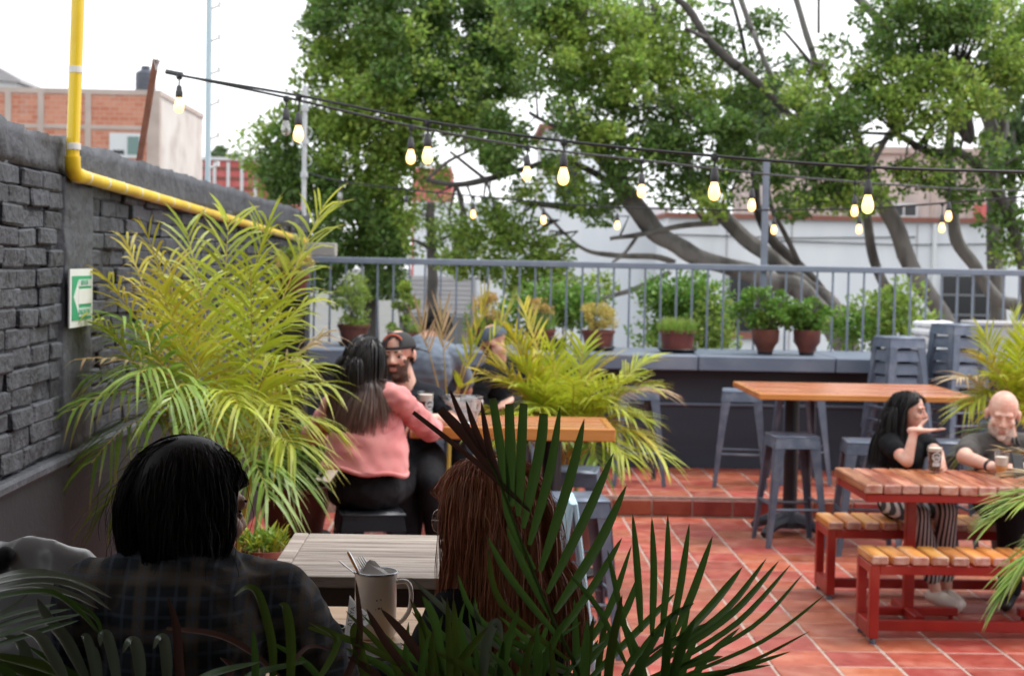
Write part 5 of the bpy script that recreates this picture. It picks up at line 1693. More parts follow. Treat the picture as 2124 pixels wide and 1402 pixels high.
G, OL, BR, SH = 'near_green', 'near_olive', 'near_brown', 'near_sheen'
fa = [  # the upright fan right of the middle
    ([(1055, 1040), (1022, 826)], .0165, G, dict(flat_tip=True)), ([(1062, 1050), (1056, 838)], .019, G, dict(flat_tip=True)), ([(1075, 1070), (1086, 837)], .018, G, dict(flat_tip=True)),
    ([(1085, 1095), (1120, 930), (1128, 858)], .019, G, dict(flat_tip=True)), ([(1098, 1130), (1140, 980), (1162, 842)], .017, G, {}), ([(1120, 1185), (1180, 1000), (1212, 868)], .018, G, {}),
    ([(1135, 1230), (1220, 1060), (1272, 940)], .017, G, {}), ([(1150, 1270), (1240, 1130), (1300, 1005)], .018, G, {}), ([(1165, 1310), (1240, 1200), (1290, 1115)], .014, G, {}),
    ([(1040, 1005), (1015, 930), (998, 832)], .013, BR, {}), ([(1030, 980), (990, 900), (966, 830)], .012, BR, {}), ([(1020, 960), (965, 880), (932, 805)], .012, BR, {}),
    ([(1030, 985), (975, 915), (912, 848)], .020, BR, dict(flat_tip=True)), ([(1100, 1060), (990, 960), (857, 855)], .010, BR, dict(flat_tip=True)),
    ([(1150, 1290), (1090, 1180), (1049, 1092)], .014, G, {}), ([(1165, 1330), (1060, 1200), (1010, 1112)], .013, G, {}), ([(1180, 1370), (1040, 1250), (1012, 1135)], .012, OL, {}),
    ([(1185, 1390), (1000, 1290), (948, 1187)], .012, G, {}), ([(1190, 1400), (1020, 1330), (982, 1250)], .013, SH, {}), ([(1110, 1180), (1060, 1090), (1040, 1005)], .012, G, {}),
    ([(1100, 1440), (950, 1290), (852, 1198)], .012, SH, {}), ([(1080, 1450), (970, 1330), (913, 1233)], .013, SH, {}), ([(1200, 1400), (1290, 1280), (1330, 1180)], .014, G, {}),
    ([(1210, 1420), (1330, 1300), (1400, 1230)], .013, G, {}), ([(1190, 1370), (1260, 1270), (1310, 1130)], .013, G, {}),
]
fb = [  # the spiky fan in front of the tiles
    ([(1330, 1310), (1322, 1180), (1312, 1064)], .0125, G, {}), ([(1352, 1320), (1356, 1190), (1352, 1072)], .0125, G, {}), ([(1372, 1320), (1384, 1190), (1385, 1066)], .0125, G, {}),
    ([(1390, 1320), (1412, 1210), (1430, 1085)], .013, G, {}), ([(1402, 1310), (1440, 1220), (1478, 1111)], .014, G, {}), ([(1405, 1330), (1480, 1250), (1540, 1175)], .014, G, {}),
    ([(1395, 1350), (1510, 1260), (1590, 1157)], .011, G, {}), ([(1385, 1365), (1520, 1270), (1616, 1162)], .012, G, {}), ([(1380, 1385), (1530, 1290), (1640, 1170)], .010, G, {}),
    ([(1375, 1400), (1560, 1300), (1665, 1190)], .008, G, {}), ([(1370, 1420), (1580, 1330), (1712, 1232)], .007, G, {}), ([(1420, 1420), (1560, 1370), (1680, 1308)], .006, OL, {}),
    ([(1400, 1430), (1520, 1390), (1640, 1350)], .009, G, {}), ([(1300, 1380), (1240, 1260), (1180, 1190)], .010, G, {}), ([(1310, 1360), (1280, 1230), (1260, 1140)], .010, G, {}),
    ([(1320, 1420), (1420, 1380), (1500, 1360)], .014, G, {}), ([(1300, 1430), (1460, 1400), (1600, 1378)], .011, G, {}), ([(1310, 1400), (1400, 1330), (1470, 1290)], .012, G, {}),
    ([(1290, 1400), (1380, 1290), (1440, 1250)], .012, G, {}),
]
fc = []   # undergrowth along the bottom edge, mostly upright
rr_ = random.Random(5)
for k in range(58):
    u = rr_.uniform(830, 1420); dx = rr_.gauss(0, 70); h_ = rr_.uniform(60, 190)
    fc.append(([(u, 1470), (u + dx * .3, 1420 - h_ * .35), (u + dx, 1420 - h_)], rr_.uniform(.010, .018), rr_.choice([G, G, G, OL]), dict(off=rr_.uniform(-.15, .25), yaw=rr_.uniform(-.7, .7))))
for (pts, w, mm) in (([(880, 1440), (800, 1330), (760, 1262)], .014, BR), ([(700, 1440), (745, 1330), (738, 1200)], .012, BR), ([(920, 1440), (850, 1330), (790, 1262)], .016, BR), ([(770, 1440), (740, 1330), (735, 1290)], .02, OL),
                     ([(860, 1470), (880, 1380), (870, 1270)], .016, OL), ([(930, 1470), (900, 1350), (850, 1240)], .014, OL), ([(640, 1300), (760, 1340), (900, 1420)], .012, OL), ([(1000, 1470), (960, 1350), (955, 1280)], .02, G), ([(820, 1470), (780, 1400), (720, 1360)], .014, BR),
                     ([(1000, 1440), (1010, 1330), (1030, 1290), (1042, 1330)], .018, SH), ([(930, 1470), (905, 1300), (876, 1235)], .016, G), ([(700, 1460), (640, 1380), (560, 1330)], .012, G)):
    fc.append((pts, w, mm, {}))
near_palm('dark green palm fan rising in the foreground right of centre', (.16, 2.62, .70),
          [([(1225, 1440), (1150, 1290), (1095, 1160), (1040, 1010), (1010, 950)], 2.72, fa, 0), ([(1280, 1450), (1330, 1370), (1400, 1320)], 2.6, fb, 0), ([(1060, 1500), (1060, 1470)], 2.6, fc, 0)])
fl = []   # lower left: arching leaves with a sheen
for (pts, w, mm) in (
        ([(-60, 1222), (60, 1192), (150, 1198), (232, 1240)], .012, SH), ([(-60, 1232), (70, 1204), (160, 1216), (232, 1266)], .012, SH), ([(-60, 1238), (60, 1212), (150, 1232), (205, 1262)], .011, SH),
        ([(-60, 1246), (90, 1224), (160, 1262), (210, 1318)], .011, G), ([(-60, 1255), (80, 1226), (190, 1272), (212, 1322)], .009, G), ([(-60, 1215), (40, 1185), (120, 1190), (200, 1226)], .010, SH),
        ([(-60, 1340), (60, 1296), (172, 1272)], .013, G), ([(-60, 1320), (50, 1280), (148, 1262)], .012, G), ([(-60, 1300), (40, 1268), (118, 1252)], .011, G), ([(-60, 1355), (70, 1312), (165, 1285)], .012, G), ([(-40, 1290), (20, 1262), (60, 1230)], .010, SH),
        ([(190, 1430), (140, 1330), (100, 1282), (76, 1240)], .020, SH), ([(150, 1440), (110, 1360), (80, 1318), (44, 1308)], .019, SH), ([(90, 1440), (60, 1370), (40, 1330), (0, 1316)], .018, SH),
        ([(205, 1450), (196, 1380), (180, 1322), (168, 1318)], .015, SH), ([(250, 1460), (236, 1370), (222, 1318), (210, 1316), (208, 1340)], .017, SH), ([(205, 1460), (205, 1390), (195, 1346), (186, 1350)], .012, SH),
        ([(292, 1460), (290, 1380), (280, 1332), (266, 1330), (254, 1354)], .019, SH), ([(346, 1460), (346, 1380), (340, 1326), (328, 1324), (318, 1345)], .018, SH),
        ([(380, 1460), (372, 1380), (366, 1300), (348, 1236)], .014, BR), ([(345, 1302), (447, 1314), (520, 1350), (600, 1420)], .013, BR), ([(180, 1420), (90, 1380), (-40, 1352)], .022, OL), ([(200, 1450), (60, 1392), (-50, 1372)], .024, OL), ([(130, 1450), (30, 1412), (-50, 1402)], .022, OL),
        ([(560, 1460), (566, 1350), (540, 1240), (514, 1216), (486, 1236)], .014, OL), ([(600, 1460), (604, 1340), (594, 1262), (578, 1252)], .015, OL), ([(640, 1440), (700, 1330), (640, 1290)], .012, OL), ([(470, 1460), (520, 1400), (640, 1370)], .016, G), ([(420, 1470), (480, 1390), (455, 1362)], .012, BR), ([(520, 1470), (530, 1390), (524, 1300)], .012, G),
        ([(360, 1480), (420, 1405), (540, 1372)], .016, G), ([(640, 1470), (600, 1400), (640, 1340), (700, 1352)], .010, BR), ([(230, 1470), (150, 1400), (60, 1340)], .016, G), ([(60, 1470), (20, 1400), (-20, 1380)], .02, G)):
    fl.append((pts, w, mm, dict(off=rr_.uniform(-.07, .05), up=1.6)))
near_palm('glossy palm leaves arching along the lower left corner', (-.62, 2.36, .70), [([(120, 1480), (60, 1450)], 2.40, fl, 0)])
pb_ = thing('planter_box', 'dark timber planter box below the near palms', 'planter', (-.15, 2.42, DECK))
MB().box((0, .0, .02), (1.7, .62, .03), bev=.004).build('bottom', M['dark_wood'], pb_)
for s in (-1, 1):
    MB().box((0, s * .30, .13), (1.7, .025, .22), bev=.004).build('side_board', M['dark_wood'], pb_)
    MB().box((s * .837, 0, .13), (.025, .573, .22), bev=.004).build('end_board', M['dark_wood'], pb_)

# ================================================================== PEOPLE
def capsule(mb, p0, p1, r0, r1=None, seg=14, mi=0):
    p0, p1 = Vector(p0), Vector(p1)
    r1 = r0 if r1 is None else r1
    d = (p1 - p0)
    L_ = d.length
    if L_ < 1e-5: d = Vector((0, 0, 1)); L_ = 1e-5
    d.normalize()
    pts, rad = [], []
    for a in (85, 60, 35, 12):
        pts.append(p0 - d * r0 * math.sin(R(a))); rad.append(r0 * math.cos(R(a)))
    for t in (0, .33, .66, 1):
        pts.append(p0.lerp(p1, t)); rad.append(r0 + (r1 - r0) * t)
    for a in (12, 35, 60, 85):
        pts.append(p1 + d * r1 * math.sin(R(a))); rad.append(r1 * math.cos(R(a)))
    mb.tube(pts, rad, seg, True, mi)


def ell(mb, c, rad, rot=None, seg=18, rings=12, mi=0):
    c = Vector(c)
    vs, fs = [], []
    for i in range(rings + 1):
        a = -PI / 2 + PI * i / rings
        for k in range(seg):
            b = 2 * PI * k / seg
            p = Vector((rad[0] * math.cos(a) * math.cos(b), rad[1] * math.cos(a) * math.sin(b), rad[2] * math.sin(a)))
            vs.append((rot @ p if rot else p) + c)
    for i in range(rings):
        for k in range(seg):
            a, b = i * seg + k, i * seg + (k + 1) % seg
            fs.append((a, b, b + seg, a + seg))
    mb.add(vs, fs, mi)


def remesh(mb, voxel, it=4, origin=Vector((0, 0, 0)), name='body'):
    """melt the overlapping shapes into one continuous skin"""
    me = bpy.data.meshes.new('tmp'); me.from_pydata(mb.v, [], mb.f)
    o = bpy.data.objects.new('tmp', me); col.objects.link(o)
    m = o.modifiers.new('r', 'REMESH'); m.mode = 'VOXEL'; m.voxel_size = voxel
    s = o.modifiers.new('s', 'SMOOTH'); s.factor = .5; s.iterations = it
    dg = bpy.context.evaluated_depsgraph_get(); dg.update()
    out = bpy.data.meshes.new_from_object(o.evaluated_get(dg))
    bpy.data.objects.remove(o); bpy.data.meshes.remove(me)
    out.name = name
    n = len(out.vertices)
    co = np.empty(n * 3, dtype=np.float32); out.vertices.foreach_get('co', co)
    co = co.reshape(-1, 3) - np.array(origin, dtype=np.float32)
    out.vertices.foreach_set('co', co.ravel())
    out.polygons.foreach_set('use_smooth', np.ones(len(out.polygons), dtype=bool))
    out.update()
    return out


def wrinkle(me, amp, f1=9, f2=22, squash=(1, 1, 1), seed=0.0, ridge=.5):
    """soft cloth folds pushed along the normals"""
    nrm = [v.normal.copy() for v in me.vertices]
    s = Vector(squash)
    for v, n in zip(me.vertices, nrm):
        p = Vector((v.co.x * s.x, v.co.y * s.y, v.co.z * s.z)) + Vector((seed, seed * 1.7, -seed))
        a = noise.noise(p * f1)
        b = 1 - 2 * abs(noise.noise(p * f1 * 1.6 + Vector((5, 1, 3))))
        c = noise.noise(p * f2)
        v.co += n * amp * (.6 * a + ridge * b + .35 * c)
    me.update()


def rot_head(yaw, pitch=0, roll=0):
    """face direction: yaw 0 looks along +Y, positive turns to +X; pitch down positive"""
    return Matrix.Rotation(-yaw, 3, 'Z') @ Matrix.Rotation(-pitch, 3, 'X') @ Matrix.Rotation(roll, 3, 'Y')


def head_shapes(mb, c, rt, s=1.0, fem=False):
    def T(p): return c + rt @ (Vector(p) * s)
    def E(p, r): ell(mb, T(p), [x * s for x in r], rt)
    def C(a, b, r0, r1=None): capsule(mb, T(a), T(b), r0 * s, (r1 if r1 is not None else r0) * s, 10)
    E((0, -.012, .033), (.074, .096, .086))
    E((0, .030, -.028), (.060 if not fem else .056, .062, .076))
    E((0, .034, -.074), (.049 if not fem else .041, .050, .042))
    E((0, .074, -.100), (.021 if not fem else .016, .017, .017))
    C((-.034, .079, .021), (.034, .079, .021), .014 if not fem else .011)
    C((0, .086, .014), (0, .109, -.024), .0085, .0125 if not fem else .0105)
    E((-.011, .098, -.029), (.008, .010, .008)); E((.011, .098, -.029), (.008, .010, .008))
    E((-.038, .063, -.022), (.022, .021, .022)); E((.038, .063, -.022), (.022, .021, .022))
    C((-.019, .083, -.056), (.019, .083, -.056), .0075); C((-.015, .084, -.067), (.015, .084, -.067), .0085)
    for sx in (-1, 1):
        E((sx * .079, -.006, -.006), (.010, .021, .032))
        E((sx * .083, -.014, .004), (.007, .016, .020))


def hand_shapes(mb, w, d, nrm, side, s=1.0, curl=(.3, .35, .4, .45), spread=.10, thumb=(.7, .5)):
    """w wrist, d finger direction, nrm out of the palm, side +1 puts the thumb on d x nrm"""
    w, d, nrm = Vector(w), Vector(d).normalized(), Vector(nrm)
    nrm = (nrm - d * nrm.dot(d)).normalized()
    x = d.cross(nrm) * side
    def C(a, b, r0, r1): capsule(mb, a, b, r0 * s, r1 * s, 8)
    kn = []
    for i, o in enumerate((.030, .010, -.010, -.029)):
        k = w + d * (.088 - .004 * abs(i - 1)) * s + x * o * s
        C(w + x * o * .5 * s, k, .016, .0125)
        kn.append(k)
    C(w - d * .02 * s, w + d * .03 * s, .024, .024)
    for i, k in enumerate(kn):
        ln = (.040, .046, .043, .034)[i] * s
        a = 0.0
        dd = (d + x * spread * (1 - i * .67)).normalized()
        p = k
        for seg_ in range(3):
            a += curl[i] * (.8, 1.1, .8)[seg_]
            v = dd * math.cos(a) + nrm * math.sin(a)
            q = p + v * ln * (1, .7, .55)[seg_]
            C(p, q, (.0092, .0084, .0076)[seg_], (.0084, .0076, .0064)[seg_])
            p = q
    b = w + d * .022 * s + x * .022 * s
    v1 = (x * thumb[0] + d * .6 + nrm * thumb[1]).normalized()
    k1 = b + v1 * .045 * s
    v2 = (x * thumb[0] * .3 + d * .9 + nrm * thumb[1]).normalized()
    k2 = k1 + v2 * .034 * s
    C(b, k1, .015, .0105); C(k1, k2, .0105, .0095); C(k2, k2 + v2 * .024 * s, .0095, .0075)


def mat_skin(name, c1, c2, red):
    m = mat(name, c1, c2, rough=.5, scale=14, c3=red, s3=9, bump=.03, bscale=120)
    m.node_tree.nodes['Principled BSDF'].inputs['Subsurface Weight'].default_value = .12
    m.node_tree.nodes['Principled BSDF'].inputs['Subsurface Radius'].default_value = (.02, .008, .004)
    return m


M['skin'] = mat_skin('skin', (.50, .27, .19), (.56, .32, .23), (.52, .23, .16))
M['skin_pale'] = mat_skin('skin_pale', (.62, .35, .265), (.70, .44, .34), (.60, .25, .18))
M['skin_tan'] = mat_skin('skin_tan', (.46, .25, .16), (.52, .30, .20), (.46, .21, .14))
M['lip'] = mat('lip', (.50, .22, .18), rough=.45)
M['beard_brown'] = mat('beard_brown', (.055, .028, .018), (.12, .06, .04), rough=.8, scale=60, bump=.3, bscale=200)
M['beard_grey'] = mat('beard_grey', (.60, .42, .34), (.66, .52, .45), rough=.8, scale=50, bump=.3, bscale=200)
M['eye_dark'] = mat('eye_dark', (.02, .013, .01), rough=.15)
M['eye_white'] = mat('eye_white', (.40, .33, .29), rough=.3)
M['brow'] = mat('brow', (.03, .018, .012), rough=.8)
M['pink'] = mat('pink', (.64, .21, .205), (.73, .30, .285), rough=.85, scale=9, sheen=.15, bump=.1, bscale=220, c3=(.55, .16, .165), s3=6)
M['black_cloth'] = mat('black_cloth', (.006, .0065, .008), (.010, .011, .013), rough=.9, scale=9, spec=.15, bump=.08, bscale=200)
M['jeans_black'] = mat('jeans_black', (.007, .0075, .009), (.013, .014, .017), rough=.8, spec=.2, scale=12, bump=.15, bscale=160)
M['navy_cloth'] = mat('navy_cloth', (.010, .012, .017), (.016, .019, .025), rough=.9, spec=.2, scale=9, bump=.08, bscale=200)
M['denim_grey'] = mat('denim_grey', (.12, .155, .21), (.17, .205, .26), rough=.85, scale=9, bump=.1, bscale=200)
M['polo'] = mat('polo', (.065, .060, .055), (.085, .078, .072), rough=.9, scale=60, bump=.12, bscale=260)
M['cap_black'] = mat('cap_black', (.016, .016, .018), (.028, .028, .03), rough=.8, scale=14)
M['cap_blue'] = mat('cap_blue', (.055, .070, .10), (.08, .10, .13), rough=.85, scale=24, c3=(.12, .14, .17), s3=14)
M['shoe_black'] = mat('shoe_black', (.012, .012, .013), rough=.45)
M['sandal'] = mat('sandal', (.62, .56, .50), (.52, .46, .42), rough=.6, scale=8)


def stripe_mat(name, c1, c2, scale, axis='X', width=.5, rough=.85, dist=1.2):
    m = mat(name, c1, rough=rough)
    N, L = m.node_tree.nodes, m.node_tree.links
    tc = N.new('ShaderNodeTexCoord')
    wv = N.new('ShaderNodeTexWave'); wv.bands_direction = axis
    wv.inputs['Scale'].default_value = scale; wv.inputs['Distortion'].default_value = dist
    wv.inputs['Detail'].default_value = 1; wv.inputs['Detail Scale'].default_value = .4
    L.new(tc.outputs['Object'], wv.inputs['Vector'])
    mr = N.new('ShaderNodeMapRange'); mr.inputs[1].default_value = width - .12; mr.inputs[2].default_value = width + .12
    L.new(wv.outputs['Fac'], mr.inputs[0])
    mx = N.new('ShaderNodeMix'); mx.data_type = 'RGBA'
    mx.inputs[6].default_value = (*c1, 1); mx.inputs[7].default_value = (*c2, 1)
    L.new(mr.outputs[0], mx.inputs[0]); L.new(mx.outputs[2], N['Principled BSDF'].inputs['Base Color'])
    return m


M['stripes'] = stripe_mat('stripes', (.03, .03, .034), (.52, .51, .50), 14, 'X', .60, dist=.6)


def plaid_mat():
    m = mat('plaid', (.012, .015, .021), (.018, .022, .030), rough=.9, scale=20, bump=.12, bscale=240)
    N, L = m.node_tree.nodes, m.node_tree.links
    p = N['Principled BSDF']
    src = p.inputs['Base Color'].links[0].from_socket
    tc = N.new('ShaderNodeTexCoord')
    for (ax, sc_, wd, cc, op) in (('X', 3.6, .90, (.16, .115, .075), .55), ('Z', 3.6, .90, (.14, .10, .07), .45), ('X', 3.6 * 3, .93, (.075, .095, .13), .5), ('Z', 3.6 * 3, .93, (.07, .09, .125), .45), ('Y', 3.6, .93, (.13, .10, .07), .35)):
        wv = N.new('ShaderNodeTexWave'); wv.bands_direction = ax
        wv.inputs['Scale'].default_value = sc_; wv.inputs['Distortion'].default_value = .5; wv.inputs['Detail Scale'].default_value = .5
        L.new(tc.outputs['Object'], wv.inputs['Vector'])
        mr = N.new('ShaderNodeMapRange'); mr.inputs[1].default_value = wd - .1; mr.inputs[2].default_value = wd + .04; mr.inputs[4].default_value = op
        L.new(wv.outputs['Fac'], mr.inputs[0])
        mx = N.new('ShaderNodeMix'); mx.data_type = 'RGBA'
        L.new(mr.outputs[0], mx.inputs[0]); L.new(src, mx.inputs[6]); mx.inputs[7].default_value = (*cc, 1)
        src = mx.outputs[2]
    L.new(src, p.inputs['Base Color'])
    return m


M['plaid'] = plaid_mat()


def lerp(a, b, t):
    return Vector(a).lerp(Vector(b), t)


def torso_shapes(mb, J, k=1.0, inf=0.0, fem=False, down=1.0):
    """chest to hips; J holds neck, chest, waist, pelvis, SL, SR"""
    ax = (Vector(J['SR']) - Vector(J['SL'])).normalized()
    up = (Vector(J['neck']) - Vector(J['pelvis'])).normalized()
    fw = up.cross(ax).normalized()
    rt = Matrix((ax, fw, ax.cross(fw) * 1)).transposed()
    hw = (Vector(J['SR']) - Vector(J['SL'])).length / 2
    ell(mb, J['chest'], (hw * .86 + inf, .105 * k + inf, .155 * k + inf), rt)
    ell(mb, lerp(J['chest'], J['neck'], .45), (hw * .80 + inf, .085 * k + inf, .09 * k + inf), rt)
    ell(mb, J['waist'], (hw * (.70 if fem else .78) + inf, .095 * k + inf, .13 * k + inf), rt)
    if down > 0: ell(mb, lerp(J['waist'], J['pelvis'], down), (hw * (.88 if fem else .84) + inf, .115 * k + inf, .115 * k + inf), rt)
    for s in ('SL', 'SR'):
        capsule(mb, lerp(J['neck'], J[s], .18), J[s], .050 * k + inf, .056 * k + inf)
    return rt


def person(label, J, H, yaw, pitch=0, roll=0, hs=1.0, fem=False, k=1.0, skin='skin', shirt='black_cloth', sleeve=.55, pants='jeans_black',
           shoes='shoe_black', inf=.012, wr=.006, vox=.008, beard=None, hands=None, base=None, wseed=0.0, collar=False, loose=1.0, hem=1.0, pant_end=.97, name='person', brows=True):
    base = Vector(base)
    t = thing(name, label, 'person', base)
    rt = rot_head(yaw, pitch, roll)
    H = Vector(H)
    mb = MB()
    head_shapes(mb, H, rt, hs, fem)
    nb = H + rt @ Vector((0, -.022, -.07)) * hs
    capsule(mb, nb, J['neck'], (.050 if fem else .058) * k * hs, (.055 if fem else .064) * k)
    torso_shapes(mb, J, k, 0, fem)
    for s in 'LR':
        capsule(mb, J['S' + s], J['E' + s], .048 * k, .038 * k)
        capsule(mb, J['E' + s], J['W' + s], .039 * k, .026 * k)
        if hands and s in hands: hand_shapes(mb, J['W' + s], **hands[s])
        else: hand_shapes(mb, J['W' + s], Vector(J['W' + s]) - Vector(J['E' + s]), (0, 0, -1), 1 if s == 'L' else -1)
        capsule(mb, J['P' + s], J['K' + s], .082 * k, .058 * k)
        capsule(mb, J['K' + s], J['A' + s], .056 * k, .036 * k)
        ft = Vector(J['T' + s]) - Vector(J['A' + s])
        capsule(mb, Vector(J['A' + s]) + Vector((0, 0, -.03)), lerp(J['A' + s], J['T' + s], .9) + Vector((0, 0, -.02)), .036, .028)
    me = remesh(mb, vox, 3, base)
    me.materials.append(M[skin]); me.materials.append(M['lip']); me.materials.append(M[beard] if beard else M[skin])
    inv = rt.transposed()
    Hl = H - base
    for p in me.polygons:                               # lips and beard by place on the face
        q = inv @ (p.center - Hl) / hs
        if q.z > .16 or q.z < -.16 or abs(q.x) > .1 or abs(q.y) > .135: continue
        if q.y > .079 and abs(q.x) < .018 - .25 * max(0, abs(q.z + .061) - .004) and -.072 < q.z < -.053: p.material_index = 1
        elif beard:
            n = .010 * noise.noise(q * 40)
            if (q.z < -.043 + n and q.y > .012 and q.z > -.135) or (q.z < -.012 + n and abs(q.x) > .052 and q.y > .004 and q.z > -.12) or (-.052 < q.z < -.036 and q.y > .07 and abs(q.x) < .032):
                p.material_index = 2
    body = link('body', me, t)
    for s in (-1, 1):
        e = MB(); ell(e, H + rt @ Vector((s * .030, .0775, .000)) * hs - base, (.0145 * hs, .0075 * hs, .0062 * hs), rt, 10, 8)
        e.build('eye', M['eye_white'], t, smooth='all')
        e = MB(); ell(e, H + rt @ Vector((s * .030, .0815, -.001)) * hs - base, (.0075 * hs, .006 * hs, .0072 * hs), rt, 10, 8)
        e.build('iris', M['eye_dark'], t, smooth='all')
        e = MB(); capsule(e, H + rt @ Vector((s * .016, .0835, .0085)) * hs - base, H + rt @ Vector((s * .045, .0735, .0075)) * hs - base, .0032 * hs, .0022 * hs, 6)
        e.build('eyelid', M['brow'], t, smooth='all')
        if brows:
            e = MB(); capsule(e, H + rt @ Vector((s * .014, .0925, .024)) * hs - base, H + rt @ Vector((s * .048, .081, .026)) * hs - base, .0042 * hs, .0025 * hs, 6)
            e.build('eyebrow', M['brow'], t, smooth='all')
    # shirt
    mb = MB()
    torso_shapes(mb, J, k, inf, fem, hem)
    for s in 'LR':
        S_, E_, W_ = J['S' + s], J['E' + s], J['W' + s]
        if sleeve <= 1:
            capsule(mb, S_, lerp(S_, E_, sleeve), .054 * k * loose + inf, (.047 * k) * loose + inf)
        else:
            capsule(mb, S_, E_, .052 * k * loose + inf, .043 * k * loose + inf)
            capsule(mb, E_, lerp(E_, W_, sleeve - 1), .042 * k * loose + inf, .031 * k * loose + inf)
    sm = remesh(mb, max(vox, .008), 4, base, 'shirt')
    wrinkle(sm, wr, seed=wseed, squash=(1, 1, 1.3))
    sm.materials.append(M[shirt])
    link('shirt', sm, t)
    if collar:
        mb = MB()
        c0 = lerp(J['neck'], nb, .22) - base
        for a in range(14):
            b0 = -2.6 + 5.2 * a / 13
            ax = rt @ Vector((math.sin(b0), -math.cos(b0), 0)); ax.z = 0; ax.normalize()
            capsule(mb, c0 + ax * .066 * k + Vector((0, 0, .018)), c0 + ax * .084 * k + Vector((0, 0, -.018)), .012, .010, 8)
        cm = remesh(mb, .006, 3, Vector((0, 0, 0)), 'collar'); cm.materials.append(M[shirt])
        link('collar', cm, t)
    # trousers
    mb = MB()
    ax = (Vector(J['SR']) - Vector(J['SL'])).normalized()
    ell(mb, J['pelvis'], (.165 * k + inf * .6, .135 * k + inf * .6, .125 * k), Matrix.Rotation(math.atan2(ax.y, ax.x), 3, 'Z'))
    for s in 'LR':
        capsule(mb, J['P' + s], J['K' + s], .087 * k + inf * .6, .066 * k + inf * .5)
        capsule(mb, J['K' + s], lerp(J['K' + s], J['A' + s], pant_end), .064 * k + inf * .5, .050 * k + inf * .5)
    pm = remesh(mb, .010, 4, base, 'trousers')
    wrinkle(pm, wr * .7, seed=wseed + 4)
    pm.materials.append(M[pants])
    link('trousers', pm, t)
    for s in 'LR':
        mb = MB()
        A_, T_ = Vector(J['A' + s]), Vector(J['T' + s])
        d = (T_ - A_); d.z = 0; d.normalize()
        z0 = min(A_.z, T_.z)
        capsule(mb, A_ + Vector((0, 0, -.035)) - d * .03, A_ + d * .06 + Vector((0, 0, -.04)), .040, .042)
        capsule(mb, A_ + d * .06 + Vector((0, 0, -.045)), A_ + d * .17 + Vector((0, 0, -.055)), .042, .034)
        fm = remesh(mb, .008, 3, base, 'shoe'); fm.materials.append(M[shoes])
        link('shoe', fm, t)
    return t, rt


# ---------------------------------------------------------------- hair as many fine locks
def hair_mat(name, c1, c2, rough=.55):
    m = mat(name, c1, c2, rough=rough, scale=9, isl=.30, contrast=.8, spec=.3)
    return m


M['hair_black'] = hair_mat('hair_black', (.010, .009, .009), (.018, .016, .016))
M['hair_dark'] = hair_mat('hair_dark', (.010, .008, .007), (.022, .016, .013), .65)
M['hair_auburn'] = hair_mat('hair_auburn', (.24, .078, .04), (.46, .185, .095), .42)
M['hair_ombre'] = palm_mat('hair_ombre', (.018, .016, .017), (.028, .024, .024), (.20, .11, .085), isl=.35, rough=.4, trans=0, tip0=.28)
hrng = np.random.default_rng(3)


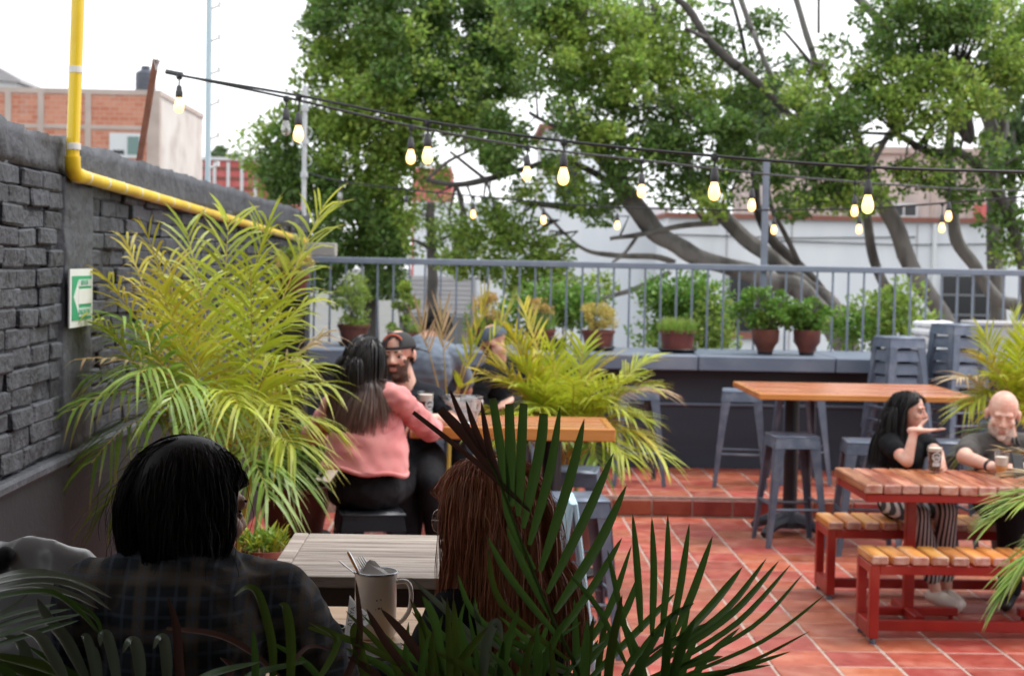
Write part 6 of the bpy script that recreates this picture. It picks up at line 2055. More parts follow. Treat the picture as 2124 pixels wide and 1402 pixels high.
def hair(parent, base, H, rt, hs, m, n, steps, step, r, flow, colliders, keep, grav=.35, thick=.16, curl=0.0, endlen=None, name='hair', cap_m=None, cap=1.03, stop_z=None, drift=.05, face_y=None, taper=0.0):
    """locks rooted on the scalp; they follow `flow`, fall by gravity and slide over the colliders"""
    Hn = np.array(H); Rm = np.array(rt)
    c0 = np.array([0, -.012, .033]) * hs; rad = np.array([.076, .098, .088]) * hs
    u = hrng.normal(0, 1, (n * 5, 3)); u /= np.linalg.norm(u, axis=1, keepdims=True)
    u = u[keep(u)][:n]
    n = len(u)
    P = Hn + (c0 + u * rad) @ Rm.T
    nr = (u / rad); nr /= np.linalg.norm(nr, axis=1, keepdims=True); nr = nr @ Rm.T
    V = flow(u); V = V @ Rm.T
    V -= nr * np.sum(V * nr, axis=1, keepdims=True)
    V /= np.linalg.norm(V, axis=1, keepdims=True) + 1e-9
    lay = 1.03 + thick * hrng.random(n) ** 1.3
    ph = hrng.random((n, 2)) * 6.28
    # clumps: neighbouring roots share a drift
    dr = np.array([[noise.noise(Vector(tuple(q * 4.5 + 3))), noise.noise(Vector(tuple(q * 4.5 + 11))), noise.noise(Vector(tuple(q * 4.5 + 23)))] for q in u])
    dr2 = np.array([[noise.noise(Vector(tuple(q * 14 + 3))), noise.noise(Vector(tuple(q * 14 + 11))), noise.noise(Vector(tuple(q * 14 + 23)))] for q in u])
    pts = [P.copy()]
    ln = hrng.uniform(.82, 1.0, n) if endlen is None else endlen(u)
    alive = np.ones(n)
    for k in range(steps):
        V = V * (1 - grav) + np.array([0, 0, -1.0]) * grav + (dr * drift + dr2 * drift * .7)
        if curl: V += curl * np.stack([np.sin(k * .9 + ph[:, 0]), np.cos(k * .8 + ph[:, 1]), np.zeros(n)], axis=1)
        V /= np.linalg.norm(V, axis=1, keepdims=True) + 1e-9
        if stop_z is not None:                      # trimmed at the nape
            ln = np.where((P[:, 2] - Hn[2]) < stop_z * hs + .02 * dr[:, 0], 0, ln)
        go = (k / steps < ln).astype(float)[:, None] * .999 + .001
        P = P + V * step * go
        for ci, (cc, rr, rm) in enumerate(colliders):
            q = ((P - np.array(cc)) @ np.array(rm)) / np.array(rr)
            d = np.linalg.norm(q, axis=1)
            lim = lay if ci == 0 else 1.0 + (lay - 1.03) * .6
            hit = d < lim
            if hit.any():
                q2 = q[hit] / d[hit][:, None] * lim[hit][:, None]
                P[hit] = np.array(cc) + (q2 * np.array(rr)) @ np.array(rm).T
        if face_y is not None:                      # keep the face clear
            q = (P - Hn) @ Rm
            bad = (q[:, 2] < .055 * hs) & (q[:, 1] > face_y * hs) & (q[:, 2] > -.20)
            q[bad, 1] -= .55 * (q[bad, 1] - face_y * hs)
            P = np.where(bad[:, None], Hn + q @ Rm.T, P)
        if taper:                                   # gather towards the nape
            q = (P - Hn) @ Rm
            lo = np.clip((-q[:, 2] / hs - .01) / .10, 0, 1)[:, None]
            q[:, :2] -= taper * lo * (q[:, :2] - np.array([0, -.045 * hs]))
            P = Hn + q @ Rm.T
        V2 = P - pts[-1]
        l = np.linalg.norm(V2, axis=1, keepdims=True)
        V = np.where(l > 1e-6, V2 / (l + 1e-9), V)
        pts.append(P.copy())
    A = np.stack(pts, axis=1)                       # n x k x 3
    K = A.shape[1]
    T_ = np.gradient(A, axis=1); T_ /= np.linalg.norm(T_, axis=2, keepdims=True) + 1e-9
    s1 = np.cross(T_, np.array([.31, .9, .29])); s1 /= np.linalg.norm(s1, axis=2, keepdims=True) + 1e-9
    s2 = np.cross(T_, s1)
    prof = np.clip(np.minimum(np.arange(K) * .5 + .6, (K - np.arange(K)) * .28), .12, 1.0)
    rr = (r * hrng.uniform(.6, 1.3, n))[:, None, None] * prof[None, :, None]
    vs = []
    tw = hrng.random((n, 1, 1)) * PI
    sv = s1 * np.cos(tw) + s2 * np.sin(tw)
    vs = [A + sv * rr, A - sv * rr]
    Vv = np.stack(vs, axis=2).reshape(-1, 3) - np.array(base)
    idx = np.arange(n * K * 2).reshape(n, K, 2)
    fs = []
    for a, b in ((0, 1),):
        fs.append(np.stack([idx[:, :-1, a], idx[:, :-1, b], idx[:, 1:, b], idx[:, 1:, a]], axis=-1).reshape(-1, 4))
    me = np_mesh(name, Vv, np.concatenate(fs), [m], smooth=True)
    tip = np.repeat(np.tile(np.linspace(0, 1, K), n), 2)
    me.attributes.new('tip', 'FLOAT', 'POINT').data.foreach_set('value', tip.astype(np.float32))
    o = link(name, me, parent)
    if cap_m:
        cmb = MB(); cc = Vector(H) + rt @ Vector(c0) - Vector(base)
        ell(cmb, cc, tuple(rad * cap), rt, 24, 16)
        # leave the face free
        keepf = [f for f in cmb.f if not any(((rt.transposed() @ (Vector(cmb.v[i]) - cc)).y > .035 * hs and (rt.transposed() @ (Vector(cmb.v[i]) - cc)).z < .045 * hs) or (rt.transposed() @ (Vector(cmb.v[i]) - cc)).z < -.07 * hs for i in f)]
        cmb.f = keepf; cmb.m = [0] * len(keepf)
        cmb.build('scalp', cap_m, parent, smooth='all')
    return o


def head_col(H, rt, hs):
    return (tuple(Vector(H) + rt @ Vector((0, -.012, .033)) * hs), tuple(x * hs for x in (.076, .098, .088)), np.array(rt))


I3 = np.eye(3)


def J_(**kw):
    return {k: Vector(v) for k, v in kw.items()}


# ================================================================== woman in the pink jacket (back to us)
Yw = 7.72
H = at(760, 748, 7.80)
pel = at(757, 1018, 7.74); pel.z = .80
sl, sr = at(702, 836, 7.78), at(826, 830, 7.70)
nk = at(766, 812, 7.78)
J = J_(neck=nk, chest=lerp(at(764, 880, 7.74), pel, .02), waist=at(760, 925, 7.70), pelvis=pel, SL=sl, SR=sr,
       EL=at(650, 900, 7.95), WL=at(720, 905, 8.2), ER=at(892, 893, 7.95), WR=at(905, 878, 8.22),
       PL=pel + Vector((-.095, .04, -.02)), PR=pel + Vector((.095, .04, -.02)), KL=pel + Vector((-.10, .42, .0)), KR=pel + Vector((.20, .40, -.01)),
       AL=pel + Vector((-.08, .38, -.44)), AR=pel + Vector((.20, .36, -.44)), TL=pel + Vector((-.08, .55, -.48)), TR=pel + Vector((.22, .53, -.48)))
w1, rt = person('woman in a pink jacket with long dark hair seen from behind', J, H, R(48), R(4), 0, .97, True, .90, 'skin_tan', 'pink', 1.55, 'jeans_black', wr=.015, inf=.014,
                base=(pel.x, pel.y, .702), loose=1.05, wseed=2, hem=0, vox=.009)
# hem band of the jacket
mb = MB()
hc = at(757, 972, 7.71)
pts = [hc + Vector((.203 * math.cos(a), .150 * math.sin(a), -.02 * math.cos(a) + .008 * math.sin(5 * a))) for a in np.linspace(0, 2 * PI, 40)]
mb.tube([p - Vector(w1.location) for p in pts], .012, 8, False)
bm_ = mb.build('hem', M['pink'], w1, smooth='all')
mb = MB()
vs, fs = [], []
RI, SE = 16, 48
for i in range(RI + 1):                                 # boxy back panel of the jacket, chest to hem
    t_ = i / RI
    c_ = lerp(at(764, 862, 7.745), hc, t_)
    rx, ry = .146 + .050 * t_ + .010 * math.sin(PI * t_), .112 + .038 * t_
    for k in range(SE):
        a = 2 * PI * k / SE
        dz = -.018 * math.cos(a) * t_
        vs.append(c_ + Vector((rx * math.cos(a), ry * math.sin(a), dz)) - Vector(w1.location))
for i in range(RI):
    for k in range(SE):
        a, b = i * SE + k, i * SE + (k + 1) % SE
        fs.append((a, a + SE, b + SE, b))
jm = MB().add(vs, fs).mesh('jacket_back', M['pink'], smooth='all')
wrinkle(jm, .017, f1=7, f2=17, seed=8, squash=(1, 1, .9), ridge=.8)
link('jacket_back', jm, w1)
cols = [head_col(H, rt, .97), (tuple(J['chest']), (.19, .135, .20), I3), (tuple(lerp(J['neck'], J['chest'], .4)), (.20, .12, .13), I3)]
hair(w1, w1.location, H, rt, .97, M['hair_ombre'], 3200, 24, .0195, .0016,
     lambda u: np.stack([u[:, 0] * 1.2, -.7 + 0 * u[:, 0], -.2 + 0 * u[:, 0]], 1), cols,
     lambda u: ~((u[:, 1] > .35) & (u[:, 2] < .55)) & (u[:, 2] > -.55), grav=.42, thick=.07, cap_m=M['hair_black'], drift=.03, taper=.012)

# ================================================================== man with the backward cap
H = at(826, 736, 8.42)
pel = at(858, 985, 8.42); pel.z = .86
J = J_(neck=at(842, 804, 8.46), chest=at(846, 868, 8.46), waist=at(852, 925, 8.44), pelvis=pel, SL=at(898, 826, 8.52), SR=at(775, 826, 8.44),
       EL=at(938, 872, 8.36), WL=at(897, 868, 8.16), ER=at(745, 900, 8.3), WR=at(790, 905, 8.1),
       PL=pel + Vector((.08, -.03, 0)), PR=pel + Vector((-.08, -.03, 0)), KL=pel + Vector((.10, -.38, -.07)), KR=pel + Vector((-.06, -.36, -.06)),
       AL=pel + Vector((.16, -.30, -.50)), AR=pel + Vector((-.03, -.26, -.48)), TL=pel + Vector((.18, -.46, -.54)), TR=pel + Vector((-.05, -.42, -.52)))
m1, rt = person('bearded man in black shirt and backward black cap facing the woman', J, H, R(195), R(4), R(3), 1.06, False, 1.0, 'skin_pale', 'navy_cloth', .62, 'jeans_black', beard='beard_brown',
                base=(pel.x, pel.y, .762), wseed=5, vox=.007, hands={'L': dict(d=(-.75, -.5, -.1), nrm=(0, 0, -1), side=-1, curl=(.5, .5, .55, .6)), 'R': dict(d=(.6, -.6, -.1), nrm=(0, 0, -1), side=1)})
cb = Vector(m1.location)
mb = MB()


def cap_dome(mb, H, rt, s, opening=True, z0=.035, rad=(.083, .105, .078)):
    seg, rings = 28, 9
    vs, fs = [], []
    for i in range(rings + 1):
        a = (PI / 2) * i / rings
        for k in range(seg):
            b = 2 * PI * k / seg
            vs.append(H + rt @ (Vector((rad[0] * math.cos(a) * math.sin(b), rad[1] * math.cos(a) * math.cos(b) - .010, z0 + rad[2] * math.sin(a))) * s) - cb)
    for i in range(rings):
        for k in range(seg):
            bb_ = (k + .5) / seg * 2 * PI
            if bb_ > PI: bb_ -= 2 * PI
            if opening and 1 <= i < 5 and abs(bb_) < .55 * math.cos((i - .5) / 4.5 * PI / 2): continue
            a, b = i * seg + k, i * seg + (k + 1) % seg
            fs.append((a, a + seg, b + seg, b))
    mb.add(vs, fs)


cap_dome(mb, H, rt, 1.06)
cm = mb.build('cap_crown', M['cap_black'], m1, smooth='all')
so = cm.modifiers.new('thickness', 'SOLIDIFY'); so.thickness = .004; so.offset = 1
mb = MB()
brim = []
for a in np.linspace(-1.15, 1.15, 13):
    for rr_q in (.088, .165):
        brim.append(H + rt @ (Vector((math.sin(a) * rr_q * .95, -math.cos(a) * rr_q - .012, .036 - (rr_q - .088) * .35 - .02 * a * a * .3)) * 1.06) - cb)
mb.add(brim + [p - Vector((0, 0, .005)) for p in brim], [(2 * i, 2 * i + 1, 2 * i + 3, 2 * i + 2) for i in range(12)] + [(26 + 2 * i, 26 + 2 * i + 2, 26 + 2 * i + 3, 26 + 2 * i + 1) for i in range(12)])
mb.build('brim', M['cap_black'], m1)
mb = MB()
arc = [H + rt @ (Vector((math.sin(a) * .052, .094 - .012 * abs(math.sin(a)) - .02 * math.cos(a), .058 + .050 * math.cos(a))) * 1.06) - cb for a in np.linspace(-1.1, 1.1, 12)]
mb.tube(arc, .0052, 6)
M['orange_thread'] = mat('orange_thread', (.55, .12, .06), rough=.8)
mb.build('lettering', M['orange_thread'], m1, smooth='all')
hair(m1, cb, H, rt, 1.06, M['hair_dark'], 500, 6, .009, .0016, lambda u: np.stack([u[:, 0] * .3, -.3 + 0 * u[:, 0], -1 + 0 * u[:, 0]], 1), [head_col(H, rt, 1.06)],
     lambda u: (u[:, 1] < .25) & (u[:, 2] < .15) & (u[:, 2] > -.5), grav=.4, thick=.03, drift=.02)

# ================================================================== man bent forward in grey blue, seen from behind
H = at(905, 678, 11.1)
pel = at(868, 930, 11.0); pel.z = .84
J = J_(neck=at(878, 712, 11.0), chest=at(890, 765, 10.95), waist=at(880, 840, 10.95), pelvis=pel, SL=at(842, 738, 11.0), SR=at(945, 742, 11.0),
       EL=at(835, 820, 11.3), WL=at(870, 830, 11.55), ER=at(968, 810, 11.25), WR=at(945, 820, 11.55),
       PL=pel + Vector((-.09, .05, 0)), PR=pel + Vector((.09, .05, 0)), KL=pel + Vector((-.12, .42, 0)), KR=pel + Vector((.12, .42, 0)),
       AL=pel + Vector((-.10, .36, -.46)), AR=pel + Vector((.10, .36, -.46)), TL=pel + Vector((-.10, .52, -.5)), TR=pel + Vector((.12, .52, -.5)))
m2, rt = person('dark haired man in grey blue shirt hunched with his back to us', J, H, R(25), R(30), 0, 1.0, False, 1.08, 'skin', 'denim_grey', .7, 'jeans_black', base=(pel.x, pel.y, .762), wr=.012, wseed=9, vox=.012, inf=.02)
hair(m2, m2.location, H, rt, 1.0, M['hair_black'], 700, 8, .011, .002, lambda u: np.stack([u[:, 0] * .6, -.6 + 0 * u[:, 0], -.3 + 0 * u[:, 0]], 1), [head_col(H, rt, 1.0)],
     lambda u: ~((u[:, 1] > .45) & (u[:, 2] < .5)) & (u[:, 2] > -.55), grav=.3, thick=.07, cap_m=M['hair_black'])
place_stool(st0, 'stool under the hunched man in grey blue', pel.x, pel.y, 0, R(8), group=BG)

# ================================================================== man in the blue knit cap beyond the palms
H = at(1022, 708, 11.6)
pel = at(1062, 960, 11.6); pel.z = .84
J = J_(neck=at(1032, 752, 11.65), chest=at(1045, 800, 11.65), waist=at(1055, 870, 11.62), pelvis=pel, SL=at(1010, 775, 11.45), SR=at(1076, 765, 11.8),
       EL=at(985, 840, 11.35), WL=at(960, 830, 11.6), ER=at(1110, 810, 11.75), WR=at(1060, 830, 11.5),
       PL=pel + Vector((-.06, -.06, 0)), PR=pel + Vector((-.04, .1, 0)), KL=pel + Vector((-.42, -.08, 0)), KR=pel + Vector((-.42, .12, 0)),
       AL=pel + Vector((-.38, -.08, -.46)), AR=pel + Vector((-.38, .12, -.46)), TL=pel + Vector((-.54, -.08, -.5)), TR=pel + Vector((-.54, .12, -.5)))
m3, rt = person('man in a blue cap and black patterned shirt half hidden by yellow fronds', J, H, R(-75), R(22), 0, 1.0, False, 1.0, 'skin_pale', 'black_cloth', .7, 'jeans_black', beard='beard_brown', base=(pel.x, pel.y, .762), wseed=11, vox=.012)
mb = MB(); cb = Vector(m3.location)
cap_dome(mb, H, rt, 1.05, False, .012, (.084, .107, .098))
mb.build('knit_cap', M['cap_blue'], m3, smooth='all')
place_stool(st0, 'stool under the man in the blue cap', pel.x, pel.y, 0, R(8), group=BG)

# ================================================================== woman in black at the picnic table
H = at(1886, 853, 9.30)
pel = at(1868, 1060, 9.33); pel.z = .55
el_ = at(1881, 978, 8.98); el_.z = .80
wr_ = at(1896, 893, 9.02)
J = J_(neck=at(1876, 905, 9.33), chest=at(1872, 948, 9.33), waist=at(1870, 1005, 9.33), pelvis=pel, SL=at(1846, 922, 9.20), SR=at(1922, 922, 9.42),
       EL=el_, WL=wr_, ER=at(1944, 972, 9.22), WR=at(1952, 985, 8.98),
       PL=pel + Vector((-.06, -.06, 0)), PR=pel + Vector((.10, -.02, 0)), KL=at(1905, 1072, 8.90), KR=at(1962, 1062, 8.88),
       AL=at(1940, 1240, 8.95), AR=at(1962, 1242, 9.02), TL=at(1985, 1262, 8.8), TR=at(1990, 1262, 8.86))
J['EL'].z = .825; J['WR'].z = .82; J['ER'].z = .85
for k_ in ('AL', 'AR'): J[k_].z = .10
w2, rt = person('dark haired woman in a black shirt holding her palm up at the picnic table', J, H, R(126), R(0), 0, .97, True, .90, 'skin_pale', 'black_cloth', .42, 'stripes', shoes='sandal', base=(pel.x, pel.y, .457), vox=.006, wseed=3, pant_end=.8,
                hands={'L': dict(d=(1, -.12, .04), nrm=(0, 0, 1), side=-1, s=.92, curl=(.05, .05, .08, .12), spread=.06, thumb=(.5, .75)), 'R': dict(d=(-.1, -1, 0), nrm=(-.8, 0, -.3), side=1, s=.9, curl=(.7, .7, .7, .7))})
cols = [head_col(H, rt, .95), (tuple(J['chest']), (.17, .13, .18), I3), (tuple(lerp(J['neck'], J['chest'], .4)), (.18, .12, .12), I3)]
hair(w2, w2.location, H, rt, .95, M['hair_black'], 2600, 20, .020, .0016,
     lambda u: np.stack([np.sign(u[:, 0] + .02) * 1.0, -.5 + .2 * u[:, 1], -.2 + 0 * u[:, 0]], 1), cols,
     lambda u: ~((u[:, 1] > .38) & (u[:, 2] < .62)) & (u[:, 2] > -.5), grav=.30, thick=.13, cap_m=M['hair_black'], drift=.04, face_y=.022)

# ================================================================== bald man at the picnic table
H = at(2080, 860, 9.24)
pel = at(2085, 1060, 9.34); pel.z = .56
J = J_(neck=at(2086, 920, 9.32), chest=at(2086, 975, 9.33), waist=at(2086, 1030, 9.34), pelvis=pel, SL=at(2156, 928, 9.32), SR=at(2016, 928, 9.30),
       EL=at(2190, 990, 9.08), WL=at(2125, 992, 8.86), ER=at(1998, 988, 9.08), WR=at(2062, 988, 8.84),
       PL=pel + Vector((.09, -.05, 0)), PR=pel + Vector((-.09, -.05, 0)), KL=pel + Vector((.14, -.44, .0)), KR=pel + Vector((-.12, -.44, .0)),
       AL=pel + Vector((.10, -.34, -.46)), AR=pel + Vector((-.08, -.36, -.46)), TL=pel + Vector((.10, -.5, -.5)), TR=pel + Vector((-.16, -.52, -.5)))
for k_ in ('EL', 'ER'): J[k_].z = .845
for k_ in ('WL', 'WR'): J[k_].z = .815
m4, rt = person('bald man with grey beard in a dark polo shirt looking down', J, H, R(196), R(14), R(-4), 1.15, False, 1.14, 'skin_pale', 'polo', .60, 'jeans_black', beard='beard_grey', base=(pel.x, pel.y, .457), vox=.006, wseed=6, collar=True, inf=.016,
                hands={'L': dict(d=(-.9, -.25, .05), nrm=(0, .2, -1), side=-1, curl=(.5, .5, .5, .5)), 'R': dict(d=(.95, -.2, .05), nrm=(0, .2, -1), side=1, curl=(.35, .4, .45, .5))})
M['brow_grey'] = mat('brow_grey', (.30, .22, .18), rough=.8)
for c in m4.children:
    if c.name.startswith('eyebrow') or c.name.startswith('eyelid'): c.data.materials[0] = M['brow_grey']
    if c.name.startswith('eye.') or c.name == 'eye' or c.name.startswith('iris'): c.data.materials[0] = M['skin_pale']      # eyes cast down, lids closed
wb_ = MB(); q = lerp(J['WR'], J['ER'], .12); dq = (J['ER'] - J['WR']).normalized()
wb_.tube([q - Vector(m4.location), q + dq * .022 - Vector(m4.location)], .034, 14); wb_.build('wristband', M['cap_black'], m4, smooth=True)

# ================================================================== man in the plaid shirt, from behind, near
H = at(392, 1062, 2.78)
pel = Vector((H.x - .01, 2.70, .84))
J = J_(neck=at(392, 1205, 2.76), chest=at(380, 1320, 2.74), waist=at(380, 1480, 2.72), pelvis=pel, SL=at(205, 1252, 2.72), SR=at(566, 1258, 2.80),
       EL=at(150, 1480, 2.85), WL=at(330, 1560, 2.96), ER=at(668, 1392, 2.95), WR=at(640, 1450, 2.97),
       PL=pel + Vector((-.09, .05, 0)), PR=pel + Vector((.09, .05, 0)), KL=pel + Vector((-.12, .46, 0)), KR=pel + Vector((.12, .46, 0)),
       AL=pel + Vector((-.10, .42, -.44)), AR=pel + Vector((.10, .42, -.44)), TL=pel + Vector((-.10, .58, -.48)), TR=pel + Vector((.1, .58, -.48)))
J['WL'].z = 1.0
f1, rt = person('dark haired man in a plaid shirt seen from behind at the near table', J, H, R(47), R(5), R(2), 1.02, False, 1.02, 'skin', 'plaid', 1.75, 'jeans_black', base=(pel.x, pel.y, DECK + .45), vox=.0065, wr=.015, wseed=1, collar=True, inf=.018, loose=1.08)
hair(f1, f1.location, H, rt, 1.02, M['hair_dark'], 11000, 16, .0112, .00065,
     lambda u: np.stack([np.sign(u[:, 0] - .22) * 1.0 + .2 * u[:, 0], -.45 + .5 * u[:, 1], -.1 + 0 * u[:, 0]], 1), [head_col(H, rt, 1.02)],
     lambda u: ~((u[:, 1] > .45) & (u[:, 2] < .45)) & (u[:, 2] > -.62), grav=.46, thick=.105, curl=.08, taper=.045, cap_m=M['hair_black'], cap=1.12, drift=.05, face_y=.036, stop_z=-.095,
     endlen=lambda u: hrng.uniform(.5, 1.0, len(u)))
hair(f1, f1.location, H, rt, 1.02, M['hair_dark'], 130, 12, .0110, .0004, lambda u: np.stack([np.sign(u[:, 0] - .22) * 1.0, -.2 + .5 * u[:, 1], .15 + 0 * u[:, 0]], 1), [head_col(H, rt, 1.02)],
     lambda u: ~((u[:, 1] > .5) & (u[:, 2] < .35)) & (u[:, 2] > -.6), grav=.32, thick=.24, curl=.20, drift=.10, name='flyaway_hair', stop_z=-.10)

# ================================================================== auburn haired woman with glasses, near
H = at(1012, 1074, 3.32)
pel = Vector((H.x + .03, 3.34, .82))
J = J_(neck=at(1022, 1192, 3.34), chest=at(1026, 1300, 3.34), waist=at(1028, 1450, 3.34), pelvis=pel, SL=at(940, 1290, 3.22), SR=at(1125, 1285, 3.46),
       EL=at(868, 1410, 3.12), WL=at(770, 1425, 3.0), ER=at(1130, 1440, 3.50), WR=at(1020, 1440, 3.70),
       PL=pel + Vector((-.05, -.07, 0)), PR=pel + Vector((-.05, .10, 0)), KL=pel + Vector((-.34, -.05, -.0)), KR=pel + Vector((-.34, .12, -.0)),
       AL=pel + Vector((-.32, -.05, -.43)), AR=pel + Vector((-.32, .12, -.43)), TL=pel + Vector((-.48, -.05, -.47)), TR=pel + Vector((-.48, .12, -.47)))
f2, rt = person('auburn haired woman with glasses seen from behind at the near table', J, H, R(-58), R(6), 0, .98, True, .94, 'skin_pale', 'black_cloth', 1.85, 'jeans_black', base=(pel.x, pel.y, DECK + .45), vox=.0065, wr=.006, wseed=7)
cols = [head_col(H, rt, .98), (tuple(J['chest']), (.17, .13, .19), I3), (tuple(lerp(J['neck'], J['chest'], .35)), (.17, .13, .12), I3)]
hair(f2, f2.location, H, rt, .98, M['hair_auburn'], 11000, 24, .0150, .0007,
     lambda u: np.stack([np.sign(u[:, 0] + .05) * 1.0, -.55 + .3 * u[:, 1], -.15 + 0 * u[:, 0]], 1), cols,
     lambda u: ~((u[:, 1] > .50) & (u[:, 2] < .55)) & (u[:, 2] > -.55), grav=.36, thick=.18, curl=.05, cap_m=M['hair_auburn'], cap=1.08, drift=.07, face_y=.05)
hair(f2, f2.location, H, rt, .98, M['hair_auburn'], 110, 20, .0155, .0004, lambda u: np.stack([np.sign(u[:, 0] + .05) * 1.0, -.3 + .3 * u[:, 1], .1 + 0 * u[:, 0]], 1), cols,
     lambda u: ~((u[:, 1] > .45) & (u[:, 2] < .55)) & (u[:, 2] > -.5), grav=.28, thick=.28, curl=.10, drift=.10, name='flyaway_hair', face_y=.06)
# round wire glasses
gl = thing('glasses', 'round thin wire glasses on the auburn haired woman', 'glasses', H)
M['wire'] = mat('wire', (.45, .40, .36), rough=.25, metal=.9)
M['lens'] = glass_mat('lens', (.95, .93, .92), .02, .85)
for s in (-1, 1):
    c = rt @ (Vector((s * .034, .104, -.002)) * .98)
    ring = [c + rt @ Vector((.024 * math.cos(a), -.004 * abs(math.cos(a)) * 0, .024 * math.sin(a))) for a in np.linspace(0, 2 * PI, 25)]
    rim_ = MB().tube(ring, .0011, 6, False).build('rim', M['wire'], gl, smooth=True)
    vs = [c] + ring[:-1]
    MB().add(vs, [(0, i + 1, (i + 1) % 24 + 1) for i in range(24)]).build('lens', M['lens'], gl)
    MB().tube([c + rt @ Vector((s * .024, 0, .006)), rt @ (Vector((s * .078, .06, .004)) * .98), rt @ (Vector((s * .080, -.01, .002)) * .98)], .0012, 6).build('temple_arm', M['wire'], gl, smooth=True)
MB().tube([rt @ Vector((-.011, .104, .004)), rt @ Vector((0, .108, .008)), rt @ Vector((.011, .104, .004))], .0011, 6).build('bridge', M['wire'], gl, smooth=True)
sd0 = make_stool('low_stool', 'low black stool under the man in plaid', H.x, 3.0, DECK, 0, M['black_metal'], 'low stools on the deck', h=.44)
sd0.location = (at(392, 1062, 2.78).x - .01, 2.70, DECK)
place_stool(sd0, 'low black stool under the auburn haired woman', pel.x, 3.34, DECK, R(20), group='low stools on the deck')

# ================================================================== SMALL THINGS ON TABLES AND COUNTER
M['enamel'] = mat('enamel', (.76, .745, .72), (.82, .80, .77), rough=.3, scale=6, coat=.3, c3=(.58, .55, .51), s3=5)
M['chip'] = mat('chip', (.03, .025, .025), rough=.6)
M['steel'] = mat('steel', (.55, .55, .55), (.65, .65, .65), rough=.18, metal=1., scale=20)
M['steel_rim'] = mat('steel_rim', (.30, .31, .33), rough=.25, metal=.8)
M['brass'] = mat('brass', (.62, .36, .16), (.70, .45, .22), rough=.22, metal=.9, scale=12)
M['napkin'] = mat('napkin', (.62, .60, .58), (.68, .66, .64), rough=.9, scale=8)
M['paper'] = mat('paper', (.66, .66, .66), (.72, .72, .71), rough=.8, scale=6)
M['ink'] = mat('ink', (.09, .09, .10), rough=.8)
M['black_bowl'] = mat('black_bowl', (.010, .010, .012), rough=.35)
M['sauce'] = mat('sauce', (.45, .43, .40), rough=.5)
M['salsa'] = mat('salsa', (.30, .05, .02), (.40, .10, .04), rough=.35, scale=40)
TZ = 1.1015
mc = at(778, 1320, 3.40)
mug = thing('enamel_mug', 'tall white enamel mug holding cutlery on the near table', 'mug', (mc.x, 3.40, TZ))
mh, mr_ = .138, .0445
MB().lathe([(mr_ - .004, 0), (mr_, .006), (mr_, mh - .004), (mr_ + .002, mh), (mr_ - .0015, mh), (mr_ - .003, mh - .006), (mr_ - .003, .008), (0, .008)], seg=40).build('cup', M['enamel'], mug, smooth=True)
MB().tube([(mr_ * math.cos(a) * 1.03, mr_ * math.sin(a) * 1.03, mh) for a in np.linspace(0, 2 * PI, 41)], .0022, 8, False).build('rim', M['steel_rim'], mug, smooth=True)
hp = [(mr_ - .004, 0, mh - .022), (mr_ + .018, 0, mh - .02), (mr_ + .029, 0, mh - .032), (mr_ + .031, 0, mh - .06), (mr_ + .026, 0, mh - .085), (mr_ + .012, 0, mh - .105), (mr_ - .003, 0, mh - .112)]
MB().tube(smooth_line([Vector(p) for p in hp], 4), .0062, 10, flat=.8).build('handle', M['enamel'], mug, smooth=True)
ch = MB()
for (a, z, r_) in ((-1.45, .085, .0016), (-1.28, .087, .0012), (-1.36, .068, .002), (-1.30, .068, .0013), (-1.5, .066, .001), (-1.22, .069, .0012), (-1.25, .086, .001)):
    ell(ch, (mr_ * math.cos(a), mr_ * math.sin(a), z), (r_, r_ * .5, r_), None, 8, 6)
ch.build('chipped_spot', M['chip'], mug)
MO = Vector((mc.x, 3.40, TZ))


def P3(u, v, y): return at(u, v, y)


kn = thing('table_knife', 'brass handled knife standing in the enamel mug', 'knife', MO + Vector((-.02, 0, .01)))
O = Vector(kn.location)
a, b = P3(722, 1146, 3.385) - O, P3(746, 1192, 3.385) - O
d = (b - a).normalized()
mb = MB(); mb.tube([a - d * .002, a + d * .006, a + d * .03, b, b + d * .012], [.003, .0062, .0072, .006, .004], 10, flat=.45); mb.build('handle', M['brass'], kn, smooth=True)
mb = MB(); mb.tube([a - d * .004 + Vector((.002, .003, 0)), a + d * .006 + Vector((.003, .003, 0)), a + d * .03 + Vector((.003, .003, 0)), b + Vector((.003, .003, 0))], [.004, .0075, .0085, .007], 10, flat=.3); mb.build('bolster', M['steel'], kn, smooth=True)
mb = MB(); mb.tube([b, b + d * .09], [.006, .004], 8, flat=.15); mb.build('blade', M['steel'], kn, smooth=True)
fk = thing('table_fork', 'steel fork standing tines up in the enamel mug', 'fork', MO + Vector((-.008, .005, .01)))
O = Vector(fk.location)
a, b = P3(744, 1152, 3.41) - O, P3(765, 1188, 3.40) - O
d = (b - a).normalized(); sx = Vector((d.z, 0, -d.x))
for k in range(4):
    o = sx * (.0045 * (k - 1.5))
    MB().tube([a + o + d * (.002 * abs(k - 1.5)), a + o + d * .02, a + o * .9 + d * .034], [.0009, .0016, .0018], 6).build('tine', M['steel'], fk, smooth=True)
MB().tube([a + d * .032, a + d * .042, a + d * .058, b + d * .08], [.0095, .0098, .004, .004], 10, flat=.2).build('handle', M['steel'], fk, smooth=True)
sp = thing('table_spoon', 'steel spoon handle leaning out of the enamel mug', 'spoon', MO + Vector((-.03, .012, .01)))
O = Vector(sp.location)
a, b = P3(704, 1163, 3.43) - O, P3(735, 1188, 3.42) - O
d = (b - a).normalized()
MB().tube([a, a + d * .01, b, b + d * .06], [.0035, .0045, .0032, .003], 8, flat=.35).build('handle', M['steel'], sp, smooth=True)
nk_ = thing('napkin', 'folded paper napkin tucked in the enamel mug', 'napkin', MO + Vector((.01, 0, .02)))
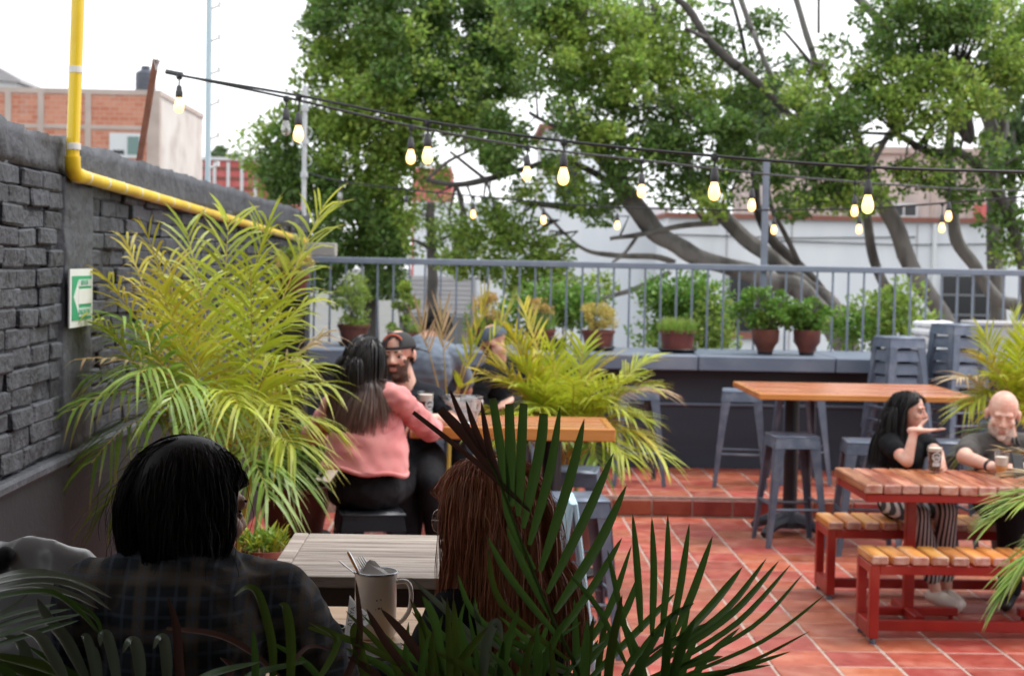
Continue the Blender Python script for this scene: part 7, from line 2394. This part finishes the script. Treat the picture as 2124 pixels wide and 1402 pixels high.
O = Vector(nk_.location)
q = [P3(753, 1190, 3.385), P3(760, 1166, 3.395), P3(768, 1160, 3.40), P3(783, 1176, 3.40), P3(803, 1192, 3.39)]
for k in range(3):
    off = Vector((.004 * k, .006 * k, -.002 * k))
    vs = [p + off - O for p in q] + [p + off + Vector((0, .003, 0)) - O for p in q]
    lo = [Vector((v.x * .6, v.y, -.0)) for v in (vs[0], vs[4])]
    MB().add(vs + [lo[0], lo[1]], [(0, 1, 2, 3, 4), (9, 8, 7, 6, 5), (0, 5, 6, 1), (1, 6, 7, 2), (2, 7, 8, 3), (3, 8, 9, 4), (0, 4, 11, 10)]).build('fold', M['napkin'], nk_)

# black sauce bowl, liner paper and plate
bc = at(686, 1312, 3.32)
bo = thing('sauce_bowl', 'small black bowl of pale sauce by the plaid sleeve', 'bowl', (bc.x, 3.30, TZ))
MB().lathe([(.022, 0), (.028, .004), (.031, .038), (.0325, .042), (.030, .042), (.0285, .036), (.026, .012), (0, .011)], seg=28).build('bowl', M['black_bowl'], bo, smooth=True)
MB().lathe([(.0268, .014), (0, .016)], seg=24).build('sauce', M['sauce'], bo)
MB().tube([(.029, .004, .034), (.037, .006, .034), (.037, .006, .014), (.029, .004, .012)], .003, 6).build('ear', M['black_bowl'], bo, smooth=True)
tr_ = thing('serving_tray', 'dark tray with red salsa under the printed liner paper', 'tray', (at(745, 1340, 3.24).x, 3.23, TZ))
MB().box((0, 0, .006), (.17, .13, .010), bev=.004).build('base', M['dark_wood'], tr_)
MB().lathe([(.034, .0115), (.028, .018), (0, .02)], (-.03, -.0, 0), 18).build('salsa', M['salsa'], tr_, smooth=True)


def paper_sheet(corners, bend, n=10):
    """bilinear sheet through four points, bowed along its normal"""
    a, b, c, d = [Vector(x) for x in corners]
    nn = (b - a).cross(d - a).normalized()
    vs, fs = [], []
    for j in range(n + 1):
        for i in range(n + 1):
            s, t = i / n, j / n
            p = a * (1 - s) * (1 - t) + b * s * (1 - t) + c * s * t + d * (1 - s) * t
            vs.append(p + nn * bend * math.sin(PI * s) * (.4 + .6 * math.sin(PI * t)))
    for j in range(n):
        for i in range(n):
            k = j * (n + 1) + i
            fs.append((k, k + 1, k + n + 2, k + n + 1))
    return MB().add(vs, fs)


lp = thing('liner_paper', 'curled white liner paper printed with grey letters beside the mug', 'paper', (at(745, 1330, 3.24).x, 3.24, TZ + .013))
O = Vector(lp.location)
cs_ = [P3(712, 1332, 3.20) - O, P3(778, 1285, 3.26) - O, P3(752, 1262, 3.30) - O, P3(726, 1234, 3.30) - O]
sh = paper_sheet(cs_, -.006).build('sheet', M['paper'], lp, smooth='all')
sh.modifiers.new('t', 'SOLIDIFY').thickness = .0006
for (bd, u, v, sz, ang) in (('ATAYA', 729, 1278, .0125, 80), ('TA', 753, 1279, .013, 250), ('ATA', 738, 1312, .0105, 205)):
    o_ = P3(u, v, 3.18) - O
    x_ = Vector((math.cos(R(ang)), 0, math.sin(R(ang)))); u_ = Vector((-math.sin(R(ang)), 0, math.cos(R(ang))))
    text('lettering', bd, sz, text_frame(o_, x_, u_), M['ink'], lp, .0002)
s2 = paper_sheet([P3(640, 1268, 3.42) - O, P3(672, 1270, 3.44) - O, P3(690, 1296, 3.30) - O, P3(655, 1298, 3.30) - O], .004).build('sheet', M['paper'], lp, smooth='all')


# --- beer glasses
M['glass'] = glass_mat('glass', (.97, .98, .98), .02, .92)
M['stout'] = mat('stout', (.006, .003, .002), rough=.3, spec=.15)
M['wheat'] = mat('wheat', (.85, .36, .04), (.90, .44, .06), rough=.25, scale=6, trans=.4)
M['foam'] = mat('foam', (.74, .68, .58), (.80, .76, .68), rough=.9, scale=40)
M['logo_white'] = mat('logo_white', (.55, .60, .62), rough=.5)


def beer(label, loc, h, r0, r1, liq, lvl, foam, rz=0, logo=False):
    t = thing('beer_glass', label, 'glass', loc, rz, 'beer glasses')
    MB().lathe([(r0, 0), (r0 + .001, .004), (r1, h), (r1 - .002, h), (r0 - .002, .010), (0, .010)], seg=28).build('tumbler', M['glass'], t, smooth=True)
    ri = lambda z: r0 - .003 + (r1 - r0) * z / h
    MB().lathe([(0, .0108), (ri(.011), .0108), (ri(lvl), lvl), (0, lvl)], seg=28).build('beer', liq, t, smooth=True)
    if foam: MB().lathe([(0, lvl + .0006), (ri(lvl), lvl + .0006), (ri(lvl + foam), lvl + foam), (0, lvl + foam + .003)], seg=28).build('foam', M['foam'], t, smooth=True)
    if logo:
        rr = lambda z: r0 + (r1 - r0) * z / h + .0012
        e = MB()
        def arcpatch(z0, z1, a0, a1):
            vs, n = [], 8
            for i in range(n + 1):
                a = -PI / 2 + a0 + (a1 - a0) * i / n
                vs += [(rr(z0) * math.cos(a), rr(z0) * math.sin(a), z0), (rr(z1) * math.cos(a), rr(z1) * math.sin(a), z1)]
            e.add(vs, [(2 * i, 2 * i + 2, 2 * i + 3, 2 * i + 1) for i in range(n)])
        zc, rad = h * .60, .026                        # round emblem: ring, inner figure and block below
        for k in range(24):
            a = 2 * PI * k / 24; b_ = 2 * PI * (k + 1) / 24
            vs = []
            for (an, q) in ((a, rad), (b_, rad), (b_, rad * .72), (a, rad * .72)):
                z = zc + q * math.sin(an); th = -PI / 2 + q * math.cos(an) / rr(z)
                vs.append((rr(z) * math.cos(th), rr(z) * math.sin(th), z))
            e.add(vs, [(0, 1, 2, 3)])
        for k in range(5):
            a0 = -.36 + .18 * k
            arcpatch(zc - .012 + .003 * (k % 2), zc + .010 - .004 * abs(k - 2), a0 - .06, a0 + .06)
        arcpatch(h * .60 - .052, h * .60 - .034, -.62, .62)
        arcpatch(h * .60 - .032, h * .60 - .0275, -.50, .50)
        e.build('emblem', M['logo_white'], t)
    return t


p = at(1938, 975, 8.86)
beer('pint of dark beer with a pale emblem before the palm up woman', (p.x, 8.86, .7805), .150, .030, .043, M['stout'], .118, .020, 0, True)
p = at(2074, 985, 8.74)
beer('half empty glass of cloudy orange beer before the bald man', (p.x, 8.72, .7805), .145, .031, .042, M['wheat'], .062, .048)
MBf = MB()
p = at(882, 880, 8.34)
beer('pint of dark beer with white head beside the pink sleeve', (p.x, 8.36, 1.0605), .165, .032, .045, M['stout'], .115, .034, R(35), True)
ph = thing('phone', 'black phone held by the bald man over the table', 'phone', at(2112, 968, 8.72))
MB().box((0, 0, 0), (.075, .012, .145), Matrix.Rotation(R(-28), 3, 'X') @ Matrix.Rotation(R(20), 3, 'Z'), bev=.004).build('case', M['shoe_black'], ph)

# --- wire basket lined with newsprint on the near bar table
M['newsprint'] = stripe_mat('newsprint', (.62, .62, .61), (.36, .36, .37), 60, 'Z', .62, dist=6)
wk = thing('wire_basket', 'wire basket lined with crumpled newsprint on the near bar table', 'basket', (at(955, 880, 8.45).x, 8.45, 1.0605))
for (z, r_) in ((.0, .085), (.06, .10), (.13, .115)):
    MB().tube([(r_ * math.cos(a), r_ * .8 * math.sin(a), z + .004) for a in np.linspace(0, 2 * PI, 25)], .003, 6, False).build('hoop', M['steel_rim'], wk, smooth=True)
for k in range(12):
    a = k * 2 * PI / 12
    MB().tube([(.085 * math.cos(a), .068 * math.sin(a), .004), (.115 * math.cos(a), .092 * math.sin(a), .134)], .002, 5).build('upright', M['steel_rim'], wk)
vs, fs = [], []
for j in range(9):
    for i in range(40):
        a = 2 * PI * i / 40; t_ = j / 8
        r_ = .078 + .036 * t_ + .012 * noise.noise(Vector((a * 2.5, t_ * 3, 1))) * (1 + t_)
        vs.append((r_ * math.cos(a), .8 * r_ * math.sin(a), .008 + (.115 + .05 * noise.noise(Vector((a * 1.3, 5, 2)))) * t_))
for j in range(8):
    for i in range(40):
        fs.append((j * 40 + i, j * 40 + (i + 1) % 40, (j + 1) * 40 + (i + 1) % 40, (j + 1) * 40 + i))
MB().add(vs, fs).build('liner', M['newsprint'], wk, smooth='all')
sh_ = thing('newspaper', 'crumpled newsprint lying under the wire basket', 'paper', (at(935, 888, 8.30).x, 8.33, 1.0605))
vs, fs = [], []
for j in range(9):
    for i in range(13):
        x, y = (i / 12 - .5) * .20, (j / 8 - .5) * .15
        vs.append((x, y, .004 + .014 * abs(noise.noise(Vector((x * 14, y * 14, 3)))) + .02 * max(0, noise.noise(Vector((x * 7, y * 7, 8))))))
for j in range(8):
    for i in range(12):
        k = j * 13 + i; fs.append((k, k + 1, k + 14, k + 13))
MB().add(vs, fs).build('sheet', M['newsprint'], sh_, smooth='all')

# --- white bundles beside the stacked stools
M['white_cloth'] = mat('white_cloth', (.68, .69, .70), (.75, .75, .76), rough=.75, scale=5)
wbn = thing('cloth_bundle', 'pile of folded white covers on the counter behind the stools', 'cloth', (at(1925, 700, 13.9).x, 13.95, CT))
for (x, z, sx, sz, dz, m_) in ((0, .045, .30, .05, .0, 'white_cloth'), (.03, .13, .26, .045, .2, 'white_cloth'), (-.13, .10, .10, .07, .5, 'grey_slat'), (.05, .215, .22, .035, -.05, 'white_cloth'), (.06, .285, .22, .03, .02, 'white_cloth')):
    mb = MB()
    for y_ in (-.10, 0, .10):
        capsule(mb, (x - sx * .6, y_, z - dz * .05), (x + sx * .6, y_, z + dz * .05), sz * .9)
    me = remesh(mb, .012, 5, Vector((0, 0, 0)), 'fold'); wrinkle(me, .012, f1=8, seed=x * 9 + z); me.materials.append(M[m_])
    link('fold', me, wbn)
p0_, p1_ = at(2010, 665, 14.2), at(2160, 665, 14.2)
gb = thing('storage_box', 'grey storage box on the counter behind the right palm', 'box', ((p0_.x + p1_.x) / 2, 14.2, CT))
hb = p0_.z - CT
MB().box((0, 0, hb / 2 - .02), (p1_.x - p0_.x, .4, hb - .04), bev=.01).build('body', M['grey_slat'], gb)
MB().box((0, 0, hb - .02), (p1_.x - p0_.x + .03, .43, .038), bev=.01).build('lid', M['grey_slat'], gb)

# --- grey jacket over a chair back at the left edge
M['satin'] = mat('satin', (.34, .34, .345), (.42, .42, .42), rough=.27, scale=4, sheen=.2)
cx_ = at(60, 1200, 3.0)
chr_ = thing('wooden_chair', 'dark chair at the left edge with a grey jacket over it', 'chair', (cx_.x - .06, 3.0, DECK))
for sx in (-1, 1):
    MB().box((sx * .19, 0, .48), (.035, .035, .96), bev=.004).build('back_post', M['dark_wood'], chr_)
    MB().box((sx * .19, .38, .22), (.035, .035, .44), bev=.004).build('leg', M['dark_wood'], chr_)
MB().box((0, .19, .452), (.43, .43, .024), bev=.006).build('seat', M['dark_wood'], chr_)
for zz in (.66, .78, .90):
    MB().box((0, 0, zz), (.344, .02, .06), bev=.004).build('back_slat', M['dark_wood'], chr_)
jk = thing('grey_jacket', 'shiny grey jacket draped over the chair at the left edge', 'jacket', (cx_.x - .06, 3.0, DECK + .96))
mb = MB()
O = Vector(jk.location)
ridge = [at(-60, 1170, 3.0), at(10, 1160, 2.98), at(60, 1150, 2.98), at(110, 1156, 2.98), at(160, 1172, 3.0), at(185, 1196, 3.0)]
for i in range(len(ridge) - 1):
    capsule(mb, ridge[i] - O, ridge[i + 1] - O, .022)
    for dy in (-.045, .045):
        capsule(mb, ridge[i] - O, ridge[i] - O + Vector((.01, dy, -.16)), .022, .03)
        capsule(mb, lerp(ridge[i], ridge[i + 1], .5) - O, lerp(ridge[i], ridge[i + 1], .5) - O + Vector((.0, dy, -.16)), .022, .03)
me = remesh(mb, .007, 8, Vector((0, 0, 0)), 'shell'); wrinkle(me, .020, f1=9, f2=15, seed=3, squash=(1, 1, .35), ridge=.8); me.materials.append(M['satin'])
link('shell', me, jk)
mb = MB(); capsule(mb, at(-5, 1165, 2.93) - O, at(12, 1150, 2.93) - O, .016, .016)
mb.build('cuff', M['cap_black'], jk, smooth='all')
